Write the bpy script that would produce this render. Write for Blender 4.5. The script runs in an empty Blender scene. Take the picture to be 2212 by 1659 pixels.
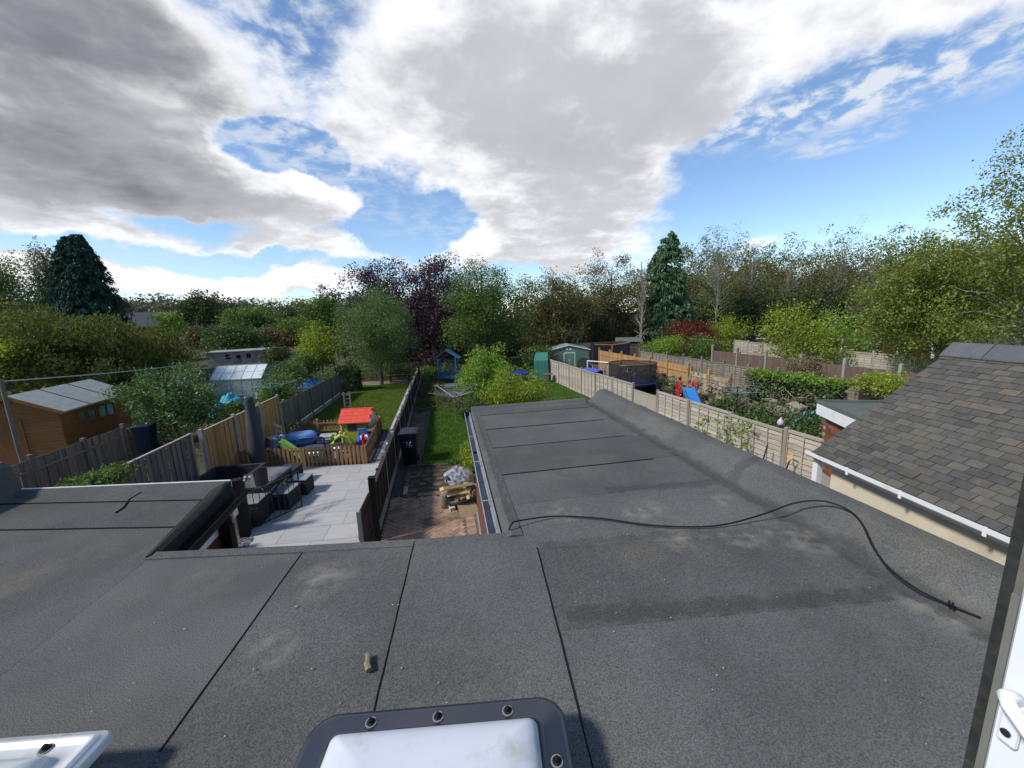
import bpy, math, random
import numpy as np
from math import sin, cos, tan, pi, radians, atan2, sqrt, hypot, floor
from mathutils import Matrix, Vector
random.seed(7); RNG = np.random.default_rng(11)
SC = bpy.context.scene
COL = SC.collection

# ---------------------------------------------------------------- camera
F, CX, CY = 831.0, 1106.0, 829.5          # focal length and centre in units of the 2212 px wide view
H = 4.65
def cam_axes(pitch=10.1, yaw=10.3, roll=2.1):
    p, ps, ro = radians(pitch), radians(yaw), radians(roll)
    r0 = Vector((cos(ps), -sin(ps), 0)); f = Vector((sin(ps)*cos(p), cos(ps)*cos(p), -sin(p)))
    u0 = r0.cross(f)
    return r0*cos(ro) - u0*sin(ro), u0*cos(ro) + r0*sin(ro), f
CR, CU, CF = cam_axes()
CO = Vector((0, 0, H))
cd = bpy.data.cameras.new('camera'); cam = bpy.data.objects.new('camera', cd); COL.objects.link(cam)
cd.sensor_width = 36; cd.lens = F/2212*36; cd.clip_start = 0.03; cd.clip_end = 3000
M = Matrix((CR, CU, -CF)).transposed().to_4x4(); M.translation = CO
cam.matrix_world = M
SC.camera = cam
def ray(x, y): return CF + CR*((x-CX)/F) - CU*((y-CY)/F)
def P(x, y, z=0.0):                        # survey point: where the sight line meets height z
    d = ray(x, y); return CO + d*((z-CO.z)/d.z)
def PY(x, y, Y):                           # ... or the vertical plane at distance Y
    d = ray(x, y); return CO + d*((Y-CO.y)/d.y)

# ---------------------------------------------------------------- world
SUN_AZ, SUN_EL = radians(-104), radians(45)      # azimuth from +Y, negative = left
W = bpy.data.worlds.new('World'); SC.world = W; W.use_nodes = True
def build_world():
    nt = W.node_tree; N = nt.nodes; L = nt.links; N.clear()
    def nd(t, **k):
        n = N.new(t)
        for a, b in k.items(): setattr(n, a, b)
        return n
    def val(s, v):
        if isinstance(v, (int, float)): s.default_value = v
        else: L.new(v, s)
    def m(op, a, b=0.0, c=None, clamp=False):
        n = nd('ShaderNodeMath', operation=op, use_clamp=clamp); val(n.inputs[0], a); val(n.inputs[1], b)
        if c is not None: val(n.inputs[2], c)
        return n.outputs[0]
    def sm(x, a, b):
        n = nd('ShaderNodeMapRange', interpolation_type='SMOOTHSTEP'); val(n.inputs[0], x); val(n.inputs[1], a); val(n.inputs[2], b)
        return n.outputs[0]
    tc = nd('ShaderNodeTexCoord'); DIR = tc.outputs['Generated']
    def noise(scale, detail=6, rough=.55, dist=0.0, off=0.0, vec=None):
        n = nd('ShaderNodeTexNoise'); n.inputs['Scale'].default_value = scale; n.inputs['Detail'].default_value = detail
        n.inputs['Roughness'].default_value = rough; n.inputs['Distortion'].default_value = dist
        mp = nd('ShaderNodeMapping'); mp.inputs['Location'].default_value = (off, off*1.7, off*.3)
        L.new(vec, mp.inputs[0]); L.new(mp.outputs[0], n.inputs[0]); return n.outputs[0]
    def coords(vec):
        sx = nd('ShaderNodeSeparateXYZ'); L.new(vec, sx.inputs[0]); X, Y, Z = sx.outputs
        az = m('ARCTAN2', X, Y); el = m('ARCSINE', m('MINIMUM', m('MAXIMUM', Z, -1.0), 1.0))
        zz = m('ADD', m('MAXIMUM', Z, 0.0), 0.16)          # a flat layer overhead: clouds bunch up towards the horizon
        cx = nd('ShaderNodeCombineXYZ'); L.new(m('DIVIDE', X, zz), cx.inputs[0]); L.new(m('DIVIDE', Y, zz), cx.inputs[1])
        return az, el, cx.outputs[0]
    az, el, cxv = coords(DIR)
    naz = noise(3.2, 6, .6, .1, 9.0, DIR); naz2 = noise(3.2, 6, .6, .1, 4.0, DIR)      # wobble for the outlines
    wa = m('MULTIPLY', m('SUBTRACT', naz, .5), .34); we = m('MULTIPLY', m('SUBTRACT', naz2, .5), .20)
    def blobs(spec, a_, e_):
        tot = None
        for px, py, rx, ry, w in spec:
            d = ray(px, py).normalized(); a0 = atan2(d.x, d.y); e0 = math.asin(d.z)
            u = m('DIVIDE', m('SUBTRACT', a_, a0), rx/F); v = m('DIVIDE', m('SUBTRACT', e_, e0), ry/F)
            s_ = m('MULTIPLY', m('SUBTRACT', 1.0, m('ADD', m('MULTIPLY', u, u), m('MULTIPLY', v, v)), clamp=True), w)
            tot = s_ if tot is None else m('ADD', tot, s_)
        return tot
    def density(vec, a_, e_, cv):
        n1 = noise(1.9, 10, .62, .35, 3.1, cv)
        return m('ADD', m('SUBTRACT', blobs(CLOUDS, m('ADD', a_, wa), m('ADD', e_, we)), .06), m('MULTIPLY', m('SUBTRACT', n1, .5), 1.5))
    dens = density(DIR, az, el, cxv)
    up = nd('ShaderNodeVectorMath', operation='ADD'); L.new(DIR, up.inputs[0]); up.inputs[1].default_value = (0, 0, .045)
    upn = nd('ShaderNodeVectorMath', operation='NORMALIZE'); L.new(up.outputs[0], upn.inputs[0])
    az2, el2, cxv2 = coords(upn.outputs[0]); dens_up = density(upn.outputs[0], az2, el2, cxv2)   # the cloud a little higher up, which shades what is under it
    dk = blobs(DARKS, m('ADD', az, wa), m('ADD', el, we))
    alpha = sm(dens, .06, .60)
    # thin mottled veil
    veil = noise(9.0, 5, .6, .3, 5.0, cxv)
    vm = blobs(VEILS, az, el)
    va = m('MULTIPLY', m('MULTIPLY', sm(veil, .40, .66), vm), .8, clamp=True)
    n2 = noise(3.0, 8, .6, .2, 7.7, cxv)
    n3 = noise(7.0, 6, .6, .4, 2.2, cxv)
    thick = sm(m('ADD', m('ADD', m('MULTIPLY', dens_up, .75), m('MULTIPLY', dens, .25)), m('ADD', m('MULTIPLY', m('SUBTRACT', n2, .5), 1.9), m('MULTIPLY', m('SUBTRACT', n3, .5), 1.25))), .16, 1.30)
    thick = m('MULTIPLY', thick, m('ADD', .82, m('MULTIPLY', sm(el, .05, .45), .18)))
    dark = m('ADD', dk, m('MULTIPLY', m('SUBTRACT', n2, .5), .55), clamp=True)
    dark = m('MULTIPLY', m('MULTIPLY', dark, sm(dens, .25, .95)), m('ADD', .34, m('MULTIPLY', m('ADD', n2, m('MULTIPLY', m('SUBTRACT', n3, .5), .5)), .95)), clamp=True)
    ramp = nd('ShaderNodeValToRGB'); L.new(thick, ramp.inputs[0])
    e = ramp.color_ramp.elements; e[0].position = 0; e[0].color = (.57, .575, .59, 1); e[1].position = 1; e[1].color = (.315, .323, .345, 1)
    k = e.new(.45); k.color = (.455, .465, .485, 1)
    mx = nd('ShaderNodeMix', data_type='RGBA'); L.new(dark, mx.inputs[0]); L.new(ramp.outputs[0], mx.inputs[6]); mx.inputs[7].default_value = (.125, .13, .145, 1)
    sky = nd('ShaderNodeTexSky', sky_type='NISHITA'); sky.sun_disc = False
    sky.sun_elevation = SUN_EL; sky.sun_rotation = SUN_AZ; sky.air_density = 1.0; sky.dust_density = .0; sky.ozone_density = 4.0
    bs = nd('ShaderNodeBackground'); L.new(sky.outputs[0], bs.inputs[0]); bs.inputs[1].default_value = .092
    bc = nd('ShaderNodeBackground'); L.new(mx.outputs[2], bc.inputs[0]); bc.inputs[1].default_value = 1.0
    bv = nd('ShaderNodeBackground'); bv.inputs[0].default_value = (.40, .43, .48, 1)
    m1 = nd('ShaderNodeMixShader'); L.new(va, m1.inputs[0]); L.new(bs.outputs[0], m1.inputs[1]); L.new(bv.outputs[0], m1.inputs[2])
    m2 = nd('ShaderNodeMixShader'); L.new(alpha, m2.inputs[0]); L.new(m1.outputs[0], m2.inputs[1]); L.new(bc.outputs[0], m2.inputs[2])
    out = nd('ShaderNodeOutputWorld'); L.new(m2.outputs[0], out.inputs[0])
# (pixel x, pixel y, half width, half height, weight): the cloud masses, as bearings and elevations
CLOUDS = [(120,120,420,170,1.05),(130,380,400,95,1.05),(380,330,120,60,.5),(640,445,230,50,1.1),(470,612,380,40,.95),(120,500,170,50,.6),(275,528,120,34,.7),(650,540,220,36,.8),
          (1130,230,410,280,.95),(1320,100,330,160,.65),(1290,440,310,120,.8),(1050,545,200,50,.6),(1240,560,260,40,.5),(1680,500,60,36,.8),(1850,50,440,110,.8),(2180,460,150,45,.6),(760,190,240,160,.12),(450,60,200,120,.08),
          (600,325,120,62,-1.2),(915,480,150,56,-1.3),(560,140,150,130,-.45),(360,500,150,30,-1.1),(380,562,240,24,-1.0),(1800,330,330,150,-.9),(1330,18,80,40,-.5),(2100,330,260,160,-.6),(860,410,90,60,-.5)]
DARKS = [(90,120,360,160,.85),(90,385,330,70,.7),(560,470,170,30,.25),(1250,330,280,190,.16),(300,30,220,90,.5)]
VEILS = [(650,130,330,240,1.25),(1850,110,420,120,.6),(1850,215,330,40,.8),(1810,312,90,16,.9),(940,480,160,50,.5),(2000,60,420,100,.6),(450,560,300,40,.4)]
build_world()
W.cycles.sampling_method = 'MANUAL'; W.cycles.sample_map_resolution = 512

sl = bpy.data.lights.new('sun', 'SUN'); sl.energy = 2.3; sl.angle = radians(7); sl.color = (1, .94, .85)
sun = bpy.data.objects.new('sun', sl); COL.objects.link(sun)
sd = Vector((sin(SUN_AZ)*cos(SUN_EL), cos(SUN_AZ)*cos(SUN_EL), sin(SUN_EL)))
sun.rotation_euler = sd.to_track_quat('Z', 'Y').to_euler(); sun.location = sd*80
SC.view_settings.view_transform = 'Standard'; SC.view_settings.look = 'None'
SC.view_settings.exposure = 0.92; SC.view_settings.gamma = 1.0; SC.view_settings.use_curve_mapping = False
SC.render.engine = 'CYCLES'; SC.cycles.max_bounces = 5; SC.cycles.diffuse_bounces = 3; SC.cycles.transparent_max_bounces = 12
SC.cycles.use_denoising = True

# ---------------------------------------------------------------- materials
def mat(name, c1, c2=None, rough=.8, scale=6.0, bump=.0, bscale=None, spec=.3, rnd=.0, metal=0.0, fine=0.0, coords='Object', stretch=None, detail=4, c3=None, c3amt=.0, c3scale=1.2, trans=0.0, alpha=1.0, sheen=0, emit=None):
    """two-tone noise material; rnd = brightness spread from object to object, fine = fine speckle, c3 = worn or stained patches"""
    m = bpy.data.materials.new(name); m.use_nodes = True; nt = m.node_tree; N = nt.nodes; L = nt.links
    bs = N['Principled BSDF']; bs.inputs['Roughness'].default_value = rough
    bs.inputs['Specular IOR Level'].default_value = spec; bs.inputs['Metallic'].default_value = metal
    c2 = c2 or tuple(v*.75 for v in c1)
    tc = N.new('ShaderNodeTexCoord'); vec = tc.outputs[coords] if coords in ('Object', 'Generated') else N.new('ShaderNodeNewGeometry').outputs['Position']
    oi = N.new('ShaderNodeObjectInfo')
    mp = N.new('ShaderNodeMapping'); L.new(vec, mp.inputs[0])
    if stretch: mp.inputs['Scale'].default_value = stretch
    if coords == 'Object':
        ad = N.new('ShaderNodeVectorMath'); ad.operation = 'SCALE'; cb = N.new('ShaderNodeCombineXYZ')
        for i in range(3): L.new(oi.outputs['Random'], cb.inputs[i])
        L.new(cb.outputs[0], ad.inputs[0]); ad.inputs['Scale'].default_value = 37.0; L.new(ad.outputs[0], mp.inputs['Location'])
    def noise(s, d=detail, r=.6):
        n = N.new('ShaderNodeTexNoise'); n.inputs['Scale'].default_value = s; n.inputs['Detail'].default_value = d; n.inputs['Roughness'].default_value = r
        L.new(mp.outputs[0], n.inputs[0]); return n.outputs[0]
    def mr(x, a, b, c, d):
        n = N.new('ShaderNodeMapRange'); L.new(x, n.inputs[0])
        for i, v in enumerate((a, b, c, d)): n.inputs[i+1].default_value = v
        return n.outputs[0]
    def mix(f, a, b, mode='MIX'):
        n = N.new('ShaderNodeMix'); n.data_type = 'RGBA'; n.blend_type = mode
        if isinstance(f, float): n.inputs[0].default_value = f
        else: L.new(f, n.inputs[0])
        for s, v in ((6, a), (7, b)):
            if isinstance(v, tuple): n.inputs[s].default_value = (*v[:3], 1)
            else: L.new(v, n.inputs[s])
        return n.outputs[2]
    n1 = noise(scale)
    col = mix(mr(n1, .32, .68, 0, 1), c1, c2)
    if c3: col = mix(mr(noise(c3scale, 5, .65), .62-c3amt, .74-c3amt*.8, 0, .85), col, c3)
    hgt = n1
    if fine:
        nf = noise(fine, 2, .5); col = mix(.8, col, mix(mr(nf, .3, .7, 0, 1), (.45, .45, .45), (1.6, 1.6, 1.6)), 'MULTIPLY'); hgt = nf
    if rnd:
        hv = N.new('ShaderNodeHueSaturation'); L.new(col, hv.inputs['Color']); L.new(mr(oi.outputs['Random'], 0, 1, 1-rnd, 1+rnd), hv.inputs['Value']); col = hv.outputs[0]
    L.new(col, bs.inputs['Base Color'])
    if bump:
        b = N.new('ShaderNodeBump'); b.inputs['Strength'].default_value = bump; b.inputs['Distance'].default_value = .02
        L.new(noise(bscale) if bscale else hgt, b.inputs['Height']); L.new(b.outputs[0], bs.inputs['Normal'])
    if trans: bs.inputs['Transmission Weight'].default_value = trans
    if alpha < 1: bs.inputs['Alpha'].default_value = alpha
    return m
def leaf_mat(name, c1, c2, c3=None, tr=.35, f3=.12, gloss=.018):
    """leaf colours that differ from leaf to leaf, with light let through"""
    m = bpy.data.materials.new(name); m.use_nodes = True; nt = m.node_tree; N = nt.nodes; L = nt.links
    N.remove(N['Principled BSDF']); g = N.new('ShaderNodeNewGeometry')
    rp = N.new('ShaderNodeValToRGB'); L.new(g.outputs['Random Per Island'], rp.inputs[0])
    e = rp.color_ramp.elements; e[0].color = (*c1, 1); e[1].color = (*c2, 1)
    e[1].position = 1-f3
    if c3: k = e.new(1.0); k.color = (*c3, 1)
    d = N.new('ShaderNodeBsdfDiffuse'); t = N.new('ShaderNodeBsdfTranslucent'); gl = N.new('ShaderNodeBsdfGlossy'); gl.inputs['Roughness'].default_value = .45
    gl.inputs[0].default_value = (.6, .62, .6, 1)
    hs = N.new('ShaderNodeHueSaturation'); hs.inputs['Saturation'].default_value = 1.1; hs.inputs['Value'].default_value = 1.15; L.new(rp.outputs[0], hs.inputs['Color'])
    L.new(rp.outputs[0], d.inputs[0]); L.new(hs.outputs[0], t.inputs[0])
    a = N.new('ShaderNodeMixShader'); a.inputs[0].default_value = tr; L.new(d.outputs[0], a.inputs[1]); L.new(t.outputs[0], a.inputs[2])
    b = N.new('ShaderNodeMixShader'); b.inputs[0].default_value = gloss; L.new(a.outputs[0], b.inputs[1]); L.new(gl.outputs[0], b.inputs[2])
    L.new(b.outputs[0], N['Material Output'].inputs[0]); return m
def plain(name, c, rough=.5, spec=.4, metal=0.0, rnd=.04): return mat(name, c, tuple(v*.88 for v in c), rough, 9.0, .0, spec=spec, metal=metal, rnd=rnd)

# ---------------------------------------------------------------- mesh helpers
class MB:
    def __init__(s): s.v = []; s.f = []
    def add(s, vs, fs):
        o = len(s.v); s.v += [tuple(p) for p in vs]; s.f += [tuple(i+o for i in f) for f in fs]; return s
    def box(s, x0, x1, y0, y1, z0, z1):
        return s.add([(x0,y0,z0),(x1,y0,z0),(x1,y1,z0),(x0,y1,z0),(x0,y0,z1),(x1,y0,z1),(x1,y1,z1),(x0,y1,z1)],
                     [(3,2,1,0),(4,5,6,7),(0,1,5,4),(1,2,6,5),(2,3,7,6),(3,0,4,7)])
    def rbox(s, c, size, rz=0, tilt=None):
        """box about a centre, turned; tilt = euler"""
        from mathutils import Euler
        R = Euler(tilt or (0, 0, rz)).to_matrix(); c = Vector(c); a, b, d = (k/2 for k in size)
        vs = [c + R @ Vector((x*a, y*b, z*d)) for z in (-1, 1) for x, y in ((-1,-1),(1,-1),(1,1),(-1,1))]
        return s.add(vs, [(3,2,1,0),(4,5,6,7),(0,1,5,4),(1,2,6,5),(2,3,7,6),(3,0,4,7)])
    def beam(s, a, b, w, h=None, up=(0,0,1)):
        a, b = Vector(a), Vector(b); h = h or w; d = (b-a).normalized(); up = Vector(up)
        if abs(d.dot(up)) > .98: up = Vector((0, 1, 0))
        sd = d.cross(up).normalized(); u = sd.cross(d)
        vs = [p + sd*(w/2*i) + u*(h/2*j) for p in (a, b) for i, j in ((-1,-1),(1,-1),(1,1),(-1,1))]
        return s.add(vs, [(0,1,2,3),(7,6,5,4),(1,0,4,5),(2,1,5,6),(3,2,6,7),(0,3,7,4)])
    def prism(s, pts, z0, z1):
        n = len(pts); vs = [(p[0], p[1], z0) for p in pts] + [(p[0], p[1], z1) for p in pts]
        return s.add(vs, [tuple(range(n-1, -1, -1)), tuple(range(n, 2*n))] + [(i, (i+1) % n, n+(i+1) % n, n+i) for i in range(n)])
    def extr(s, prof, path, closed=True, caps=True):
        """sweep a list of (across, up) points along 3-D path points, kept upright"""
        n = len(prof); base = []
        for i, p in enumerate(path):
            p = Vector(p); a = Vector(path[max(0, i-1)]); b = Vector(path[min(len(path)-1, i+1)])
            d = (b-a); d.z = 0; d.normalize(); sd = Vector((d.y, -d.x, 0))
            base += [p + sd*u + Vector((0, 0, w)) for u, w in prof]
        fs = []
        for i in range(len(path)-1):
            for k in range(n if closed else n-1):
                fs.append((i*n+k, i*n+(k+1) % n, (i+1)*n+(k+1) % n, (i+1)*n+k))
        if caps and closed: fs += [tuple(range(n-1, -1, -1)), tuple(range((len(path)-1)*n, len(path)*n))]
        return s.add(base, fs)
    def tube(s, pts, r, n=8, r1=None, cap=True):
        pts = [Vector(p) for p in pts]; rings = []
        for i, p in enumerate(pts):
            d = (pts[min(len(pts)-1, i+1)] - pts[max(0, i-1)]).normalized()
            up = Vector((0, 0, 1)) if abs(d.z) < .95 else Vector((1, 0, 0))
            a = d.cross(up).normalized(); b = a.cross(d)
            rr = r if r1 is None else r + (r1-r)*i/max(1, len(pts)-1)
            rings += [p + a*(rr*cos(2*pi*k/n)) + b*(rr*sin(2*pi*k/n)) for k in range(n)]
        fs = [(i*n+k, i*n+(k+1) % n, (i+1)*n+(k+1) % n, (i+1)*n+k) for i in range(len(pts)-1) for k in range(n)]
        if cap: fs += [tuple(range(n-1, -1, -1)), tuple(range((len(pts)-1)*n, len(pts)*n))]
        return s.add(rings, fs)
    def lathe(s, prof, n=16, c=(0,0,0), sx=1, sy=1):
        vs = [(c[0]+r*cos(2*pi*k/n)*sx, c[1]+r*sin(2*pi*k/n)*sy, c[2]+z) for r, z in prof for k in range(n)]
        fs = [(i*n+k, i*n+(k+1) % n, (i+1)*n+(k+1) % n, (i+1)*n+k) for i in range(len(prof)-1) for k in range(n)]
        fs += [tuple(range(n-1, -1, -1)), tuple(range((len(prof)-1)*n, len(prof)*n))]
        return s.add(vs, fs)
    def mesh(s, name, m, smooth=False):
        me = bpy.data.meshes.new(name); me.from_pydata(s.v, [], s.f)
        me.materials.append(m)
        if smooth: me.shade_smooth()
        return me
def link(name, me, parent=None, loc=None, rot=None, scale=None):
    o = bpy.data.objects.new(name, me); COL.objects.link(o)
    if parent is not None: o.parent = parent
    if loc is not None: o.location = loc
    if rot is not None: o.rotation_euler = rot
    if scale is not None: o.scale = scale
    return o
def part(name, mb, m, parent=None, smooth=False, bevel=0, **k):
    o = link(name, mb.mesh(name, m, smooth), parent, **k)
    if bevel:
        b = o.modifiers.new('bevel', 'BEVEL'); b.width = bevel; b.segments = 2; b.limit_method = 'ANGLE'; b.angle_limit = radians(40)
    return o
def tag(o, label=None, cat=None, group=None, kind=None):
    if label: o['label'] = label
    if cat: o['category'] = cat
    if group: o['group'] = group
    if kind: o['kind'] = kind
    return o
def thing(name, label, cat, loc=(0,0,0), rz=0, group=None):
    o = bpy.data.objects.new(name, None); COL.objects.link(o); o.location = loc; o.rotation_euler = (0, 0, rz); o.empty_display_size = .2
    return tag(o, label, cat, group)
def solo(name, mb, m, label, cat, group=None, smooth=False, bevel=0, **k): return tag(part(name, mb, m, None, smooth, bevel, **k), label, cat, group)
def struct(name, mb, m, parent=None, **k):
    o = part(name, mb, m, parent, **k)
    if parent is None: o['kind'] = 'structure'
    return o
def copy_tree(o, parent=None):
    c = o.copy(); COL.objects.link(c); c.parent = parent
    for ch in o.children: copy_tree(ch, c)
    return c
def xy(v): return (v[0], v[1])
def lerp(a, b, t): return tuple(a[i]+(b[i]-a[i])*t for i in range(len(a)))
def np_mesh(name, verts, faces_n, m, nv=4):
    """mesh from a numpy array of consecutive polygons with nv corners"""
    me = bpy.data.meshes.new(name); n = len(verts); k = n//nv
    me.vertices.add(n); me.vertices.foreach_set('co', np.ascontiguousarray(verts, dtype=np.float32).ravel())
    me.loops.add(n); me.loops.foreach_set('vertex_index', np.arange(n, dtype=np.int32))
    me.polygons.add(k); me.polygons.foreach_set('loop_start', np.arange(0, n, nv, dtype=np.int32))
    me.update(calc_edges=True); me.materials.append(m); return me
# ---------------------------------------------------------------- palette
felt = None
def make_felt():
    m = mat('roof_felt', (.078,.079,.076), (.110,.111,.106), .95, 1.3, .3, spec=.1, fine=150.0, coords='World', c3=(.125,.115,.095), c3amt=.05, c3scale=1.1, rnd=.14)
    nt = m.node_tree; N = nt.nodes; L = nt.links; bs = N['Principled BSDF']
    # pale dried-puddle stains at their own places on the roof
    pos = N.new('ShaderNodeNewGeometry').outputs['Position']; tot = None
    nz = N.new('ShaderNodeTexNoise'); nz.inputs['Scale'].default_value = 9; nz.inputs['Detail'].default_value = 5; L.new(pos, nz.inputs[0])
    for px, py, r in ((1400,1105,.24),(1375,1112,.2),(1565,1080,.16),(1480,1170,.2),(1600,1160,.22),(590,1405,.16),(1215,1106,.2),(700,1250,.25),(1720,1160,.3),(2030,1320,.25)):
        c = P(px, py, 2.9); dv = N.new('ShaderNodeVectorMath'); dv.operation = 'DISTANCE'; L.new(pos, dv.inputs[0]); dv.inputs[1].default_value = c
        a = N.new('ShaderNodeMapRange'); L.new(dv.outputs['Value'], a.inputs[0]); a.inputs[1].default_value = r; a.inputs[2].default_value = r*.3
        if tot is None: tot = a.outputs[0]
        else:
            mx = N.new('ShaderNodeMath'); mx.operation = 'MAXIMUM'; L.new(tot, mx.inputs[0]); L.new(a.outputs[0], mx.inputs[1]); tot = mx.outputs[0]
    mu = N.new('ShaderNodeMath'); mu.operation = 'MULTIPLY'; L.new(tot, mu.inputs[0])
    rr = N.new('ShaderNodeMapRange'); L.new(nz.outputs[0], rr.inputs[0]); rr.inputs[1].default_value = .42; rr.inputs[2].default_value = .7; rr.inputs[4].default_value = .62
    L.new(rr.outputs[0], mu.inputs[1])
    # darker bands across the right half and along the foot of the kerb
    sp = N.new('ShaderNodeSeparateXYZ'); L.new(pos, sp.inputs[0])
    def mth(op, a, b):
        q = N.new('ShaderNodeMath'); q.operation = op
        for i, v in enumerate((a, b)):
            if isinstance(v, (int, float)): q.inputs[i].default_value = v
            else: L.new(v, q.inputs[i])
        return q.outputs[0]
    wob = mth('MULTIPLY', mth('SUBTRACT', nz.outputs[0], .5), .22); dark_bands = None
    for (ax, ay), (bx, by), wd, amt in ((xy(P(1225,1335,2.9)), xy(P(1990,1275,2.9)), .085, .40), (xy(P(1165,1180,2.9)), xy(P(1740,1135,2.9)), .07, .30), (xy(P(1310,1060,2.9)), xy(P(1640,1035,2.9)), .10, .35), ((2.78,7.0), (2.72,.3), .10, .45), ((.5,2.95), (.52,7.0), .06, .3)):
        dx, dy = bx-ax, by-ay; ln_ = hypot(dx, dy); dx, dy = dx/ln_, dy/ln_
        rx, ry = mth('SUBTRACT', sp.outputs[0], ax), mth('SUBTRACT', sp.outputs[1], ay)
        across = mth('ABSOLUTE', mth('ADD', mth('SUBTRACT', mth('MULTIPLY', rx, dy), mth('MULTIPLY', ry, dx)), wob), 0.0)
        al = mth('ADD', mth('MULTIPLY', rx, dx), mth('MULTIPLY', ry, dy))
        a = N.new('ShaderNodeMapRange'); a.interpolation_type = 'SMOOTHSTEP'; L.new(across, a.inputs[0]); a.inputs[1].default_value = wd; a.inputs[2].default_value = wd*.35; a.inputs[4].default_value = amt
        e_ = mth('MULTIPLY', mth('GREATER_THAN', al, 0.0), mth('LESS_THAN', al, ln_)); v = mth('MULTIPLY', a.outputs[0], e_)
        dark_bands = v if dark_bands is None else mth('MAXIMUM', dark_bands, v)
    old = bs.inputs['Base Color'].links[0].from_socket
    mx = N.new('ShaderNodeMix'); mx.data_type = 'RGBA'; L.new(mu.outputs[0], mx.inputs[0]); L.new(old, mx.inputs[6]); mx.inputs[7].default_value = (.27,.245,.20,1)
    dm = N.new('ShaderNodeMix'); dm.data_type = 'RGBA'; dm.blend_type = 'MIX'; L.new(dark_bands, dm.inputs[0]); L.new(mx.outputs[2], dm.inputs[6]); dm.inputs[7].default_value = (.030,.031,.030,1)
    L.new(dm.outputs[2], bs.inputs['Base Color']); return m
felt = make_felt()
bitumen = mat('bitumen', (.010,.010,.011), (.014,.014,.015), .95, 20, spec=.05)
white_pvc = mat('white_pvc', (.78,.79,.80), (.72,.73,.74), .35, 4, spec=.5, c3=(.55,.53,.47), c3amt=.04, c3scale=3)
black_pvc = plain('black_plastic', (.009,.009,.011), .6, .2)
grey_gutter = mat('weathered_grey_gutter', (.20,.215,.235), (.27,.285,.305), .6, 5, .1, c3=(.16,.15,.14), c3amt=.05, c3scale=6)
brick_m = mat('brick', (.23,.085,.045), (.16,.06,.035), .9, 14, .4, rnd=.35, c3=(.07,.045,.035), c3amt=.03, c3scale=5)
mortar = mat('mortar', (.36,.32,.26), (.28,.25,.2), .95, 20, .3)
cream = mat('cream_render', (.60,.545,.43), (.54,.48,.37), .92, 2.2, .25, bscale=60, c3=(.42,.36,.25), c3amt=.05)
soil = mat('soil', (.045,.034,.024), (.075,.058,.04), .97, 3, .5, bscale=30)
conc = mat('concrete', (.29,.28,.25), (.22,.21,.185), .92, 4, .25, bscale=40, rnd=.1, c3=(.13,.13,.11), c3amt=.06, c3scale=2.5)
W_new = dict(rough=.8, stretch=(14,14,1.2), scale=2.0, bump=.2, rnd=.16)
wood_new = mat('new_fence_timber', (.43,.245,.095), (.33,.18,.065), c3=(.47,.30,.13), c3amt=.06, c3scale=.9, **W_new)
wood_grey = mat('weathered_grey_timber', (.19,.165,.14), (.125,.105,.09), **{**W_new, 'rnd': .22})
wood_pale = mat('pale_silvered_timber', (.42,.375,.31), (.30,.265,.215), .85, 3, .3, stretch=(1.2,14,9), rnd=.14, c3=(.17,.14,.11), c3amt=.05, c3scale=2)
wood_pale_v = mat('pale_silvered_upright', (.28,.24,.20), (.19,.16,.13), **W_new)
wood_brown = mat('brown_stained_timber', (.145,.10,.075), (.10,.07,.055), **{**W_new, 'rnd': .15})
wood_dark = mat('dark_brown_timber', (.045,.028,.02), (.03,.02,.015), .75, 3, .2, stretch=(1.2,12,9), rnd=.2)
wood_picket = mat('picket_timber', (.27,.165,.08), (.20,.12,.055), **W_new)
wood_cut = mat('fresh_cut_timber', (.55,.38,.19), (.46,.30,.14), **W_new)
wood_cabin = mat('orange_stained_timber', (.23,.095,.028), (.17,.068,.02), .7, 3, .15, stretch=(1.5,1.5,8), rnd=.06)
wood_feather = mat('honey_timber', (.40,.24,.10), (.30,.17,.07), **W_new)

def ring(pts): return [xy(p) for p in pts]
RZ = 2.9
# ---------------------------------------------------------------- ground
def ground_sheet():
    mb = MB(); n = 64; S = 900.0
    xs = [S*((i/n*2-1)**3) for i in range(n+1)]
    vs = []; 
    for y in xs:
        for x in xs: vs.append((x, y+20, -.035 - .25*max(0, hypot(x, y)-90)/100*0))
    fs = [(j*(n+1)+i, j*(n+1)+i+1, (j+1)*(n+1)+i+1, (j+1)*(n+1)+i) for j in range(n) for i in range(n)]
    mb.add(vs, fs)
    g = mat('garden_earth', (.062,.064,.026), (.05,.042,.028), .97, .55, .5, bscale=14, coords='World', c3=(.05,.075,.022), c3amt=.12, c3scale=.25)
    struct('ground', mb, g)
ground_sheet()
grass_soil = mat('lawn_earth', (.045,.085,.016), (.065,.09,.024), .97, 1.4, .4, bscale=40, coords='World')
LAWNS = {}
def sheet(name, pts, m, z, th=.03, kind='structure'):
    mb = MB().prism(ring(pts), z-th, z); o = part(name, mb, m); o['kind'] = kind; return o

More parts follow.
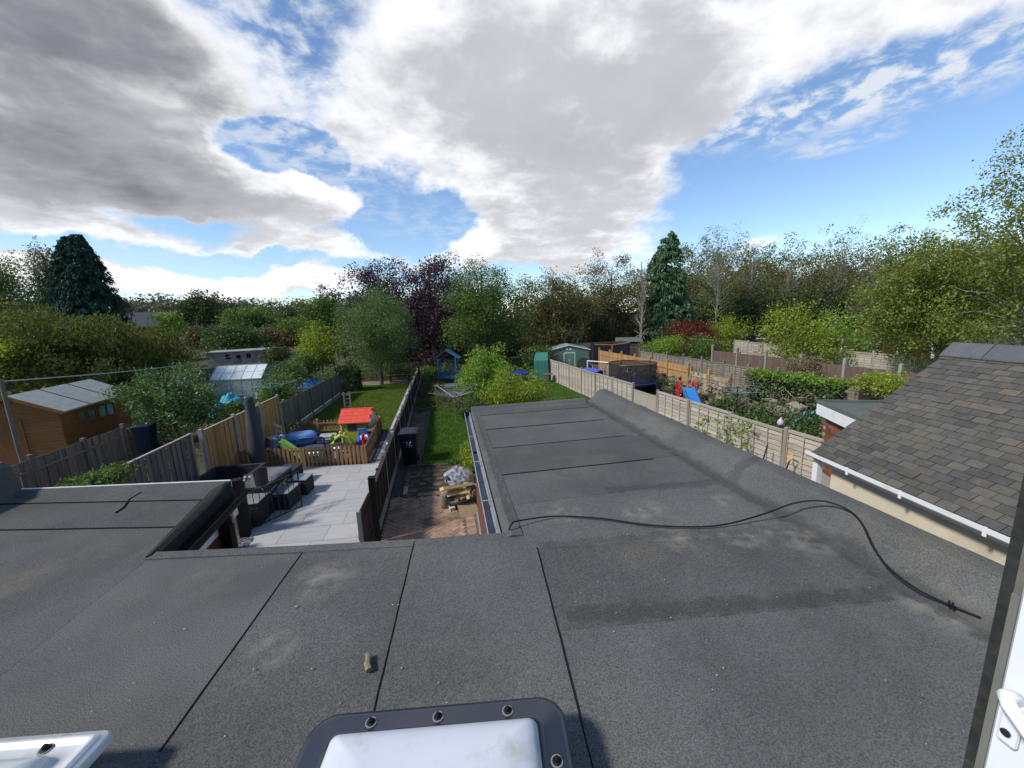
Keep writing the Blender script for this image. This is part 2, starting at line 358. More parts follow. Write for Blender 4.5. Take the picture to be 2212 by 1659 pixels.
# ---------------------------------------------------------------- our flat roofed extension
E0, E1, E2, E3 = P(330,1200,RZ), P(660,1185,RZ), P(895,1172,RZ), P(1095,1158,RZ)
ext = thing('flat_roof_extension', 'large dark felted flat roof in front with a raised kerb down its right side', 'building', (0,0,0))
def felt_sheet(pts, dz, parent=None, name='felt_sheet', nsub=0):
    return part(name, MB().prism(ring(pts), RZ-.02, RZ+dz), felt, parent or ext)
def bead(pts, parent=None, r=.007, z=RZ, wob=.0015):
    q = []
    for a, b in zip(pts[:-1], pts[1:]):
        k = max(2, int((Vector(b)-Vector(a)).length/.12))
        for i in range(k): q.append(Vector(a)+(Vector(b)-Vector(a))*(i/k)+Vector((random.uniform(-wob,wob), random.uniform(-wob,wob), 0)))
    q.append(Vector(pts[-1])); q = [Vector((p[0], p[1], z)) for p in q]
    return part('bitumen_bead', MB().extr([(-r,-.003),(-r*.7,.0035),(r*.7,.0035),(r,-.003)], q), bitumen, parent or ext)
Y0 = -.25                                           # the house wall line behind the window
def along(p, q, y): t = (y-p[1])/(q[1]-p[1]); return Vector((p[0]+(q[0]-p[0])*t, y, RZ))
s1a, s1b = E1, P(385,1570,RZ); s2a, s2b = E2, P(815,1510,RZ); s3a, s3b = P(1160,1185,RZ), P(1240,1500,RZ)
PB = [(2.82,7.16),(2.79,5.8),(2.77,4.0),(2.76,2.4),(2.72,1.2),(2.70,Y0)]   # foot of the right kerb
felt_sheet([E0, s1a, along(s1a,s1b,Y0), (-2.45,Y0)], .0)
felt_sheet([s1a, s2a, along(s2a,s2b,Y0), along(s1a,s1b,Y0)], .004)
felt_sheet([s2a, E3, s3a, along(s3a,s3b,Y0), along(s2a,s2b,Y0)], .009)
d1a, d1b = P(1215,1362,RZ), P(1985,1292,RZ); d0a, d0b = s3a, P(1760,1150,RZ)
def kx(y):
    for (x0, y0), (x1, y1) in zip(PB[:-1], PB[1:]):
        if y1 <= y <= y0: return x0+(x1-x0)*(y-y0)/(y1-y0)
    return 2.7
felt_sheet([along(s3a,s3b,d1a.y), (kx(d1b.y),d1b.y), (2.7,Y0), along(s3a,s3b,Y0)], .002)
felt_sheet([s3a, (kx(d0b.y),d0b.y), (kx(d1b.y),d1b.y), along(s3a,s3b,d1a.y)], .0035)
WL = lambda y: .43 + (y-2.8)*.018                    # left edge of the rear wing
laps = [3.30, 4.0, 4.9, 5.78, 6.66, 7.02]
felt_sheet([(WL(2.8),2.815), (WL(3.3),3.3), (kx(3.3),3.3), (kx(d0b.y),d0b.y), s3a], .003)
for i, (a, b) in enumerate(zip(laps[:-1], laps[1:])):
    felt_sheet([(WL(a),a), (kx(a),a), (kx(b),b), (WL(b),b)], .005 + .003*(i % 2))
for a, t in zip(laps[1:], (.84,.87,.9,.97,1)):
    bead([(WL(a),a,0), (WL(a)+(kx(a)-WL(a))*t, a-.02, 0)], z=RZ+.009)
bead([s1a, along(s1a,s1b,1.58)], z=RZ+.005, r=.0042); bead([s2a, along(s2a,s2b,1.40)], z=RZ+.010, r=.0042); bead([s3a, along(s3a,s3b,1.0)], z=RZ+.0085, r=.0035)
# drip turned down at the open edges, with the lip upstands
def drip(path, prof, name='drip_edge', m=None, parent=None): return part(name, MB().extr(prof, path), m or felt, parent or ext, smooth=False)
lip = [(-.0,-.12),(.025,-.12),(.03,.0),(.02,.014),(-.10,.012),(-.10,.0),(-.0,-.01)]
e = [(p.x, p.y, RZ) for p in (E0, E1, E2, Vector((WL(2.8), 2.815, 0)))]
drip(e, [(.0,-.14),(-.0,-.0),(.06,.0),(.06,.010),(-.03,.011),(-.036,-.0),(-.036,-.14)])
drip([(WL(y), y, RZ) for y in (2.78,4,5,6,7.05)], [(0,-.1),(0,0),(.12,0),(.12,.012),(.03,.022),(-.03,.0),(-.03,-.1)])
drip([(WL(7.0)-.02,7.05,RZ),(1.5,7.06,RZ),(2.75,7.07,RZ)], [(.12,0),(.05,.02),(.0,.075),(-.05,.08),(-.06,-.14),(-.03,-.14),(0,0)], 'rear_upstand')
# the kerb along the party line
kp = []
for i in range(25):
    y = 7.14-(7.14-Y0)*i/24; kp.append((kx(min(7.15, y))-.06+random.uniform(-.008,.008), y, RZ+random.uniform(-.006,.006)))
prof = [(0,0),(-.07,.012),(-.13,.04),(-.20,.11),(-.255,.185),(-.29,.212),(-.34,.222),(-.42,.226),(-.46,.212),(-.475,.18),(-.48,-.5),(0,-.5)]
part('party_kerb', MB().extr(prof, [(x, y, z) for x, y, z in kp]), felt, ext, smooth=False)
part('wall', MB().prism([(WL(2.8)+.05,2.7),(WL(7)+.05,6.98),(2.95,7.0),(2.95,2.5)], 0, RZ-.02), cream, ext)
part('wall', MB().prism([(-2.2,Y0),(-2.2,3.0),(.35,2.65),(2.95,2.45),(2.95,Y0)], 0, RZ-.02), cream, ext)
# stained boarding and gutter under the wing's left edge
part('fascia_board', MB().box(.0,.03,0,4.1,-1.9,-.02), mat('flaking_red_timber',(.17,.065,.04),(.12,.05,.035),.8,4,.3,stretch=(3,1,9),c3=(.30,.24,.2),c3amt=.03,c3scale=7), ext, loc=(WL(2.8)-.012,2.80,RZ-.06), rot=(0,0,-.018))
gpath = [(WL(y)-.10, y, RZ-.07-.0*(y)) for y in (2.78,3.6,4.5,5.4,6.3,7.1)]
part('gutter', MB().extr([(-.045,.05),(-.052,.045),(-.045,-.02),(-.025,-.045),(.03,-.045),(.05,-.02),(.055,.05),(.045,.05),(.04,-.015),(.02,-.036),(-.02,-.036),(-.037,-.015)], gpath), grey_gutter, ext)
part('gutter_end', MB().box(-.075,.07,-.012,.012,-.065,.06), black_pvc, ext, loc=(WL(7.1)-.10,7.11,RZ-.07))
for yy in (3.5, 4.55, 5.6):
    part('gutter_bracket', MB().box(-.055,.055,-.01,.01,.05,.056), grey_gutter, ext, loc=(WL(yy)-.10,yy,RZ-.075))
part('gutter_debris', MB().lathe([(.0,-.006),(.03,.0),(.02,.014),(.0,.016)],7), bitumen, ext, loc=(WL(5.1)-.1,5.1,RZ-.105))

# ---------------------------------------------------------------- left neighbour's flat roof
A0, A1 = P(75,1068,RZ), P(497,1050,RZ)
ln = thing('flat_roof_extension', 'lower left felted flat roof with a white trim edge and black gutter', 'building', (0,0,0))
lo = Vector((-7.2, 5.35, RZ)); ln0 = Vector((-7.2,Y0,RZ))
l1 = P(0,1145,RZ); l2 = P(404,1137,RZ); ldir = (l1-l2); l1 = l2+ldir*2.2
l3, l4 = P(0,1090,RZ), P(480,1079,RZ); l3 = l4+(l3-l4)*2.0
l2, l4 = l2-Vector((.08,0,0)), l4-Vector((.07,0,0))
felt_sheet([(-2.45,Y0), E0, l2, l1, ln0], .001, ln)
felt_sheet([l2, l4, l3, l1], .005, ln)
felt_sheet([l4, A1-Vector((.05,0,0)), A0+(A0-A1)*1.3, l3], .009, ln)
bead([l2, l1], ln, .007, RZ+.006); bead([l4, l3], ln, .007, RZ+.010)
c0, c1, c2 = P(222,1100,RZ), P(248,1083,RZ), P(285,1065,RZ)
bead([P(250,1110,RZ), P(268,1098,RZ), P(280,1080,RZ), P(305,1066,RZ)], ln, .008, RZ+.012)
far = [(A0+(A0-A1)*1.3), A0, A1]
part('rear_upstand', MB().extr([(.22,0),(.10,.01),(.03,.05),(-.02,.055),(-.03,-.12),(0,-.12)], [(p.x,p.y,RZ) for p in far]), felt, ln)
part('white_trim', MB().extr([(-.032,-.02),(-.032,.062),(-.012,.064),(-.012,.0565),(-.026,.054),(-.026,-.02)], [(p.x,p.y,RZ) for p in far]), white_pvc, ln)
# right kerb, swelling towards the far corner
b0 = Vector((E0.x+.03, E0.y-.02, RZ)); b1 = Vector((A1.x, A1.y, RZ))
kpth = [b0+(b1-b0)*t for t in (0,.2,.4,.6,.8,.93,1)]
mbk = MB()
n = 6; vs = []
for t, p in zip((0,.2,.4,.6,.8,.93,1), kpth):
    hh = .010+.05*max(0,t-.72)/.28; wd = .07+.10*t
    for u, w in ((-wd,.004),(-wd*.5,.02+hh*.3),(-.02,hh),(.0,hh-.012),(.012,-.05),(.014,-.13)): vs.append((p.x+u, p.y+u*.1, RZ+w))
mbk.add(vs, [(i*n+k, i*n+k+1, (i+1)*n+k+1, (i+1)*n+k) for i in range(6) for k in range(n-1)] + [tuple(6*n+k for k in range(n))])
part('side_kerb', mbk, mat('shaded_mossy_felt',(.020,.023,.022),(.032,.035,.033),.95,3,.3,spec=.1,fine=90), ln, smooth=False)  # felt darkened by moss, with this side's shade put into the colour too
gp = [(p.x+.068, p.y+.0, RZ-.14) for p in (kpth[0], kpth[2], kpth[4], kpth[6]+Vector((.0,.06,0)))]
part('gutter', MB().extr([(-.055,.05),(-.06,.0),(-.04,-.045),(.04,-.045),(.06,.0),(.055,.05),(.048,.05),(.05,.0),(.034,-.036),(-.034,-.036),(-.05,.0),(-.048,.05)], gp), black_pvc, ln)
part('fascia', MB().extr([(-.0,-.16),(.02,-.16),(.02,.06),(0,.06)], [(p.x-.012,p.y,RZ-.2) for p in (kpth[0]-Vector((0,.6,0)), kpth[6]+Vector((0,.05,0)))]), white_pvc, ln)
wx = -2.36
wl = part('wall', MB().prism([(wx-.02,1.5),(wx-.02,4.46),(-7.0,5.2),(-7.0,1.5)], 0, RZ-.06), mortar, ln)
bm_ = MB().box(0,.215,-.012,.012,0,.065).mesh('brick', brick_m)
for r in range(14):
    for k in range(8):
        y = 3.38+(k+.5*(r % 2))*.225; 
        if y+.215 > 4.44: continue
        link('brick', bm_, wl, (wx-.02, y, 2.50-r*.075), (0,0,pi/2))
# white framed window at the near end of that wall
wf = part('window', MB().box(-.02,.05,2.3,3.32,2.34,2.42).box(-.02,.05,3.24,3.32,1.3,2.3398).box(-.02,.05,2.3,3.2398,1.22,1.2998), white_pvc, ln, loc=(wx,0,.1))
part('pane', MB().box(-.008,.004,2.3,3.24,1.3,2.34), mat('dark_glass',(.02,.025,.03),(.03,.035,.04),.08,2,spec=.6), wf)
dp = part('downpipe', MB().box(-.05,.05,-.045,.045,0,2.62), black_pvc, ln, loc=(wx+.06,4.16,0))
part('pipe_clip', MB().box(-.058,.058,-.06,.06,1.9,1.95), black_pvc, dp)
part('gutter_outlet', MB().lathe([(.055,-.12),(.055,0),(.04,.02)],10), black_pvc, ln, loc=(wx+.06,4.16,RZ-.2))
# felt covered box at the far left
q0, q1 = P(70,1062,RZ), P(45,1012,RZ+.45)
part('felt_parapet', MB().extr([(0,-.1),(0,0),(.03,.02),(.07,.22),(.085,.34),(.13,.385),(.2,.40),(.8,.41),(.8,-.1)], [(q0.x,4.9,RZ),(q0.x,4.2,RZ),(q0.x-.25,Y0,RZ)][::-1] and [(q0.x-.05,Y0,RZ),(q0.x,3.2,RZ),(q0.x,4.92,RZ)][::-1]), felt, ln, smooth=False)
# ---------------------------------------------------------------- slate roofed house on the right
K = Vector((5.14, 4.31, 0)); HA = radians(-8.0)
def solve_gable(px, py):
    d = ray(px, py); v = Vector((sin(-HA)*-1, -cos(HA), 0)); t = (K-CO).dot(Vector((v.x, v.y, 0)))/d.dot(v); return CO + d*t
rp = solve_gable(2066, 752); ez = 2.62
RUN = (Vector((rp.x, rp.y, 0))-K).length; RISE = rp.z-ez; SLP = atan2(RISE, RUN)
house = thing('slate_roof_house', 'house on the right with a grey slate roof over a cream rendered wall', 'house', (K.x, K.y, 0), HA)
LEN = 6.0                                           # local: x up the slope, -y along the eave towards us
rf = part('roof', MB().add([(.03,.02,ez-.04),(RUN,.02,ez+RISE-.06),(RUN,-LEN,ez+RISE-.06),(.03,-LEN,ez-.04),(.03,.02,ez+.012),(RUN,.02,ez+RISE-.02),(RUN,-LEN,ez+RISE-.02),(.03,-LEN,ez+.012)],
    [(3,2,1,0),(4,7,6,5)[::-1],(0,1,5,4),(1,2,6,5),(2,3,7,6),(3,0,4,7)]), bitumen, house)
SLT = [mat('slate_'+n, c, tuple(k*.66 for k in c), .88, 5, .5, rnd=.15, spec=.25, c3=st, c3amt=.05, c3scale=5) for n, c, st in
       (('grey',(.098,.094,.082),(.135,.122,.096)),('brown',(.112,.103,.086),(.142,.125,.10)),('blue',(.080,.079,.074),(.11,.104,.09)),('buff',(.135,.112,.084),(.11,.10,.09)))]
sw, sh, g = .172, .19, .0955
smesh = [MB().add([(.0,-sw+.006,0),(.0,0-.002,0),(sh,0-.002,0),(sh,-sw+.006,0),(.002,-sw+.006,.014),(.0,-.002,.014),(sh,-.002,.008),(sh,-sw+.006,.008)],
        [(3,2,1,0),(4,5,6,7)[::-1],(0,1,5,4),(1,2,6,5),(2,3,7,6),(3,0,4,7)]).mesh('slate', m) for m in SLT]
nrow = int(hypot(RUN, RISE)/g)+1; stuff = [MB() for _ in SLT]; cnt = 0
tilt = Matrix.Rotation(-SLP, 3, 'Y'); extra = Matrix.Rotation(radians(3.4), 3, 'Y')
for r in range(nrow):
    for k in range(-1, int(LEN/sw)):
        y = .03 - k*sw - (sw/2 if r % 2 else 0)
        if y > .035+sw*.2: continue
        s = r*g - .075
        if s + sh > hypot(RUN, RISE)+.12: continue
        loc = Vector((s*cos(SLP), y, ez+s*sin(SLP)+.005)); wgt = random.random()
        mi = 0 if wgt < .42 else 1 if wgt < .84 else 2 if wgt < .96 else 3
        if r < 6 and k < 14 and random.random() < .35: mi = 2
        rz = random.gauss(0, .010); lift = random.gauss(0, .006)
        if random.random() < .012: rz *= 3; lift += .012; loc.x -= .015
        if cnt < 300 and y > -1.62-.03*r:
            link('slate', smesh[mi], rf, loc, (rz*.3, -SLP+radians(3.2)+lift, rz)); cnt += 1
        else:
            Rm = Matrix.Rotation(rz, 3, 'Z') @ Matrix.Rotation(-SLP+radians(3.2)+lift, 3, 'Y')
            vs = [loc + Rm @ v.co for v in smesh[mi].vertices]; stuff[mi].add(vs, [tuple(p.vertices) for p in smesh[mi].polygons])
for mb, m in zip(stuff, SLT):
    if mb.v: part('slates', mb, m, rf)['kind'] = 'stuff'
rm = mat('ridge_tile', (.10,.11,.125), (.075,.08,.09), .75, 4, .2, rnd=.12, c3=(.2,.19,.15), c3amt=.03, c3scale=4)
ML = MB()
for k in range(12):
    y1 = .05-k*.47; y0 = y1-.455
    part('ridge_tile', MB().extr([(-.17,-.125),(-.02,.03),(.0,.045),(.03,.045),(.05,.03),(.18,-.10),(.17,-.115),(.04,.0),(.01,.015),(-.16,-.14)], [(RUN, y1, ez+RISE+.03), (RUN, y0, ez+RISE+.03)][::-1]), rm, house, loc=(0,0,random.uniform(-.006,.006)))
    0
ld = part('mortar_bed', MB().extr([(-.185,-.135),(-.165,-.118),(-.16,-.13),(-.18,-.145)], [(RUN,.04,ez+RISE+.035),(RUN,-LEN,ez+RISE+.035)][::-1]), SLT[1], house)
part('wall', MB().add([(.14,-.10,0),(2*RUN,-.10,0),(2*RUN,-LEN,0),(.14,-LEN,0),(.14,-.10,ez-.12),(2*RUN,-.10,ez-.12),(2*RUN,-LEN,ez-.12),(.14,-LEN,ez-.12)],
    [(4,5,6,7),(0,1,5,4),(1,2,6,5),(2,3,7,6),(3,0,4,7)]).add([(.14,-.1,ez-.119),(2*RUN,-.1,ez-.119),(RUN,-.1,ez+RISE-.1)],[(0,1,2)]), cream, house)
part('far_roof_slope', MB().add([(RUN,.02,ez+RISE-.02),(2*RUN+.1,.02,ez-.1),(2*RUN+.1,-LEN,ez-.1),(RUN,-LEN,ez+RISE-.02)],[(0,1,2,3)]), SLT[0], house)
part('barge_board', MB().add([(.0,.021,ez-.17),(RUN,.021,ez+RISE-.17),(RUN,.03,ez+RISE-.17),(0,.03,ez-.17),(.0,.021,ez-.03),(RUN,.021,ez+RISE-.03),(RUN,.03,ez+RISE-.03),(0,.03,ez-.03)],[(3,2,1,0),(4,5,6,7),(0,1,5,4),(2,3,7,6),(1,2,6,5),(3,0,4,7)]), white_pvc, house)
part('fascia', MB().box(.06,.08,-LEN,.0,ez-.2,ez-.03), white_pvc, house)
part('soffit', MB().box(.081,.139,-LEN,0,ez-.16,ez-.15), white_pvc, house)
gt = part('gutter', MB().extr([(.065,.02),(.062,-.03),(.035,-.058),(-.035,-.058),(-.062,-.03),(-.065,.02),(-.052,.02),(-.05,-.025),(-.03,-.044),(.03,-.044),(.05,-.025),(.052,.02)], [(-.015,.12,ez-.06),(-.015,-LEN,ez-.06)][::-1]), white_pvc, house)
for y in (-.55, -1.2, -1.95, -2.7):
    part('gutter_clip', MB().box(-.086,-.078,y-.015,y+.015,ez-.125,ez-.03), white_pvc, gt)
gs = MB()
for i in range(40):
    y = -random.uniform(0, 2.4); gs.lathe([(0,-.004),(.016,0),(.01,.012),(0,.016)],5,(random.uniform(-.04,.02),y,ez-.09))
part('gutter_silt', gs, mat('dry_moss',(.22,.14,.08),(.13,.1,.07),.95,9), gt)['kind'] = 'stuff'
part('downpipe', MB().box(-.04,.04,-.04,.04,0,ez-.12).box(-.05,.05,-.05,.05,1.5,1.56), white_pvc, house, loc=(.075,.06,0))

# ---------------------------------------------------------------- brick outbuilding with white fascia
BZ = 2.45
b0, b1 = P(1784, 872, BZ), P(1868, 907, BZ); bd = (b1-b0); bd.z = 0; bd.normalize(); BA = atan2(bd.y, bd.x)
bb = thing('brick_outbuilding', 'small red brick outbuilding with a deep white fascia and grey green flat roof', 'outbuilding', (b0.x, b0.y, 0), BA)
felt_g = mat('grey_green_felt', (.085,.10,.088), (.11,.12,.105), .93, 2, .2, fine=90, c3=(.14,.14,.11), c3amt=.06)
part('roof', MB().box(-.05,3.2,-.05,3.6,BZ-.02,BZ+.02), felt_g, bb)
part('roof_edge', MB().box(-.12,-.0501,-.12,3.6,BZ-.02,BZ+.07).box(-.05,3.2,-.12,-.0501,BZ-.02,BZ+.06), felt_g, bb)
part('fascia', MB().box(-.10,3.2,-.125,-.10,BZ-.26,BZ-.0205).box(-.10,-.075,-.0999,3.6,BZ-.26,BZ-.0205), white_pvc, bb)
bw_ = part('wall', MB().box(-.0,3.1,.0,3.5,0,BZ-.021), mortar, bb)
bmesh_ = MB().box(0,.215,-.011,.012,0,.065).mesh('brick', brick_m)
for r in range(17):
    for k in range(8):
        x = .0 + k*.225 + (.1125 if r % 2 else 0)
        link('brick', bmesh_, bw_, (x, 0, BZ-.34-r*.075), (random.gauss(0,.01),0,random.gauss(0,.006)))

# ---------------------------------------------------------------- fences
def fence(name, label, A, B, nb, h, style, mboard, mpost, post_h=None, post=.10, grav=0, side=1, bw=.125, group=None, cat='fence', cap=None, mrail=None, skip=(), rail_z=(.2,.62,.93), lean=0):
    A, B = Vector((A[0], A[1], 0)), Vector((B[0], B[1], 0)); d = B-A; Lg = d.length; bay = Lg/nb
    t = thing(name, label, cat, A, atan2(d.y, d.x), group)
    ph = post_h or h+.06; mrail = mrail or mboard
    pm = MB().box(-post/2,post/2,-post/2,post/2,0,ph).add([(-post/2,-post/2,ph+.0001),(post/2,-post/2,ph+.0001),(post/2,post/2,ph+.0001),(-post/2,post/2,ph+.0001),(0,0,ph+post*.25)],[(0,1,4),(1,2,4),(2,3,4),(3,0,4)]).mesh('post', mpost)
    for i in range(nb+1): link('post', pm, t, (i*bay, 0, random.uniform(-.02,.02)), (random.gauss(0,.008),random.gauss(0,.01),0))
    x0, x1 = post/2, bay-post/2; pw = x1-x0; Z0 = grav+.02
    if grav:
        gm = MB().box(x0,x1,-.025,.025,0,grav).mesh('gravel_board', conc)
        for i in range(nb): link('gravel_board', gm, t, (i*bay,0,0))
    if style in ('close', 'picket', 'feather'):
        n = max(1, int(pw/bw)) if style != 'picket' else int(pw/(bw*1.62)); st = pw/n
        if style == 'picket':
            w = bw/2; bm = MB().extr([(-w,0),(w,0),(w,h-w),(w*.7,h-w*.35),(0,h),(-w*.7,h-w*.35),(-w,h-w)], [(0,-.009,0),(0,.009,0)])
            rail = MB().box(x0,x1,side*.012,side*.045,h*.22,h*.22+.06).box(x0,x1,side*.012,side*.045,h*.72,h*.72+.06)
        else:
            bm = MB().box(-st/2-.008,st/2+.008,-.006,.006,Z0,h)
            rail = MB()
            for rz in (rail_z if style == 'feather' else rail_z): rail.box(x0,x1,min(side*.012,side*.05),max(side*.012,side*.05),Z0+(h-Z0)*rz-.035,Z0+(h-Z0)*rz+.035)
        bme = bm.mesh('picket' if style == 'picket' else 'board', mboard); rme = rail.mesh('rail', mrail)
        cme = None
        if cap: cme = MB().box(x0,x1,-.03,.03,h+.001,h+.026).mesh('capping', cap)
        for i in range(nb):
            if i in skip: continue
            pnl = link('panel', rme, t, (i*bay,0,0))
            if cme: link('capping', cme, pnl)
            for k in range(n):
                tw = .05 if style != 'picket' else 0
                link('picket' if style == 'picket' else 'board', bme, pnl, (x0+st*(k+.5), ((.014 if k % 2 else -.006) if bw < .1 else .004 if k % 2 else -.004) if style != 'picket' else -.0, random.uniform(-.012,.006) if not cap else 0), (random.gauss(0,.004+lean*.1),random.gauss(0,.006+lean),tw))
    else:
        nr = int((h-Z0)/.135); dz = (h-Z0-.04)/nr; bms = []
        for q in range(4):
            rr = random.Random(q*13+len(label)); mb = MB(); ns = 9; vs = []
            for i in range(ns+1):
                x = x0+.01+(pw-.02)*i/ns; o = rr.uniform(-.014,.014) if 0 < i < ns else 0
                vs += [(x,.017,o*.6),(x,-.012,dz+.03)]
            o = len(vs); vs += [(x,y-.007,z) for x,y,z in vs]
            fs = []
            for i in range(ns): a = i*2; fs += [(a,a+2,a+3,a+1),(o+a+1,o+a+3,o+a+2,o+a),(a,o+a,o+a+2,a+2),(a+1,a+3,o+a+3,o+a+1)]
            mb.add(vs, fs); bms.append(mb.mesh('board', mboard))
        fr = MB()
        for s_ in (-1, 1):
            fr.box(x0,x1,min(s_*.018,s_*.04),max(s_*.018,s_*.04),h-.045,h).box(x0,x1,min(s_*.018,s_*.04),max(s_*.018,s_*.04),Z0,Z0+.045)
            for k in range(5 if bay > 1.5 else 4):
                x = x0+(pw-.03)*k/(4 if bay > 1.5 else 3); fr.box(x,x+.03,min(s_*.0181,s_*.038),max(s_*.0181,s_*.038),Z0+.0451,h-.0451)
        fr.box(x0,x1,-.045,.045,h+.0005,h+.02); fme = fr.mesh('panel', mrail)
        for i in range(nb):
            if i in skip: continue
            pnl = link('panel', fme, t, (i*bay,0,random.uniform(-.03,.03)), (random.gauss(0,.012),0,0))
            for k in range(nr): link('board', random.choice(bms), pnl, (0,0,Z0+.01+k*dz), (0,0,0), (1,1 if side > 0 else -1,1))
    return t
fence('old_fence', 'leaning old grey picket board fence with gaps below the orange cabin', (-11.15,7.4), (-11.3,15.6), 5, 1.25, 'feather', wood_grey, wood_grey, 1.35, .11, bw=.15, side=-1, lean=.022, rail_z=(.2,.75))
fence('panel_fence', 'grey ribbed close board fence panel with a pale capping beside the raised bed', (-6.98,9.25), (-7.0,11.75), 1, 1.72, 'close', wood_grey, wood_pale_v, 1.74, .09, bw=.09, side=1, cap=wood_pale)
fence('low_fence', 'low dark brown boarded fence behind the lower left flat roof', (-7.42,5.6), (-7.4,9.9), 2, 1.28, 'close', wood_brown, wood_brown, 1.55, .13, bw=.13, side=-1)
fence('panel_fence', 'new golden brown close board fence with concrete posts behind the covered parasol', (-6.78,11.9), (-6.70,16.9), 3, 1.74, 'close', wood_new, conc, 1.82, .10, bw=.13, side=1, cap=wood_pale, rail_z=(.15,.5,.9))
fence('panel_fence', 'weathered grey green close board fence between the left lawn and the vegetable garden', (-6.66,17.05), (-6.5,25.8), 5, 1.42, 'close', mat('green_grey_timber',(.15,.145,.115),(.10,.10,.08),**W_new), mat('mossy_post',(.13,.125,.10),(.10,.095,.08)), 1.46, .09, .18, side=1, bw=.115)
f6 = fence('lap_fence', 'long dark brown lap fence on pale gravel boards between the tiled patio and black bin', (-1.62,8.0), (-1.66,28.6), 11, 1.2, 'lap', wood_dark, conc, 1.33, .095, .27, side=-1)
fence('lap_fence', 'long silvery waney lap fence behind the flat roof kerb', (7.60,26.4), (8.75,6.3), 11, 1.46, 'lap', wood_pale, wood_pale_v, 1.53, .10, side=-1, skip=(6,))
pn = tag(part('infill_fence', MB().box(0,1.72,-.012,.012,.1,.5).box(0,1.72,-.016,.008,.49,.85).box(0,1.72,-.012,.012,.84,1.22).box(0,1.72,-.03,.03,1.22,1.26), mat('pale_boarding',(.37,.33,.26),(.28,.245,.19),stretch=(1,12,12))), 'low pale boarded infill panel in the lap fence behind the rotary dryer', 'fence')
pn.location = (8.25,15.4,0); pn.rotation_euler = (0,0,atan2(-20.1,1.15))
fence('feather_edge_fence', 'honey coloured feather edge fence with rails behind the trampoline', (12.75,29.6), (13.15,18.6), 6, 1.6, 'feather', wood_feather, wood_feather, 1.78, .12, side=-1, bw=.14, rail_z=(.25,.80))
fence('broken_fence', 'gap toothed pale timber fence section at the end of the honey fence', (13.17,18.4), (13.25,15.6), 2, 1.35, 'feather', mat('bleached_timber',(.44,.35,.23),(.34,.26,.165),**W_new), wood_feather, 1.6, .12, side=-1, bw=.16, lean=.03, rail_z=(.12,.85))
fence('lap_fence', 'grey brown lap fence with tall posts behind the honey fence', (15.9,28.8), (16.5,10.6), 10, 1.42, 'lap', mat('drab_lap_timber',(.24,.205,.16),(.16,.135,.105),.85,3,.3,stretch=(1.2,14,9),rnd=.14), wood_grey, 1.66, .11, side=-1)
fence('boarded_fence', 'purple brown close board fence with tall concrete posts further back', (19.6,25.0), (19.8,11.0), 6, 1.6, 'close', wood_brown, conc, 1.95, .12, side=1, bw=.12, rail_z=(.2,.6))
fence('lap_fence', 'pale silver lap fence half hidden by birch leaves', (26.9,31.5), (25.1,15.0), 9, 1.62, 'lap', wood_pale, conc, 1.75, .11, side=-1)
fence('maroon_fence', 'maroon fence with white posts and a white top rail far right', (33.6,29.0), (32.2,20.0), 4, 1.6, 'close', mat('maroon_paint',(.09,.03,.028),(.065,.022,.022),.7), white_pvc, 1.75, .13, side=1, bw=.16, cap=white_pvc)
fence('corner_fence', 'short brown close board fence behind the brick outbuilding', P(1855,835,1.5).xy, P(1965,850,1.5).xy, 2, 1.5, 'close', wood_brown, wood_pale_v, 1.6, .14, bw=.13, cap=wood_pale)
fence('rear_fence', 'shadowed upright board fence at the end of the left lawn', (-6.4,31.6), (-1.8,31.2), 3, 1.2, 'picket', wood_brown, wood_brown, 1.3, .1, bw=.11, side=-1)
fence('allotment_fence', 'grey close board fence behind the greenhouse', (-24.0,30.5), (-12.6,35.0), 6, 1.5, 'close', wood_grey, conc, 1.62, .11, bw=.15, side=1)
fence('timber_fence', 'dark timber fence panels behind the green metal shed', (9.0,36.0), (20.5,33.5), 6, 1.5, 'lap', wood_brown, wood_brown, 1.55, .1, side=-1)
# picket fence round the play area
fence('picket_fence', 'low round topped picket fence along the front of the play area', (-6.62,13.45), (-2.66,12.80), 2, .66, 'picket', wood_picket, wood_picket, .6, .075, bw=.085, side=1)
fence('picket_fence', 'low picket fence down the right side of the play area beside the path', (-2.64,12.86), (-2.70,16.4), 2, .66, 'picket', wood_picket, wood_picket, .66, .08, bw=.085, side=1)
fence('picket_fence', 'low picket fence behind the blue shell sandpit at the lawn edge', (-6.60,17.1), (-2.72,16.55), 3, .62, 'picket', wood_picket, wood_picket, .66, .1, bw=.085, side=-1)
# lights and clips along the dark fence
ORD = 'first second third fourth fifth sixth seventh eighth ninth tenth eleventh'.split()
for i in range(11):
    l = MB().lathe([(.0,0),(.018,.0),(.02,.03),(.03,.035),(.012,.06),(0,.062)],8)
    solo('fence_light', l, white_pvc if i % 2 else black_pvc, ('small white' if i % 2 else 'small black')+' solar light on the dark patio fence, '+ORD[i]+' from the black gate post', 'light', 'solar lights on the dark fence', loc=(-1.64+random.uniform(-.02,.02), 8.9+i*1.87, 1.22), rot=(random.uniform(-.4,.4),random.uniform(-.3,.3),0))
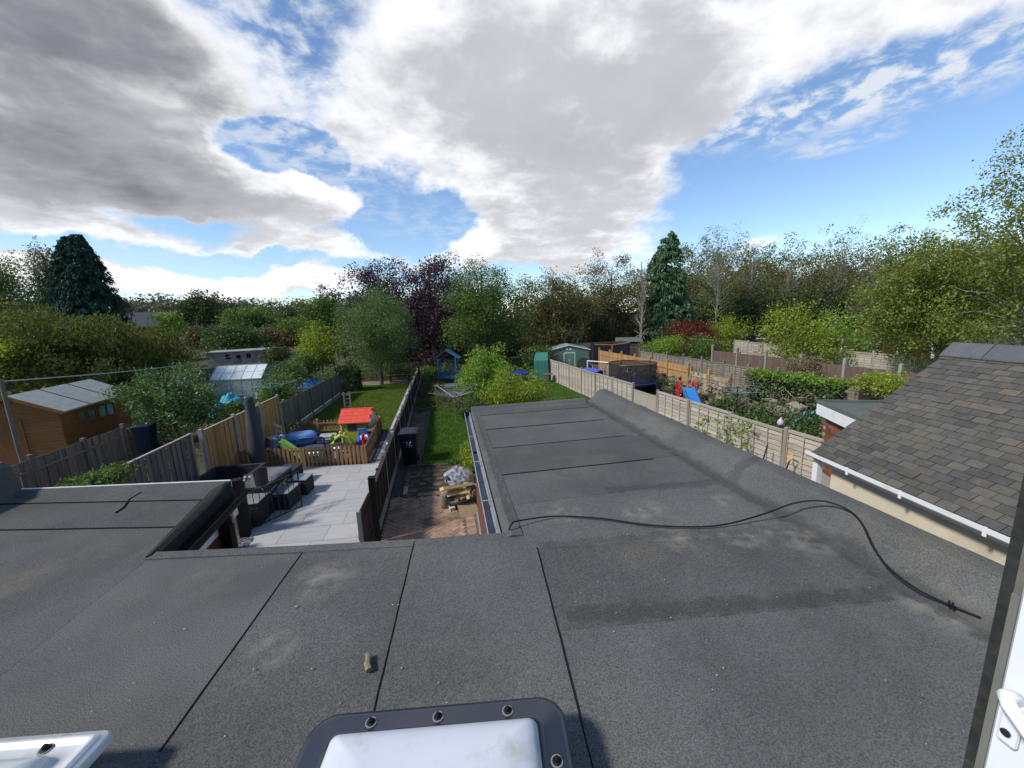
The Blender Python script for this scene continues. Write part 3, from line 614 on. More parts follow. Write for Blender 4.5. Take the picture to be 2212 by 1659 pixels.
# ---------------------------------------------------------------- paved yards
slab_m = mat('porcelain_slab', (.41,.405,.395), (.36,.355,.345), .5, 2.2, .06, rnd=.07, spec=.3, stretch=(.6,2.5,1), c3=(.34,.335,.32), c3amt=.09, c3scale=2.5)
grout = mat('grey_grout', (.16,.155,.15), (.12,.118,.11), .95, 9)
pat = sheet('patio', [(-6.6,7.2),(-1.70,7.2),(-1.70,12.75),(-2.60,12.72),(-6.6,13.4)], grout, .008); pat['kind'] = 'structure'
TH = radians(-3.5); O = Vector((-2.52, 8.24)); ux, uy = Vector((cos(TH), sin(TH))), Vector((-sin(TH), cos(TH))*1 if False else (-sin(TH), cos(TH)))
ux = Vector((cos(radians(-4.5)), sin(radians(-4.5)))); uy = Vector((-.02, 1))
sq = MB().box(.003,.897,.003,.640,-.012,.012); sme = sq.mesh('paving_slab', slab_m); sw1 = 1.0
def clip_slab(x0, y0, x1, y1):
    return x0, y0, x1, y1
row = .632; slabw = .98
offs = {0:-.26,1:.0,2:-.52,3:-.27,4:-.02,5:-.5,6:-.25,7:0,8:-.5,-1:-.5}
for r in range(-2, 8):
    for k in range(-6, 2):
        x = O.x + (k*slabw) + offs.get(r, 0)
        xa, xb = max(x, -6.55), min(x+slabw, -1.72)
        if xb-xa < .05: continue
        ya = O.y + r*row; sl_ = -tan(radians(4.5))
        pts = []
        for X, dy in ((xa,0),(xb,0),(xb,row),(xa,row)):
            pts.append((X, ya+dy+(X-O.x)*sl_))
        if min(p[1] for p in pts) < 7.3 or max(p[1] for p in pts) > 13.55: continue
        top = 13.36 if True else 0
        lim = lambda X: 12.68 + (-2.66-X)*.164 if X < -2.66 else 12.74
        if min(p[1] for p in pts) > lim(xa)-.08: continue
        pts = [(p[0], min(p[1], lim(p[0])-.03)) for p in pts]
        cxm = sum(p[0] for p in pts)/4; cym = sum(p[1] for p in pts)/4
        q = [(cxm+(p[0]-cxm)*(1-.008/slabw), cym+(p[1]-cym)*(1-.012/row)) for p in pts]
        part('paving_slab', MB().prism(q, -.012, .014+random.uniform(-.001,.001)), slab_m, pat)
path = sheet('path', [(-2.42,12.75),(-1.72,12.70),(-1.74,29.2),(-2.42,29.4)], grout, .006)
pthm = mat('path_slab', (.40,.40,.39), (.33,.33,.315), .7, 2, .1, rnd=.08, c3=(.2,.19,.15), c3amt=.04)
for k in range(18):
    y = 12.78+k*.91; part('path_slab', MB().box(-2.38,-1.75,y,y+.895,-.01,.012), pthm, path)
brick_edge = struct('brick_edging', MB().prism([(-6.0,7.0),(-1.7,6.9),(-1.7,7.2),(-6.0,7.2)], -.03, .004), mortar)
pav_m = mat('paving_brick', (.34,.22,.155), (.26,.165,.115), .9, 9, .35, rnd=.22, c3=(.09,.07,.055), c3amt=.10, c3scale=1.1, coords='World')
for k in range(42): part('brick', MB().box(-5.95+k*.105,-5.95+k*.105+.098,6.98,7.18,-.01,.012), pav_m, brick_edge)
# slate chippings beside the play area and at the foot of the gate post
chip = mat('slate_chips', (.11,.115,.13), (.20,.21,.23), .8, 30, rnd=.3)
def pebbles(name, poly, n, r, m, z=0.0, flat=.5, kind='stuff', hjit=.01):
    """loose stones: small irregular lumps scattered over a patch"""
    xs = [p[0] for p in poly]; ys = [p[1] for p in poly]; out = []
    def inside(x, y):
        c = False; j = len(poly)-1
        for i in range(len(poly)):
            if (poly[i][1] > y) != (poly[j][1] > y) and x < (poly[j][0]-poly[i][0])*(y-poly[i][1])/(poly[j][1]-poly[i][1]+1e-9)+poly[i][0]: c = not c
            j = i
        return c
    base = np.array([(1,0,0),(0,1,0),(-1,0,0),(0,-1,0),(0,0,1),(0,0,-1)], float)
    tri = [(0,1,4),(1,2,4),(2,3,4),(3,0,4),(1,0,5),(2,1,5),(3,2,5),(0,3,5)]
    V = []
    while n > 0:
        x = random.uniform(min(xs), max(xs)); y = random.uniform(min(ys), max(ys))
        if not inside(x, y): continue
        n -= 1; a = random.random()*6.28; s = r*random.uniform(.5,1.3)
        b = base*np.array([s*random.uniform(.7,1.3), s*random.uniform(.6,1), s*flat])*RNG.uniform(.7,1.3,(6,1))
        R = np.array([[cos(a),-sin(a),0],[sin(a),cos(a),0],[0,0,1]]); b = b@R.T + np.array([x,y,z+random.uniform(0,hjit)])
        for t in tri: V += [b[t[0]], b[t[1]], b[t[2]]]
    o = link(name, np_mesh(name, np.array(V), 3, m, 3)); o['kind'] = kind; return o
def leaf_col(name, c1, c2, c3): return leaf_mat(name, c1, c2, c3, .0)
chips_m = leaf_col('slate_chip', (.06,.065,.08), (.20,.21,.24), (.36,.37,.40))
pebbles('slate_chippings', [(-2.60,12.8),(-2.42,12.75),(-2.42,16.3),(-2.60,16.4)], 1500, .022, chips_m, .012)
pebbles('slate_chippings', [(-4.95,7.6),(-4.1,7.45),(-4.35,8.75),(-4.95,9.0)], 1400, .025, chips_m, .02)
pebbles('gravel', [(-1.56,10.02),(-1.22,9.98),(-1.22,11.9),(-1.56,12.0)], 1500, .014, leaf_col('pink_gravel',(.07,.055,.05),(.20,.16,.145),(.34,.30,.28)), .0)
pebbles('gravel', [(-11.0,14.2),(-9.2,14.6),(-7.3,17.2),(-7.2,20),(-10.6,19.0)], 2200, .02, leaf_col('buff_gravel',(.12,.09,.065),(.26,.20,.14),(.36,.30,.23)), -.01)
bark = sheet('bark_bed', [(-6.62,13.5),(-2.7,12.88),(-2.72,16.4),(-6.6,17.0)], soil, .0)
barkm = leaf_col('bark_chip', (.035,.02,.012), (.12,.07,.04), (.22,.14,.085))
pebbles('bark_chippings', [(-6.62,13.55),(-2.7,12.9),(-2.72,16.4),(-6.6,17.0)], 4200, .035, barkm, .01, .35)
solo('paver', MB().box(-.22,.22,-.2,.2,0,.05), conc, 'single grey concrete paver lying among slate chips', 'paver', bevel=.006, loc=(-4.42,7.62,.02), rot=(0,0,.2))
# brick yard of the middle garden: herringbone, edged with a straight course
yard = sheet('brick_yard', [(-1.58,6.9),(.64,6.9),(.64,9.6),(-.18,9.78),(-1.54,10.0)], mat('sand_joint',(.17,.13,.095),(.10,.085,.06),.97,6), .0)
hb = MB().box(.004,.208,.004,.102,-.02,.012).mesh('brick', pav_m); c45 = cos(pi/4); u = .106; cnt = 0
for i in range(-40, 40):
    for j in range(-14, 14):
        for (ax, ay, rot) in ((i+2*j, i-2*j, 0), (i+2*j+3, i-2*j, 1)):
            gx, gy = ax*u, ay*u
            X = -.6 + (gx-gy)*c45; Y = 7.6 + (gx+gy)*c45
            lim = 9.92 - (X+1.5)*.12 + .05*sin(X*9)
            if not (-1.53 < X < .26 and 6.95 < Y < lim-.12): continue
            an = pi/4 + (pi/2 if rot else 0); ox = (u*c45*-1 if rot else 0)
            loc = (X + (u*c45 if rot else 0), Y + (u*c45 if rot else 0)*1, random.uniform(-.003,.003))
            if cnt < 298: link('brick', hb, yard, loc, (random.gauss(0,.012),random.gauss(0,.012),an+random.gauss(0,.01))); cnt += 1
for k in range(24):
    y = 6.95+k*.108
    if y < 9.1: link('brick', MB().box(0,.205,0,.1,-.02,.012).mesh('brick', pav_m) if k == 0 else bpy.data.objects['edge_proto'].data, yard, (.31,y,random.uniform(-.003,.003))).name = 'edge_proto' if k == 0 else 'brick'
bpy.data.objects['edge_proto'].name = 'brick'
strip = struct('path', MB().prism([(.545,6.9),(.70,6.9),(.74,9.7),(.60,9.7)], -.02, .035), conc)
# broken old paving behind it
old = sheet('old_paving', [(-1.18,9.9),(-.16,9.74),(.66,9.6),(.75,11.95),(-.04,11.85),(-1.24,12.0)], soil, .002)
stone_m = mat('old_flag', (.15,.115,.08), (.09,.075,.05), .95, 5, .5, rnd=.2, c3=(.05,.06,.02), c3amt=.10, c3scale=3)
for gy in range(6):
    for gx in range(5):
        x = -1.1+gx*.37+random.uniform(-.05,.05)+(.12 if gy % 2 else 0); y = 9.95+gy*.31+random.uniform(-.04,.04)
        w, h_ = random.uniform(.13,.18), random.uniform(.10,.14); n = random.choice((5,6,7)); a0 = random.random()
        pts = [(x+cos(a0+2*pi*k/n)*w*random.uniform(.8,1.15), y+sin(a0+2*pi*k/n)*h_*random.uniform(.8,1.15)) for k in range(n)]
        if x > .55 or y > 11.8: continue
        part('flagstone', MB().prism(pts, -.02, .01+random.uniform(0,.022)), stone_m, old)
for k in range(7):
    m_ = mat('pinkish_stone',(.27,.165,.11),(.2,.12,.085),.92,6,.4,rnd=.15) if k == 0 else m_
    x = -.85+k*.13; part('flagstone', MB().prism([(x+random.uniform(-.02,.02),9.86-k*.012),(x+.12,9.84-k*.012),(x+.125,9.98+random.uniform(0,.05)),(x+.01,10.0+random.uniform(0,.06))], -.02, .03), m_, old)
for k, (y, l) in enumerate(((10.02,.52),(10.58,.2),(10.82,.2),(11.06,.2),(11.30,.22))):
    part('edging_stone', MB().box(-.055,.055,0,l,-.03,.05), stone_m if k else conc, old, loc=(-1.2-.008*k,y,0), rot=(0,0,random.gauss(0,.05)))
kerb_ = struct('edging_kerb', MB().beam((-1.28,12.03,.03),(-.02,11.86,.03),.06,.09), stone_m)
path76 = sheet('path', [(-1.52,12.05),(-.86,12.0),(-.70,19.2),(-.66,24.0),(-1.55,24.0)], mat('dark_concrete',(.085,.075,.06),(.055,.05,.04),.93,2,.4,coords='World',c3=(.05,.06,.02),c3amt=.1), .0)  # darker than the other concrete, with greenish patches
for k in range(8):
    y = 12.3+k*.86; part('path_slab', MB().box(-1.46,-.95,y,y+.82,-.02,.014), stone_m, path76)

# ---------------------------------------------------------------- lawns
def lawn(name, poly, n, blade, m, w=.012):
    s = sheet(name, poly, grass_soil, .012)
    xs = [p[0] for p in poly]; ys = [p[1] for p in poly]; K_ = int(n*1.6)
    x = RNG.uniform(min(xs), max(xs), K_); y = RNG.uniform(min(ys), max(ys), K_); ins = np.zeros(K_, bool); j = len(poly)-1
    for i in range(len(poly)):
        yi, yj, xi, xj = poly[i][1], poly[j][1], poly[i][0], poly[j][0]
        c = ((yi > y) != (yj > y)) & (x < (xj-xi)*(y-yi)/(yj-yi+1e-9)+xi); ins ^= c; j = i
    x, y = x[ins][:n], y[ins][:n]; n = len(x)
    a = RNG.uniform(0, 6.28, n); tall = .6+.7*np.sin(x*3.1+np.sin(y*2.3)*2)*np.sin(y*2.7+x)
    h = blade*RNG.uniform(.5, 1.2, n)*np.clip(tall, .45, 1.4); ln_ = RNG.uniform(-.6, .6, (n, 2))*h[:, None]
    V = np.zeros((n, 3, 3)); wv = w*RNG.uniform(.6, 1.4, n)
    V[:,0] = np.c_[x-np.cos(a)*wv, y-np.sin(a)*wv, np.full(n,.008)]; V[:,1] = np.c_[x+np.cos(a)*wv, y+np.sin(a)*wv, np.full(n,.008)]
    V[:,2] = np.c_[x+ln_[:,0], y+ln_[:,1], .012+h]
    o = link('grass', np_mesh('grass', V.reshape(-1,3), 3, m, 3)); o['kind'] = 'stuff'
grass_a = leaf_mat('grass_bright', (.085,.145,.014), (.18,.245,.024), (.24,.23,.06), .3, .12)
grass_b = leaf_mat('grass_fresh', (.07,.15,.02), (.13,.23,.04), (.17,.21,.07), .3, .12)
lawn('lawn', [(-6.55,17.15),(-2.72,16.62),(-2.72,16.4),(-2.44,16.35),(-2.44,28.6),(-5.95,29.3),(-6.4,25.8)], 60000, .05, grass_a, .018)
lawn('lawn', [(-.84,12.1),(.2,11.95),(1.9,12.1),(3.0,14.5),(3.1,19.0),(.2,19.6),(-.68,19.3)], 70000, .085, grass_b, .016)
lawn('lawn', [(3.4,14.0),(8.0,15.0),(7.6,25.9),(5.0,27.2),(3.0,26.0)], 50000, .06, grass_b, .017)
lawn('lawn', [(-12.2,22.5),(-7.1,22.0),(-7.0,30),(-11.5,27)], 14000, .06, grass_a, .022)
lawn('lawn', [(8.9,16.5),(12.6,16.5),(12.4,24.0),(8.7,24.0)], 14000, .06, grass_b, .022)
dry = sheet('gravel_bed', [(-6.3,29.3),(-1.8,28.7),(-1.8,30.6),(-6.3,31.0)], mat('pale_gravel',(.24,.20,.14),(.16,.13,.09),.95,14,.3), .006)

# ---------------------------------------------------------------- bins
def wheelie(name, label, loc, rz, colr, h=1.07, number=False):
    t = thing(name, label, 'wheelie bin', loc, rz, None); m = mat('bin_plastic', colr, tuple(v*.8 for v in colr), .45, 5, spec=.4)
    b = MB(); a, d_ = .20, .22; A_, D_ = .265, .31
    b.add([(-a,-d_,.05),(a,-d_,.05),(a,d_,.05),(-a,d_,.05),(-A_,-D_,h-.13),(A_,-D_,h-.13),(A_,D_,h-.13),(-A_,D_,h-.13)], [(3,2,1,0),(4,5,6,7),(0,1,5,4),(1,2,6,5),(2,3,7,6),(3,0,4,7)])
    part('body', b, m, t, bevel=.02)
    part('rim', MB().box(-A_-.02,A_+.02,-D_-.02,D_+.02,h-.13,h-.085), m, t, bevel=.01)
    part('lid', MB().extr([(-A_-.025,0),(A_+.025,0),(A_+.02,.03),(A_-.05,.055),(-A_+.05,.055),(-A_-.02,.03)], [(0,D_+.03,h-.08),(0,-D_-.045,h-.085)]), m, t, bevel=.008)
    part('handle', MB().tube([(-.2,D_+.06,h-.1),(.2,D_+.06,h-.1)], .018), m, t)
    for s_ in (-1, 1): part('wheel', MB().tube([(s_*.19,d_+.02,.1),(s_*.24,d_+.02,.1)], .1, 14), black_pvc, t)
    if number:
        w = plain('chalky_white_paint', (.55,.55,.55), .8); z0 = h-.42; f_ = -D_+.030
        def yy(z): return -(d_+(D_-d_)*(z-.05)/(h-.18))-.004
        g7 = [(-.095,.045),(-.085,.07),(-.03,.062),(-.012,.07),(-.03,.02),(-.045,-.07)]
        g6 = [(.075,.07),(.04,.045),(.018,-.005),(.012,-.04),(.03,-.068),(.06,-.066),(.08,-.04),(.068,-.012),(.04,-.008),(.018,-.03)]
        for gl in (g7, g6): part('painted_numeral', MB().tube([(x*1.35,yy(z0+z*1.35),z0+z*1.35) for x, z in gl], .009, 5), w, t)
    return t
wheelie('wheelie_bin', 'black wheelie bin with white painted 76 beside the middle lawn', (-1.2,12.4,0), radians(-3), (.010,.012,.022), 1.15, True)
wheelie('wheelie_bin', 'dark blue wheelie bin between the orange cabin and the pale leaved shrub', (-11.3,16.5,0), radians(12), (.008,.018,.04), 1.1)

# ---------------------------------------------------------------- patio furniture
rat = mat('dark_rattan', (.020,.024,.032), (.034,.038,.046), .75, 4, .5, stretch=(1,1,22))
glass_dk = mat('black_glass', (.012,.010,.012), (.012,.010,.012), .04, 2, spec=.8)
def rattan_box(name, label, cat, loc, rz, sx, sy, h, lid=None):
    t = thing(name, label, cat, loc, rz)
    b = MB()
    for k in range(int(h/.05)):
        z = k*.05; b.box(-sx/2+.004*(k%2),sx/2-.004*(k%2),-sy/2+.004*(k%2),sy/2-.004*(k%2),z+.01,z+.055)
    b2 = MB()
    part('woven_side', b, rat, t)['kind'] = 'stuff'
    part('top', MB().box(-sx/2-.012,sx/2+.012,-sy/2-.012,sy/2+.012,h+.006,h+.035), lid or rat, t, bevel=.008); return t
lidm = mat('pale_grey_lid', (.21,.235,.24), (.17,.19,.195), .35, 4, spec=.5)
rattan_box('storage_box', 'dark rattan box with a pale grey top nearest the black gate post', 'storage box', (-4.62,9.78,.014), radians(-2), .46, 1.05, .55, lidm)
rattan_box('storage_box', 'square dark rattan footstool with pale grey glass top in the middle behind the gate', 'footstool', (-4.22,10.28,.014), radians(-8), .50, .62, .42, lidm)
rattan_box('storage_box', 'dark rattan footstool with pale top furthest from the black gate post', 'footstool', (-4.05,10.98,.014), radians(-6), .46, .46, .42, lidm)
rattan_box('storage_box', 'low black rattan stool at the far end of the glass topped table', 'stool', (-4.62,11.75,.014), radians(-8), .5, .6, .45)
t = thing('rattan_seat', 'large empty dark rattan corner seat frame against the golden fence', 'seat', (-5.95,11.0,.014), radians(-3))
for (x0, x1, y0, y1, hh_) in ((-.72,-.62,-1.0,.92,.72), (.56,.66,-1.0,.92,.66), (-.6199,.5599,.82,.92,.72), (-.6199,.5599,-1.0,-.9,.66)):
    b = MB()
    for k in range(13):
        if k*.05+.055 <= hh_: b.box(x0+.003*(k%2),x1-.003*(k%2),y0+.003*(k%2),y1-.003*(k%2),k*.05+.01,k*.05+.055)
    p_ = part('side', b, rat, t); p_['kind'] = 'stuff'
part('seat_base', MB().box(-.6,.54,-.88,.80,.02,.26), rat, t)
t = thing('patio_table', 'dark rattan patio table with a mirror black glass top', 'table', (-4.80,10.5,.014), radians(-7))
part('tabletop', MB().box(-.42,.42,-.66,.66,.735,.743), glass_dk, t)
fm = plain('dark_grey_metal', (.05,.055,.06), .4, .5, .3)
part('rim', MB().box(-.46,-.4205,-.70,.70,.70,.75).box(.4205,.46,-.70,.70,.70,.75).box(-.42,.42,-.70,-.6605,.70,.75).box(-.42,.42,.6605,.70,.70,.75), fm, t)
part('apron', MB().box(-.43,.43,-.67,.67,.60,.699), rat, t)
for sx_ in (-1,1):
    for sy_ in (-1,1): part('leg', MB().box(sx_*.40-.035,sx_*.40+.035,sy_*.64-.035,sy_*.64+.035,0,.6), rat, t)
par = thing('parasol', 'closed parasol under a tall grey fabric cover standing by the picket fence', 'parasol', (-5.75,12.55,0))
cov = mat('grey_cover_cloth', (.060,.060,.064), (.042,.042,.046), .9, 3, .5, stretch=(2,2,.4))
vs = MB(); prof = [(0,2.56),(.07,2.55),(.125,2.50),(.145,2.40),(.15,2.28),(.165,2.1),(.20,1.75),(.225,1.4),(.24,1.1),(.25,.9),(.255,.7),(.225,.56),(.20,.45),(.235,.36),(.20,.24),(.09,.16)]
rings = []; nn = 20
for i, (r, z) in enumerate(prof): rings += [(cos(2*pi*k/nn)*r*.86*(1+.07*sin(3*k*2*pi/nn+z*3)+.05*sin(7*k*2*pi/nn+z)), sin(2*pi*k/nn)*r*.86*(1+.07*sin(3*k*2*pi/nn+z*3)), z) for k in range(nn)]
vs.add(rings, [(i*nn+k,(i+1)*nn+k,(i+1)*nn+(k+1)%nn,i*nn+(k+1)%nn) for i in range(len(prof)-1) for k in range(nn)])
part('cover', vs, cov, par, smooth=True); part('pole', MB().tube([(0,0,.05),(0,0,.4)], .024), fm, par); part('base', MB().lathe([(.28,.0),(.28,.05),(.2,.08),(.04,.09)],20), black_pvc, par)
part('drawstring', MB().lathe([(.205,.44),(.215,.455),(.205,.47)],18), black_pvc, par)
# wrought iron gate standing open against the boxes
iron = plain('black_iron', (.012,.012,.013), .45, .5, .2)
ga, gb_ = Vector((-4.50,9.02,0)), Vector((-3.72,9.92,0)); gd = gb_-ga
gt_ = thing('iron_gate', 'black wrought iron gate with scrolls standing open on the tiled patio', 'gate', ga, atan2(gd.y, gd.x)); GL = gd.length
part('frame', MB().box(-.012,.012,-.012,.012,.07,.94).box(GL-.012,GL+.012,-.012,.012,.07,1.02).beam((.0121,0,.93),(GL-.0121,0,1.0),.022).beam((.0121,0,.10),(GL-.0121,0,.10),.022), iron, gt_)
for k in range(1, 9):
    x = GL*k/9; part('bar', MB().tube([(x,0,.112),(x,0,.92+.07*k/9)], .0075, 6), iron, gt_)
def scroll(cx_, cz_, s, fl): return [(cx_+fl*s*(.3+.7*(1-q/14))*cos(q*.62)*.9, .0, cz_+s*(1-q/16)*sin(q*.62)) for q in range(15)]
for cx_, cz_, fl in ((.32,.86,1),(.62,.90,-1),(.40,.78,-1),(.74,.80,1),(.52,.64,1),(.66,.66,-1),(.46,1.06,1),(.66,1.07,-1)):
    part('scroll', MB().tube(scroll(GL*cx_, cz_, .075, fl), .007, 5), iron, gt_)
for x, z in ((.36,.62),(.78,.94)): part('brace', MB().tube([(GL*x,0,z),(GL*.58,0,.78)], .007, 5), iron, gt_)
bp = solo('gate_post', MB().box(-.085,.085,-.085,.085,0,1.34).box(-.09,.09,-.09,.09,1.3401,1.365), black_pvc, 'thick black square post carrying the open iron gate', 'post', loc=(-4.55,8.85,0), rot=(0,0,.1))
fence('low_fence', 'short dark brown boarded screen between the white fascia and the black gate post', (-6.4,9.25), (-4.70,8.92), 1, 1.1, 'close', wood_brown, wood_brown, 1.12, .06, .16, bw=.13, side=1)
# second gate, seen edge on, and its post
t = thing('timber_gate', 'dark timber garden gate seen edge on at the end of the dark lap fence', 'gate', (-1.66,7.92,0), radians(-92))
for k in range(7): part('board', MB().box(.005,.118,-.012,.012,.08,1.16), wood_dark, t, loc=(.04+k*.125,0,0))
part('ledge', MB().box(.03,.92,.0125,.04,.25,.34).box(.03,.92,.0125,.04,.92,1.0), wood_dark, t)
part('edge_strip', MB().box(.925,.96,-.03,.045,.06,1.2), mat('grey_edge',(.17,.185,.18),(.13,.14,.14)), t)
part('latch', MB().box(.80,.90,-.05,-.0125,.72,.76).tube([(.86,-.06,.7),(.86,-.06,.60)],.008,5), plain('zinc',(.35,.36,.38),.4,.5,.6), t)
solo('gate_post', MB().box(-.06,.06,-.06,.06,0,1.42).box(-.066,.066,-.066,.066,1.4201,1.445), black_pvc, 'black square post with flat cap at the near end of the dark lap fence', 'post', loc=(-1.60,7.99,0))
# heater box and bucket by the downpipe
t = thing('plastic_hamper', 'cream plastic box with a slotted front beside the black downpipe', 'plastic box', (-5.0,8.15,.0), radians(28))
crm = plain('cream_plastic', (.55,.48,.38), .5)
part('body', MB().box(-.17,.17,-.1,.1,.22,.80), crm, t, bevel=.02); part('base', MB().box(-.18,.18,-.11,.11,.0,.22), plain('red_plastic',(.30,.02,.015),.45), t, bevel=.01)
part('handle', MB().tube([(-.1,0,.80),(-.08,0,.87),(.08,0,.87),(.1,0,.80)], .012), white_pvc, t)
for k in range(9):
    for q in range(3): part('slot', MB().box(-.13+q*.09,-.06+q*.09,-.104,-.1005,.28+k*.05,.305+k*.05), plain('pale_slot',(.68,.64,.52),.6) if k+q == 0 else bpy.data.materials['pale_slot'], t)
fp = thing('flower_pot', 'small pot with dark and white leaves standing on the black glass table', 'plant pot', (-5.02,9.98,.757))
part('pot', MB().lathe([(.05,0),(.07,.09),(.075,.10),(.06,.10)],12), black_pvc, fp)
lv = MB()
for k in range(60):
    a = random.random()*6.28; r = random.uniform(.03,.16); z = .1+random.uniform(0,.13)
    lv.add([(cos(a)*r,sin(a)*r,z),(cos(a+.2)*(r+.04),sin(a+.2)*(r+.04),z+.02),(cos(a)*(r+.07),sin(a)*(r+.07),z+.01),(cos(a-.2)*(r+.04),sin(a-.2)*(r+.04),z-.01)],[(0,1,2,3)])
part('leaves', lv, leaf_mat('pied_leaf',(.02,.025,.02),(.05,.06,.05),(.5,.5,.5),.1,.4), fp)['kind'] = 'stuff'

# ---------------------------------------------------------------- play area
blue = plain('mid_blue_plastic', (.085,.22,.52), .35, .4); lime = plain('lime_plastic', (.28,.47,.07), .4); redp = plain('bright_red_plastic', (.55,.025,.015), .4)
orange = plain('red_orange_plastic', (.70,.075,.035), .45); yelg = plain('yellow_green_plastic', (.40,.44,.035), .45); navy = plain('navy_plastic', (.02,.025,.11), .4); slate_p = plain('slate_plastic', (.045,.05,.065), .5)
teal_b = plain('deep_blue_plastic', (.02,.10,.42), .35)
t = thing('playhouse', 'plastic playhouse with an orange red roof and yellow green walls', 'playhouse', (-3.40,15.75,0), radians(-5))
w2, d2, hw = .54, .46, .82
wl_ = part('wall', MB().box(-w2,w2,-d2,-d2+.03,0,hw).box(-w2,-w2+.03,-d2+.0301,d2-.0301,0,hw).box(-w2,w2,d2-.03,d2,0,hw), yelg, t)
gw = part('gable', MB().prism([(-d2,0),(d2,0),(d2,.82),(0,1.18),(-d2,.82)], 0, .03), plain('pale_cream_plastic',(.62,.60,.50),.5), t, loc=(w2,0,0), rot=(pi/2,0,pi/2))
for k in range(5): part('wall_groove', MB().box(-w2-.004,w2-.02,-d2-.008,-d2-.0005,.06+k*.08,.125+k*.08), yelg, t)
part('shutter', MB().box(-.30,.04,-d2-.02,-d2-.009,.46,.78), slate_p, t, bevel=.01)
lv_ = part('shutter', MB().box(.06,.44,-d2-.012,-d2-.0085,.46,.78), plain('black_opening',(.012,.012,.012),.8), t)
for k in range(5): part('louvre', MB().box(.06,.44,-d2-.03,-d2-.0125,.47+k*.064,.505+k*.064), yelg, lv_)
for s_ in (-1,1): part('corner_post', MB().box(s_*w2-.03,s_*w2+.03,-d2-.03,-d2+.02,0,hw+.01), plain('pale_corner',(.58,.60,.42),.5), t)
rl = hypot(d2+.09, .42)
for s_ in (-1,1):
    for r in range(4):
        for k in range(5):
            x0 = -w2-.08+k*.245 - (.06 if r % 2 else 0); x1 = min(x0+.238, w2+.08); x0 = max(x0,-w2-.08)
            y0 = (d2+.10)*(1-r/4); y1 = (d2+.10)*(1-(r+1.08)/4); z0 = .78+.44*r/4; z1 = .78+.44*(r+1.08)/4
            part('roof_shingle', MB().add([(x0,s_*y0,z0),(x1,s_*y0,z0),(x1,s_*y1,z1),(x0,s_*y1,z1),(x0,s_*y0,z0+.035),(x1,s_*y0,z0+.035),(x1,s_*y1,z1+.022),(x0,s_*y1,z1+.022)],[(3,2,1,0),(4,5,6,7),(0,1,5,4),(1,2,6,5),(2,3,7,6),(3,0,4,7)]), orange, t)
part('ridge_cap', MB().tube([(-w2-.09,0,1.235),(w2+.09,0,1.235)], .03, 8), orange, t)
t = thing('sandpit', 'blue plastic shell sandpit with its lid on', 'sandpit', (-5.55,15.55,0), .2)
def shell(z0, z1, r, dome):
    vs = []; n = 40; pr = [(1.0,0),(1.03,.35),(1.06,.5),(1.0,.6),(.94,.8),(.8,.95),(.5,1.0),(.2,.97),(.0,.96)] if dome else [(.78,0),(.9,.1),(.99,.7),(1.05,1.0),(.9,1.0)]
    for q, z in pr:
        for k in range(n):
            a = 2*pi*k/n; rr = r*q*(1+.055*abs(sin(a*2.5))*(1 if q > .4 else 0)) * (1-.18*max(0, sin(a))**6)
            vs.append((rr*cos(a), rr*sin(a)*.86, z0+(z1-z0)*z))
    m_ = len(pr); return MB().add(vs, [(i*n+k, i*n+(k+1)%n, (i+1)*n+(k+1)%n, (i+1)*n+k) for i in range(m_-1) for k in range(n)])
part('tray', shell(.0,.24,.56,False), blue, t, smooth=True); part('lid', shell(.245,.50,.55,True), blue, t, smooth=True)
t = thing('play_kitchen', 'wooden play kitchen with shelves beside the golden fence', 'play kitchen', (-6.35,15.35,0), radians(-52))
plyw = mat('pale_plywood', (.52,.38,.22), (.46,.33,.18), .7, 3, .1)
part('cabinet', MB().box(-.35,.35,-.18,.18,0,.42), plyw, t); part('worktop', MB().box(-.37,.37,-.2,.2,.4205,.45), plain('pale_board',(.55,.50,.42)), t)
part('back_panel', MB().box(-.36,-.33,.12,.18,.4505,.95).box(.33,.36,.12,.18,.4505,.95), plyw, t)
for z in (.66,.86): part('shelf', MB().box(-.33,.33,.06,.18,z,z+.025), plyw, t)
part('sink', MB().lathe([(.11,0),(.12,.012),(.09,.012),(.08,.004)],14), plain('grey_steel',(.25,.26,.28),.3,.5,.5), t, loc=(.12,0,.4505))
t = thing('toy_slide', 'small toddler slide with lime chute and blue ladder behind the front pickets', 'slide', (-5.75,14.05,0), radians(-18))
part('chute', MB().extr([(-.17,0),(.17,0),(.17,.09),(.14,.09),(.14,.03),(-.14,.03),(-.14,.09),(-.17,.09)], [(.0,0,.62),(.12,0,.62),(.5,0,.34),(.85,0,.12),(1.05,0,.07)]), lime, t)
for s_ in (-1,1):
    part('ladder_side', MB().tube([(-.32,s_*.2,0),(-.12,s_*.19,.42),(-.05,s_*.18,.72),(.02,s_*.18,.82),(.12,s_*.18,.80),(.14,s_*.18,.70)], .045, 8), blue, t, smooth=True)
for k in range(3): part('step', MB().box(-.04,.04,-.19,.19,-.015,.015), blue, t, loc=(-.26+k*.08,0,.14+k*.17))
t = thing('toddler_trampoline', 'toddler trampoline with a dark blue padded handle bar', 'trampoline', (-4.75,14.2,0), radians(-6))
part('handle_bar', MB().tube([(-.45,.05,.1),(-.45,.05,.52),(-.42,.05,.60),(-.34,.05,.63),(.34,.05,.63),(.42,.05,.60),(.45,.05,.52),(.45,.05,.1)], .03, 8), navy, t, smooth=True)
part('mat', MB().lathe([(.5,.2),(.53,.22),(.5,.24),(.40,.225),(0,.22)],24), slate_p, t)
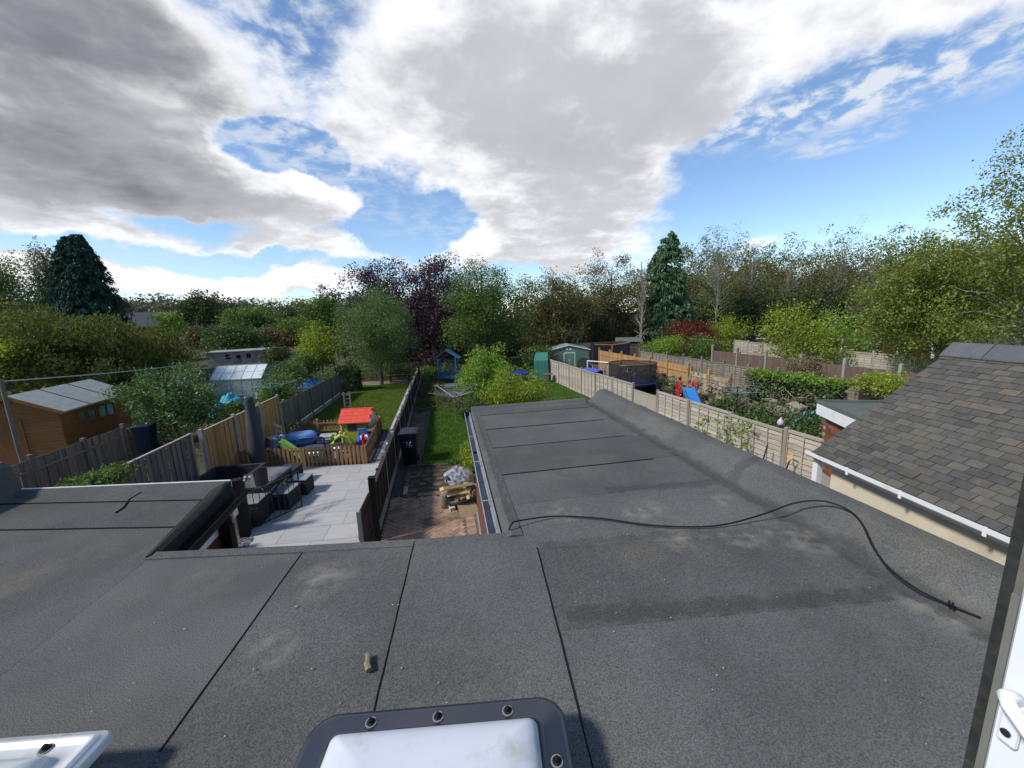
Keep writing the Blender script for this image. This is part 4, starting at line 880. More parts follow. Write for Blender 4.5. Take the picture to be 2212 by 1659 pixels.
for a in range(4): part('leg', MB().tube([(.45*cos(a*pi/2+.6),.45*sin(a*pi/2+.6),0),(.45*cos(a*pi/2+.6),.45*sin(a*pi/2+.6),.2)],.018,6), navy, t)
t = thing('seat_cushions', 'stack of three pale grey seat cushions lying beside the blue sandpit', 'cushions', (-4.62,15.72,0), radians(4))
cush = mat('grey_cushion_cloth', (.34,.35,.38), (.28,.29,.32), .9, 6, .2)
for k in range(3):
    mb = MB().rbox((0,0,0),(.58,.5,.085)); part('cushion', mb, cush, t, bevel=.035, loc=(random.uniform(-.04,.04)-.05*(2-k),0,.06+.09*k), rot=(0,random.gauss(0,.02),random.gauss(0,.1)))
t = thing('toy_arch', 'lime green dinosaur shaped toy arch with orange fins', 'toy arch', (-3.72,14.35,0), radians(-4))
part('arch', MB().tube([(-.40,0,0),(-.36,0,.3),(-.24,0,.52),(-.05,0,.60),(.14,0,.54),(.30,0,.34),(.42,0,.05)], .075, 10), lime, t, smooth=True)
for x, z in ((-.2,.62),(-.05,.69),(.1,.64)): part('fin', MB().lathe([(.06,-.02),(.055,.03),(.025,.065),(0,.07)],8), plain('amber_plastic',(.60,.36,.06)) if x == -.2 else bpy.data.materials['amber_plastic'], t, loc=(x,0,z))
part('head', MB().lathe([(.0,-.09),(.08,-.05),(.1,.0),(.08,.06),(0,.09)],10), lime, t, smooth=True, loc=(-.42,.12,.55))
t = thing('toy_ride', 'bright blue and white ride on toy under the playhouse window', 'ride on toy', (-3.05,14.7,0), radians(15))
part('body', MB().extr([(-.2,.0),(.2,.0),(.24,.2),(.18,.26),(-.18,.26),(-.24,.2)], [(0,-.42,.12),(0,-.1,.08),(0,.4,.14)]), teal_b, t); part('seat', MB().rbox((0,-.05,.38),(.26,.36,.06)), white_pvc, t, bevel=.02)
for sx_ in (-1,1):
    for sy_ in (-1,1): part('wheel', MB().tube([(sx_*.22,sy_*.28,.1),(sx_*.29,sy_*.28,.1)],.1,12), slate_p, t)
part('windscreen', MB().rbox((0,.3,.5),(.32,.03,.22)), blue, t)
t = thing('toy_workbench', 'grey toy workbench with a red base beside the playhouse', 'toy workbench', (-2.95,15.15,0), radians(-8))
part('top', MB().box(-.22,.22,-.14,.14,.48,.54), plain('grey_plastic',(.2,.2,.21)), t); part('base', MB().box(-.18,.18,-.1,.1,0,.4795), plain('dark_red_plastic',(.22,.02,.02)), t)
part('tools', MB().box(-.12,-.04,-.05,.05,.5401,.64).box(.05,.09,-.03,.03,.5401,.70), slate_p, t)
t = thing('water_pump_toy', 'upright red and orange water toy standing by the right pickets', 'toy', (-2.98,14.2,0))
part('column', MB().lathe([(.06,0),(.05,.4),(.07,.5),(.05,.62),(.0,.64)],10), redp, t); part('spout', MB().tube([(0,0,.5),(.1,-.05,.52),(.13,-.06,.42)],.03,7), plain('orange_plastic',(.65,.16,.02)), t)
for k, (x, y, sx_, sy_, hz, m_, lab) in enumerate(((-4.55,13.55,.62,.30,.30,white_pvc,'white toy box with dark side panel behind the front pickets'),(-3.38,13.3,.26,.22,.34,redp,'red toy crate behind the right end of the front pickets'),(-3.72,13.45,.22,.2,.40,blue,'blue and white toy tub behind the front pickets'))):
    t = thing('toy_box', lab, 'toy box', (x,y,0), random.uniform(-.3,.3))
    part('body', MB().box(-sx_/2,sx_/2,-sy_/2,sy_/2,0,hz), m_, t, bevel=.02); part('panel', MB().box(-sx_*.36,sx_*.36,-sy_/2-.012,-sy_/2-.0005,hz*.15,hz*.8), slate_p if k == 0 else white_pvc, t); part('lid', MB().box(-sx_/2-.01,sx_/2+.01,-sy_/2-.01,sy_/2+.01,hz+.001,hz+.03), white_pvc if k != 1 else plain('amber_lid',(.6,.3,.04)), t, bevel=.008)
t = thing('ladder_frame', 'tall narrow faded pink frame standing on the left lawn behind the playhouse', 'frame', (-4.85,20.4,0), .1)
pk = plain('faded_pink', (.35,.22,.23), .7)
for x in (-.14,.14): part('upright', MB().box(x-.035,x+.035,-.04,.04,0,1.12), pk, t)
for k in range(5): part('rung', MB().box(-.105,.105,-.02,.02,.15+k*.2,.19+k*.2), pk, t)
# ---------------------------------------------------------------- on our roof: rooflights, cable, grit
def rrect(w, d, r, z, ins):
    w2, d2 = w/2-ins, d/2-ins; r = max(.012, r-ins*.6); pts = []
    for cx_, cy_, a0 in ((w2-r,d2-r,0),(-w2+r,d2-r,pi/2),(-w2+r,-d2+r,pi),(w2-r,-d2+r,3*pi/2)):
        for k in range(6): a = a0+pi/2*k/5; pts.append((cx_+r*cos(a), cy_+r*sin(a), z))
    return pts
def loft(loops, cap=True):
    mb = MB(); n = len(loops[0]); vs = [p for l in loops for p in l]
    fs = [(i*n+k,i*n+(k+1)%n,(i+1)*n+(k+1)%n,(i+1)*n+k) for i in range(len(loops)-1) for k in range(n)]
    if cap: fs.append(tuple(range((len(loops)-1)*n, len(loops)*n)))
    return mb.add(vs, fs)
frame_m = mat('smoked_polycarbonate', (.030,.034,.050), (.022,.026,.040), .22, 3, spec=.6)
opal = mat('opal_polycarbonate', (.60,.62,.66), (.53,.55,.59), .3, 2.2, .04, spec=.5, c3=(.42,.42,.39), c3amt=.05, c3scale=5)
def rooflight(label, corner, rz, size, fm_, side_m, bolts, cover=opal, cr=.10):
    """corner = far right corner of the frame"""
    t = thing('rooflight', label, 'rooflight', (0,0,0), rz); R = Matrix.Rotation(rz, 3, 'Z'); c = Vector(corner)+R @ Vector((-size/2,-size/2,0)); t.location = c
    S = size; RR = lambda ins, z: rrect(S, S, cr, z, ins)
    part('kerb', loft([rrect(S-.06,S-.06,.05,-.19,-.05), rrect(S-.06,S-.06,.05,-.15,-.0), rrect(S-.06,S-.06,.05,-.02,0)], False), felt if side_m is None else side_m, t)
    part('frame', loft([RR(0,-.03 if cr < .05 else -.055), RR(0,-.004), RR(.008,.006), RR(.028,.012), *([RR(.034,.024), RR(.046,.024), RR(.052,.012)] if cr < .05 else []), RR(.085,.012), RR(.10,.018), RR(.115,.034)], False), fm_, t, smooth=True)
    part('dome', loft([RR(.114,.032), RR(.12,.046), RR(.135,.062), RR(.16,.076), RR(.20,.088), RR(.25,.097), RR(.31,.103), RR(.38,.107), RR(.46,.109)]), cover, t, smooth=True)
    for x, y in bolts:
        b = part('bolt', MB().lathe([(.017,0),(.017,.003),(.010,.006),(.010,.014),(.006,.020),(.0,.021)],12), black_pvc, t, smooth=False, loc=(x*S/2,y*S/2,.0135))
        part('washer', MB().lathe([(.022,-.001),(.022,.002),(.0,.0025)],14), plain('dusty_washer',(.22,.23,.22),.6) if not bpy.data.materials.get('dusty_washer') else bpy.data.materials['dusty_washer'], b)
    return t
rooflight('smoked dome rooflight with an opal centre and black bolts at the bottom of the roof', P(1212,1500,3.09), radians(-7.5), 1.0, frame_m, None, ((-.86,.52),(-.52,.88),(.0,.88),(.55,.88),(.88,.50),(.88,-.2),(-.88,-.2)))
wfm = mat('clear_white_polycarbonate', (.60,.62,.62), (.46,.47,.46), .3, 3, spec=.5, c3=(.33,.32,.28), c3amt=.08, c3scale=4)
rooflight('white framed rooflight cut off at the lower left corner', P(252,1574,3.09), radians(-8), 1.0, wfm, None, ((.62,.86),(.0,.88),(.88,.4),(-.6,.88)), mat('clear_dome',(.50,.54,.53),(.58,.60,.58),.2,2,spec=.6,c3=(.36,.36,.33),c3amt=.06,c3scale=4), .035)
cpx = [(1099,1156,2.86),(1100,1142,2.93),(1106,1131,2.97),(1120,1125,2.96),(1200,1115,2.925),(1300,1120,2.925),(1400,1134,2.925),(1500,1138,2.925),(1570,1132,2.93),(1650,1110,2.97),(1715,1087,3.05),(1775,1082,3.12),(1828,1099,3.12),(1860,1128,3.09),(1885,1180,3.04),(1920,1226,2.99),(1980,1272,2.96),(2050,1306,2.945),(2130,1340,2.94)]
cp = [P(*c) for c in cpx]; sp = []
for i in range(len(cp)-1):
    p0, p1, p2, p3 = cp[max(0,i-1)], cp[i], cp[i+1], cp[min(len(cp)-1,i+2)]
    for k in range(5):
        u_ = k/5; sp.append(.5*((2*p1)+(p2-p0)*u_+(2*p0-5*p1+4*p2-p3)*u_*u_+(3*p1-p0-3*p2+p3)*u_**3))
cab = solo('cable', MB().tube(sp, .0065, 7), black_pvc, 'black cable looping across the felt roof and over the kerb', 'cable', smooth=True)
for i, px in enumerate(((2050,1304),(2058,1308))): part('cable_clip', MB().rbox(P(*px,2.965),(.018,.009,.03),rz=.6), black_pvc, cab)
grit = leaf_col('roof_grit', (.25,.24,.21), (.5,.48,.44), (.65,.63,.58))
pebbles('roof_grit', [(-2.2,1.0),(2.5,.7),(2.6,3.4),(.4,2.75),(-2.2,3.0)], 60, .0042, grit, RZ+.012, .5, hjit=.0)
pebbles('roof_grit', [(.9,.9),(2.4,.9),(2.5,2.7),(.9,2.8)], 50, .0042, grit, RZ+.011, .5, hjit=.0)
solo('twig', MB().tube([(0,0,0),(.035,.008,.006),(.075,.0,.002),(.10,.006,.004)], .017, 7, .013), mat('rotten_bark',(.30,.26,.17),(.14,.10,.06),.95,40,.6), 'short rotten stick lying on the felt near the rooflight', 'stick', loc=P(797,1448,RZ+.026), rot=(0,0,1.75))
for i, (x, y, s) in enumerate(((868,1442,.013),(640,1309,.012),(549,1445,.012),(674,1444,.008),(948,1474,.008),(683,1278,.007))):
    o = pebbles('stone_chip', [(0,0),(.001,0),(.001,.001)], 1, s, grit, 0, .5, 'thing', 0); o.location = P(x,y,RZ+.015)
    tag(o, ('largest pale stone chip on the felt right of the stick','buff stone chip beside the left lap of the felt','pale stone chip lowest on the left half of the felt','small white chip on the felt left of the stick','small white chip on the felt just above the rooflight','small white chip on the felt furthest from the rooflight')[i], 'stone', 'stone chips on the felt')
solo('leaf', MB().add([(-.03,0,0),(0,-.018,.006),(.035,0,.002),(0,.018,.006)],[(0,1,2,3)]), plain('dead_leaf',(.10,.07,.02),.8), 'dead brown leaf beside the cable near the window frame', 'leaf', loc=P(2122,1348,RZ+.014), rot=(0,0,.6))
# ---------------------------------------------------------------- the opened window sash at our right hand
d = ray(2140,1365); tt = 1.0/d.x; wp = CO+d*tt
sash = thing('window_sash', 'white plastic window sash swung open at the right edge', 'window', (wp.x, wp.y, 0), radians(-4))
rub = mat('black_rubber', (.018,.018,.018), (.035,.034,.03), .75, 30, .2, c3=(.09,.085,.07), c3amt=.05, c3scale=12)
z0, z1 = 3.2, 5.7
part('gasket', MB().box(0,.03,-.018,.0,z0,z1), rub, sash)
part('gasket', MB().box(-.002,.028,-.030,-.0185,z0,z1), mat('grimy_track',(.17,.16,.13),(.10,.095,.075),.7,14,.2,c3=(.26,.25,.21),c3amt=.06,c3scale=6), sash)
part('hinge_stay', MB().box(-.006,-.0025,-.030,-.019,3.72,4.12), plain('dull_steel',(.24,.235,.20),.45,.5,.4), sash)
part('stile', MB().add([(-.004,-.0305,z0),(-.014,-.038,z0),(-.016,-.175,z0),(-.004,-.185,z0),(.0,-.20,z0),(.05,-.20,z0),(.05,-.0305,z0),(-.004,-.0305,z1),(-.014,-.038,z1),(-.016,-.175,z1),(-.004,-.185,z1),(.0,-.20,z1),(.05,-.20,z1),(.05,-.0305,z1)],
    [(i,(i+1)%7,7+(i+1)%7,7+i) for i in range(7)]+[tuple(range(6,-1,-1)),tuple(range(7,14))]), white_pvc, sash)
part('pane', MB().box(.015,.02,-.75,-.2001,z0,z1), mat('window_glass',(.5,.55,.55),(.5,.55,.55),.03,1,spec=.6,trans=.95), sash)
hq = CO+ray(2190,1535)*((wp.x-.03)/ray(2190,1535).x); hz = hq.z; hy = hq.y-wp.y
hd = part('handle', MB().box(-.028,-.0165,-.014,.014,-.075,.02), white_pvc, sash, bevel=.008, loc=(0,hy-.0,hz))
part('handle_lever', MB().tube([(-.02,0,.02),(-.045,0,.03),(-.055,-.01,.025),(-.056,-.05,-.01),(-.054,-.11,-.05)], .013, 8, .010), white_pvc, hd, smooth=True)
part('key_barrel', MB().lathe([(.007,0),(.007,.003),(0,.003)],12), plain('dark_steel',(.03,.035,.04),.3,.5,.5), hd, loc=(-.028,0,-.05), rot=(0,-pi/2,0))

# ---------------------------------------------------------------- middle garden: the heap, dryer, arbour
pine = mat('pale_pine', (.70,.50,.24), (.60,.41,.18), .7, 3, .15, stretch=(2,14,14), rnd=.12); card = mat('brown_card', (.40,.29,.17), (.34,.245,.14), .9, 5, .1, rnd=.1)
hp = P(1000,1090,0)
def plank(label, px, size, tilt, z, m_=pine, name='plank', cat='plank', grp='timber offcuts on the heap'): return solo(name, MB().rbox((0,0,0), size), m_, label, cat, grp, loc=(P(*px,z).x, P(*px,z).y, z), rot=tilt)
z7 = lambda x, y: (740.6+x*.1736, 960+y*.1736)
plank('longest pale timber plank leaning on top of the heap', z7(1415,525), (.80,.20,.07), (-.5,.15,.45), .62)
plank('pale timber plank lying just below the topmost plank of the heap', z7(1450,575), (.58,.09,.05), (.1,.1,.30), .50)
plank('widest pale timber board in the middle of the heap', z7(1440,615), (.50,.22,.05), (-.55,.05,.22), .44)
plank('short timber block standing at the right of the heap', z7(1540,615), (.07,.07,.26), (-.5,-.35,0), .42)
plank('small timber offcut jutting out under the widest board', z7(1425,665), (.09,.18,.05), (.1,0,-.3), .36)
plank('small timber offcut above the black roll', z7(1500,655), (.09,.22,.05), (.0,.1,-.9), .36)
solo('rolled_felt', MB().tube([(-.32,-.02,0),(0,0,.01),(.30,.09,.02)], .065, 12), plain('black_roll',(.03,.032,.036),.5), 'roll of black felt lying across the front of the heap', 'roll', smooth=True, loc=P(*z7(1500,715),.26))
t = thing('cardboard_box', 'flattened brown cardboard box leaning at the front of the heap', 'box', P(*z7(1560,800),.12), .35)
part('front', MB().rbox((0,0,0),(.46,.012,.36),tilt=(-.85,0,0)), card, t); part('flap', MB().rbox((.27,.04,.02),(.012,.2,.28),tilt=(-.85,0,.3)), card, t)
t = thing('cardboard_box', 'open brown cardboard box with upright flap behind the planks', 'box', P(*z7(1600,640),.2), -.5)
part('side', MB().box(-.16,.16,-.006,.006,-.2,.34), card, t); part('side', MB().box(.1601,.172,-.3,.006,-.2,.26), card, t); part('flap', MB().rbox((-.05,-.1,.30),(.24,.18,.01),tilt=(.9,0,0)), card, t)
solo('sack', MB().lathe([(.02,0),(.13,.02),(.15,.12),(.12,.26),(.13,.36),(.06,.46),(.02,.44)],12,(0,0,0),1,.85), mat('mossy_sack',(.16,.15,.11),(.24,.22,.17),.95,9,.8), 'mossy grey sack slumped at the left of the heap', 'sack', smooth=True, loc=P(*z7(1290,780),0), rot=(.1,-.1,.4))
solo('crate', MB().box(-.2,.2,-.17,.17,0,.03).box(-.2,-.18,-.17,.17,.0301,.28).box(.18,.2,-.17,.17,.0301,.28).box(-.1799,.1799,-.17,-.15,.0301,.28).box(-.1799,.1799,.15,.17,.0301,.28), slate_p, 'black plastic crate holding the timber heap', 'crate', loc=P(*z7(1400,760),0), rot=(0,0,.3))
solo('brick_block', MB().rbox((0,0,.05),(.13,.2,.1)), plain('whitewashed_brick',(.48,.44,.38),.9), 'pale whitewashed brick beside the flattened cardboard', 'brick', bevel=.008, loc=P(*z7(1360,815),0), rot=(0,0,.2))
t = thing('bucket', 'mustard yellow plastic bucket standing by the wing wall', 'bucket', (.47,9.35,0))
ym = mat('mustard_plastic', (.50,.33,.11), (.42,.27,.08), .5, 5, c3=(.62,.52,.36), c3amt=.04, c3scale=5)
part('body', MB().lathe([(.11,0),(.145,.30),(.16,.30),(.16,.325),(.135,.325),(.10,.02),(0,.02)],20), ym, t, smooth=False); part('handle', MB().tube([(.155*cos(a),.155*sin(a)*.4-.05,.30-.10*sin(a)) for a in [pi*k/8 for k in range(9)]], .006, 5), white_pvc, t)
ps = MB(); n = 26
def crumple(w, dd, hgt, seed, n=22):
    r = np.random.default_rng(seed); g_ = r.normal(0,1,(7,7)); mb = MB(); vs = []
    for j in range(n+1):
        for i in range(n+1):
            u_, v_ = i/n, j/n; s = 0
            for q in range(12):
                a, b = g_[q%7,q//7]*7, g_[q//7,q%7]*7; s += abs(sin(a*u_+b*v_+q))*.5-.25
            e_ = (1-abs(2*u_-1)**3)*(1-abs(2*v_-1)**3)
            vs.append(((u_-.5)*w*(1+.15*sin(9*v_+seed)), (v_-.5)*dd*(1+.15*cos(8*u_+seed)), max(.01, hgt*e_*(.55+.32*s))))
    return mb.add(vs, [(j*(n+1)+i,j*(n+1)+i+1,(j+1)*(n+1)+i+1,(j+1)*(n+1)+i) for j in range(n) for i in range(n)])
silver = mat('silver_plastic_sheet', (.42,.43,.47), (.04,.04,.055), .4, 5, .2, spec=.6, c3=(.30,.31,.36), c3amt=.12, c3scale=8)
solo('plastic_sheeting', crumple(.75,1.3,.11,3,30), silver, 'crumpled silver and black plastic sheeting dumped behind the timber heap', 'plastic sheet', loc=(.25,11.05,.0), rot=(0,0,-.15))
solo('plastic_sheeting', crumple(.34,.36,.10,9), plain('black_bag',(.015,.015,.02),.35,.5), 'torn black plastic bag left of the silver sheeting', 'plastic bag', loc=(-.05,10.75,.0))
solo('plastic_sheeting', crumple(.3,.3,.14,5), mat('blue_grey_rag',(.18,.24,.27),(.30,.31,.30),.8,12,.3), 'blue grey rag beside the yellow bucket', 'rag', loc=(.55,10.0,.0))
solo('brick_block', MB().rbox((0,0,.035),(.22,.1,.07)), brick_m, 'dark red brick lying in front of the yellow bucket', 'brick', bevel=.006, loc=(.40,8.95,.01), rot=(0,0,.3))

alu = plain('dull_aluminium', (.32,.33,.33), .35, .5, .6); gpole = plain('green_grey_pole', (.16,.20,.17), .5, .5, .3)
def rotary(label, loc, rz, hub, arm, rise, pole_m, arm_m, line_m, nl=4, pegs=None, top=None):
    t = thing('rotary_dryer', label, 'rotary dryer', loc, rz)
    part('pole', MB().tube([(0,0,0),(0,0,hub+.28)], .024, 8), pole_m, t); part('hub', MB().lathe([(.05,0),(.06,.04),(.06,.1),(.03,.12)],10), pole_m, t, loc=(0,0,hub-.05))
    tips = []
    for k in range(4):
        a = k*pi/2; tip = Vector((cos(a)*arm, sin(a)*arm, hub+rise)); tips.append(tip)
        part('arm', MB().tube([(cos(a)*.05,sin(a)*.05,hub), tip], .014, 6), arm_m, t); part('strut', MB().tube([(cos(a)*.03,sin(a)*.03,hub+.26), (cos(a)*arm*.42,sin(a)*arm*.42,hub+rise*.42)], .009, 5), arm_m, t)
    for q in range(nl):
        f_ = 1-q*.2; pts = []
        for k in range(5):
            a_ = tips[k%4]; p = Vector((a_.x*f_, a_.y*f_, hub+rise*f_)); 
            if pts: m_ = (pts[-1]+p)/2; pts.append(m_-Vector((0,0,.04)))
            pts.append(p)
        part('line', MB().tube(pts, .0028, 4), line_m, t)
    if pegs:
        for k in range(pegs): part('peg', MB().box(-.008,.008,-.008,.008,-.12,.0), white_pvc, t, loc=lerp(tips[0],tips[1],.15+.7*k/max(1,pegs-1)))
    return t
linem = plain('pale_line', (.45,.47,.46), .7); greenl = plain('green_line', (.10,.38,.30), .6); blackm = plain('black_metal', (.015,.015,.017), .4)
rotary('silver armed rotary dryer standing on the middle lawn', (.46,17.0,0), radians(36), 1.15, 1.35, .42, gpole, alu, linem, 4)
rotary('rotary dryer with green lines and pale arms beside the greenhouse', (-9.2,22.6,0), radians(20), 1.25, 1.3, .30, alu, plain('pale_green_arm',(.35,.48,.42),.5), greenl, 5, 4)
rotary('black armed rotary dryer with teal lines in front of the rockery', (12.0,13.7,.0), radians(12), 1.12, 1.35, .28, blackm, blackm, plain('teal_line',(.20,.40,.40),.6), 5)
rotary('small rotary dryer with white pegs half hidden behind the kerb', (5.6,10.2,0), radians(50), 1.25, 1.3, .32, blackm, blackm, linem, 4, 6)
blu = mat('blue_paint', (.045,.13,.23), (.035,.105,.19), .6, 6, rnd=.08)
t = thing('garden_arbour', 'blue painted garden arbour seat with a pitched top at the far end', 'arbour', (.45,28.3,0), radians(-18))
for x in (-.66,.66):
    for y in (-.3,.3): part('post', MB().box(x-.045,x+.045,y-.045,y+.045,0,1.85), blu, t)
    for k in range(3): part('side_slat', MB().box(x-.015,x+.015,-.2549,.2549,.55+k*.3,.61+k*.3), blu, t)
for s_ in (-1,1):
    part('roof_slope', MB().add([(0,-.45,2.38),(s_*.95,-.45,1.78),(s_*.95,.45,1.78),(0,.45,2.38),(0,-.45,2.34),(s_*.95,-.45,1.73),(s_*.95,.45,1.73),(0,.45,2.34)],[(0,1,2,3),(7,6,5,4),(0,4,5,1),(1,5,6,2),(2,6,7,3)]), blu, t)
part('seat', MB().box(-.65,.65,-.28,.25,.42,.47), blu, t)
for k in range(8): 
    part('lattice', MB().beam((-.64+k*.16,.30,.5),(min(.64,-.64+k*.16+.7),.30,.5+min(1.28-k*.16,.7)*1.75),.02,.012,up=(0,1,0)), blu, t); part('lattice', MB().beam((.64-k*.16,.315,.5),(max(-.64,.64-k*.16-.7),.315,.5+min(1.28-k*.16,.7)*1.75),.02,.012,up=(0,1,0)), blu, t)
part('front_rail', MB().box(-.655,.655,-.345,-.3,.30,.40), blu, t)
t = thing('garden_table', 'round glass garden table in front of the blue arbour', 'table', (.6,22.8,0))
part('top', MB().lathe([(.55,.70),(.56,.715),(.55,.73),(0,.73)],24), mat('grey_glass',(.16,.18,.18),(.14,.16,.16),.1,3,spec=.6), t)
for k in range(4): part('leg', MB().tube([(cos(k*pi/2+.4)*.2,sin(k*pi/2+.4)*.2,.7),(cos(k*pi/2+.4)*.42,sin(k*pi/2+.4)*.42,0)],.016,6), fm, t)
for i, (x, y, a, lb) in enumerate(((-.15,21.6,.4,'grey metal garden chair on the left of the glass table'),(.85,21.7,-.3,'grey metal garden chair in front of the glass table'),(1.3,23.2,-1.6,'grey metal garden chair behind the glass table by the shrub'))):
    t = thing('garden_chair', lb, 'chair', (x,y,0), a, 'chairs at the glass table')
    part('seat', MB().box(-.22,.22,-.22,.22,.42,.445), fm, t)
    for sx_ in (-1,1):
        part('leg', MB().tube([(sx_*.21,-.21,0),(sx_*.21,-.21,.62),(sx_*.21,.1,.64)],.013,6), alu, t); part('leg', MB().tube([(sx_*.21,.24,0),(sx_*.21,.19,.42),(sx_*.20,.27,.92)],.013,6), alu, t)
    for k in range(4): part('back_slat', MB().box(-.19,.19,.19+k*.016,.20+k*.016,.55+k*.09,.59+k*.09), fm, t)
t = thing('garden_bench', 'dark wooden bench in the shade at the end of the left lawn', 'bench', (-3.2,30.0,0))
part('seat', MB().box(-.75,.75,-.2,.2,.42,.46), wood_dark, t)
for k in range(3): part('back_slat', MB().box(-.75,.75,.21,.235,.55+k*.13,.64+k*.13), wood_dark, t)
for x in (-.68,.68): part('leg', MB().box(x-.04,x+.04,-.18,.26,0,.419), wood_dark, t)

# ---------------------------------------------------------------- middle and right gardens
gsm = mat('green_steel', (.13,.185,.145), (.115,.165,.13), .5, 4, spec=.4, rnd=.05)
t = thing('metal_shed', 'green ribbed metal garden shed with white edged double doors', 'shed', (10.55,31.2,0), radians(-12))
sw_, sd_, sh_ = 1.66, 1.0, 1.66
part('wall', MB().box(-sw_,sw_,-sd_,sd_,0,sh_).add([(-sw_,-sd_,sh_+.001),(sw_,-sd_,sh_+.001),(0,-sd_,sh_+.40),(-sw_,sd_,sh_+.001),(sw_,sd_,sh_+.001),(0,sd_,sh_+.40)],[(0,1,2),(5,4,3)]), gsm, t)
for k in range(29):
    x = -sw_+.05+k*.113
    if not -.42 < x < .50: part('wall_rib', MB().box(x-.025,x+.025,-sd_-.02,-sd_-.0005,.03,sh_-.02), gsm, t)
for k in range(16): part('wall_rib', MB().box(-sw_-.02,-sw_-.0005,-sd_+.07+k*.12,-sd_+.12+k*.12,.03,sh_-.02), gsm, t)
pgm = mat('pale_green_roof', (.22,.285,.235), (.17,.22,.18), .6, 4, c3=(.11,.10,.06), c3amt=.12, c3scale=2)
for s_ in (-1,1): part('roof_slope', MB().add([(0,-sd_-.1,sh_+.46),(s_*(sw_+.12),-sd_-.1,sh_+.04),(s_*(sw_+.12),sd_+.1,sh_+.04),(0,sd_+.1,sh_+.46),(0,-sd_-.1,sh_+.42),(s_*(sw_+.12),-sd_-.1,sh_-.01),(s_*(sw_+.12),sd_+.1,sh_-.01),(0,sd_+.1,sh_+.42)],[(0,1,2,3),(7,6,5,4),(0,4,5,1),(1,5,6,2),(2,6,7,3)]), pgm, t)
for s_ in (-1,1): part('white_trim', MB().beam((0,-sd_-.11,sh_+.43),(s_*(sw_+.12),-sd_-.11,sh_+.01),.02,.05), white_pvc, t)
dr = part('door', MB().box(-.38,.46,-sd_-.03,-sd_-.001,.04,1.42), gsm, t)
part('door_frame', MB().box(-.43,-.385,-sd_-.04,-sd_-.001,.0,1.47).box(.465,.51,-sd_-.04,-sd_-.001,.0,1.47).box(-.3849,.4649,-sd_-.04,-sd_-.001,1.425,1.47), white_pvc, t); part('lock_plate', MB().box(.0,.06,-sd_-.04,-sd_-.031,.78,.92), white_pvc, dr)
for x in (-.16,.12): part('vent', MB().box(x-.09,x+.09,-sd_-.02,-sd_-.001,sh_+.04,sh_+.16), white_pvc, t)
gp_ = mat('green_plastic_cover', (.05,.20,.155), (.04,.165,.13), .35, 5, .25, spec=.5, bscale=6)
t = thing('grow_house', 'green plastic covered grow house on the lawn by the lap fence', 'grow house', (7.0,26.6,0), radians(-14))
part('cover', MB().prism([(-.5,-.38),(.5,-.38),(.5,.38),(-.5,.38)], .05, 1.45).add([(-.5,-.38,1.451),(.5,-.38,1.451),(.5,.38,1.451),(-.5,.38,1.451),(-.35,0,1.98),(.5,0,1.98)],[(0,1,5,4),(2,3,4,5),(3,0,4),(1,2,5)]), gp_, t)
for k in range(2): part('shelf', MB().box(-.505,.505,-.385,.385,.5+k*.5,.52+k*.5), gp_, t)
part('zip', MB().box(-.20,-.18,-.388,-.3805,.1,1.4).box(.26,.28,-.388,-.3805,.1,1.4), plain('dark_green_zip',(.02,.09,.07)), t)
t = thing('bistro_table', 'small round metal bistro table beside the green grow house', 'table', (7.15,25.4,0))
part('top', MB().lathe([(.36,.58),(.37,.60),(0,.605)],20), wood_brown, t)
for k in range(3): part('leg', MB().tube([(cos(k*2.1)*.08,sin(k*2.1)*.08,.58),(cos(k*2.1)*.12,sin(k*2.1)*.12,.3),(cos(k*2.1)*.32,sin(k*2.1)*.32,0)],.012,5), blackm, t)
t = thing('small_trampoline', 'small round trampoline with a bright blue rim beyond the leafy shrub', 'trampoline', (5.3,27.3,0))
part('mat', MB().lathe([(.8,.52),(.8,.53),(0,.53)],28), slate_p, t); part('rim', MB().lathe([(.80,.50),(1.0,.50),(1.0,.56),(.80,.56)],28), plain('violet_blue_plastic',(.02,.025,.22),.5), t)
for k in range(5): part('leg', MB().tube([(cos(k*1.256)*.92,sin(k*1.256)*.92,0),(cos(k*1.256)*.92,sin(k*1.256)*.92,.5)],.02,6), plain('violet_pole',(.03,.035,.3)) if k == 0 else bpy.data.materials['violet_pole'], t)
def netting(name, m_alpha=.45, c=(.012,.012,.014)):
    m = bpy.data.materials.new(name); m.use_nodes = True; b = m.node_tree.nodes['Principled BSDF']; b.inputs['Base Color'].default_value = (*c,1); b.inputs['Alpha'].default_value = m_alpha; b.inputs['Roughness'].default_value = .9; return m
net = netting('black_netting', .72)
t = thing('trampoline', 'trampoline with a tall black safety net behind the lap fence', 'trampoline', (10.9,20.6,0))
part('net', MB().add([(1.35*cos(2*pi*k/32),1.35*sin(2*pi*k/32),z) for z in (.62,1.68) for k in range(32)],[(k,(k+1)%32,32+(k+1)%32,32+k) for k in range(32)]), net, t)
part('top_ring', MB().tube([(1.35*cos(2*pi*k/32),1.35*sin(2*pi*k/32),1.68) for k in range(33)],.022,6), blackm, t); part('mat', MB().lathe([(1.3,.6),(1.3,.61),(0,.61)],28), slate_p, t); part('rim', MB().lathe([(1.3,.58),(1.5,.58),(1.5,.64),(1.3,.64)],28), plain('dark_blue_pad',(.02,.025,.12)), t)
for k in range(5): part('pole', MB().tube([(1.55*cos(k*1.256+.3),1.55*sin(k*1.256+.3),0),(1.55*cos(k*1.256+.3),1.55*sin(k*1.256+.3),1.35),(1.38*cos(k*1.256+.3),1.38*sin(k*1.256+.3),1.7)],.026,7), plain('dark_blue_pole',(.02,.03,.16)) if k==0 else bpy.data.materials['dark_blue_pole'] if k==1 else blackm, t)
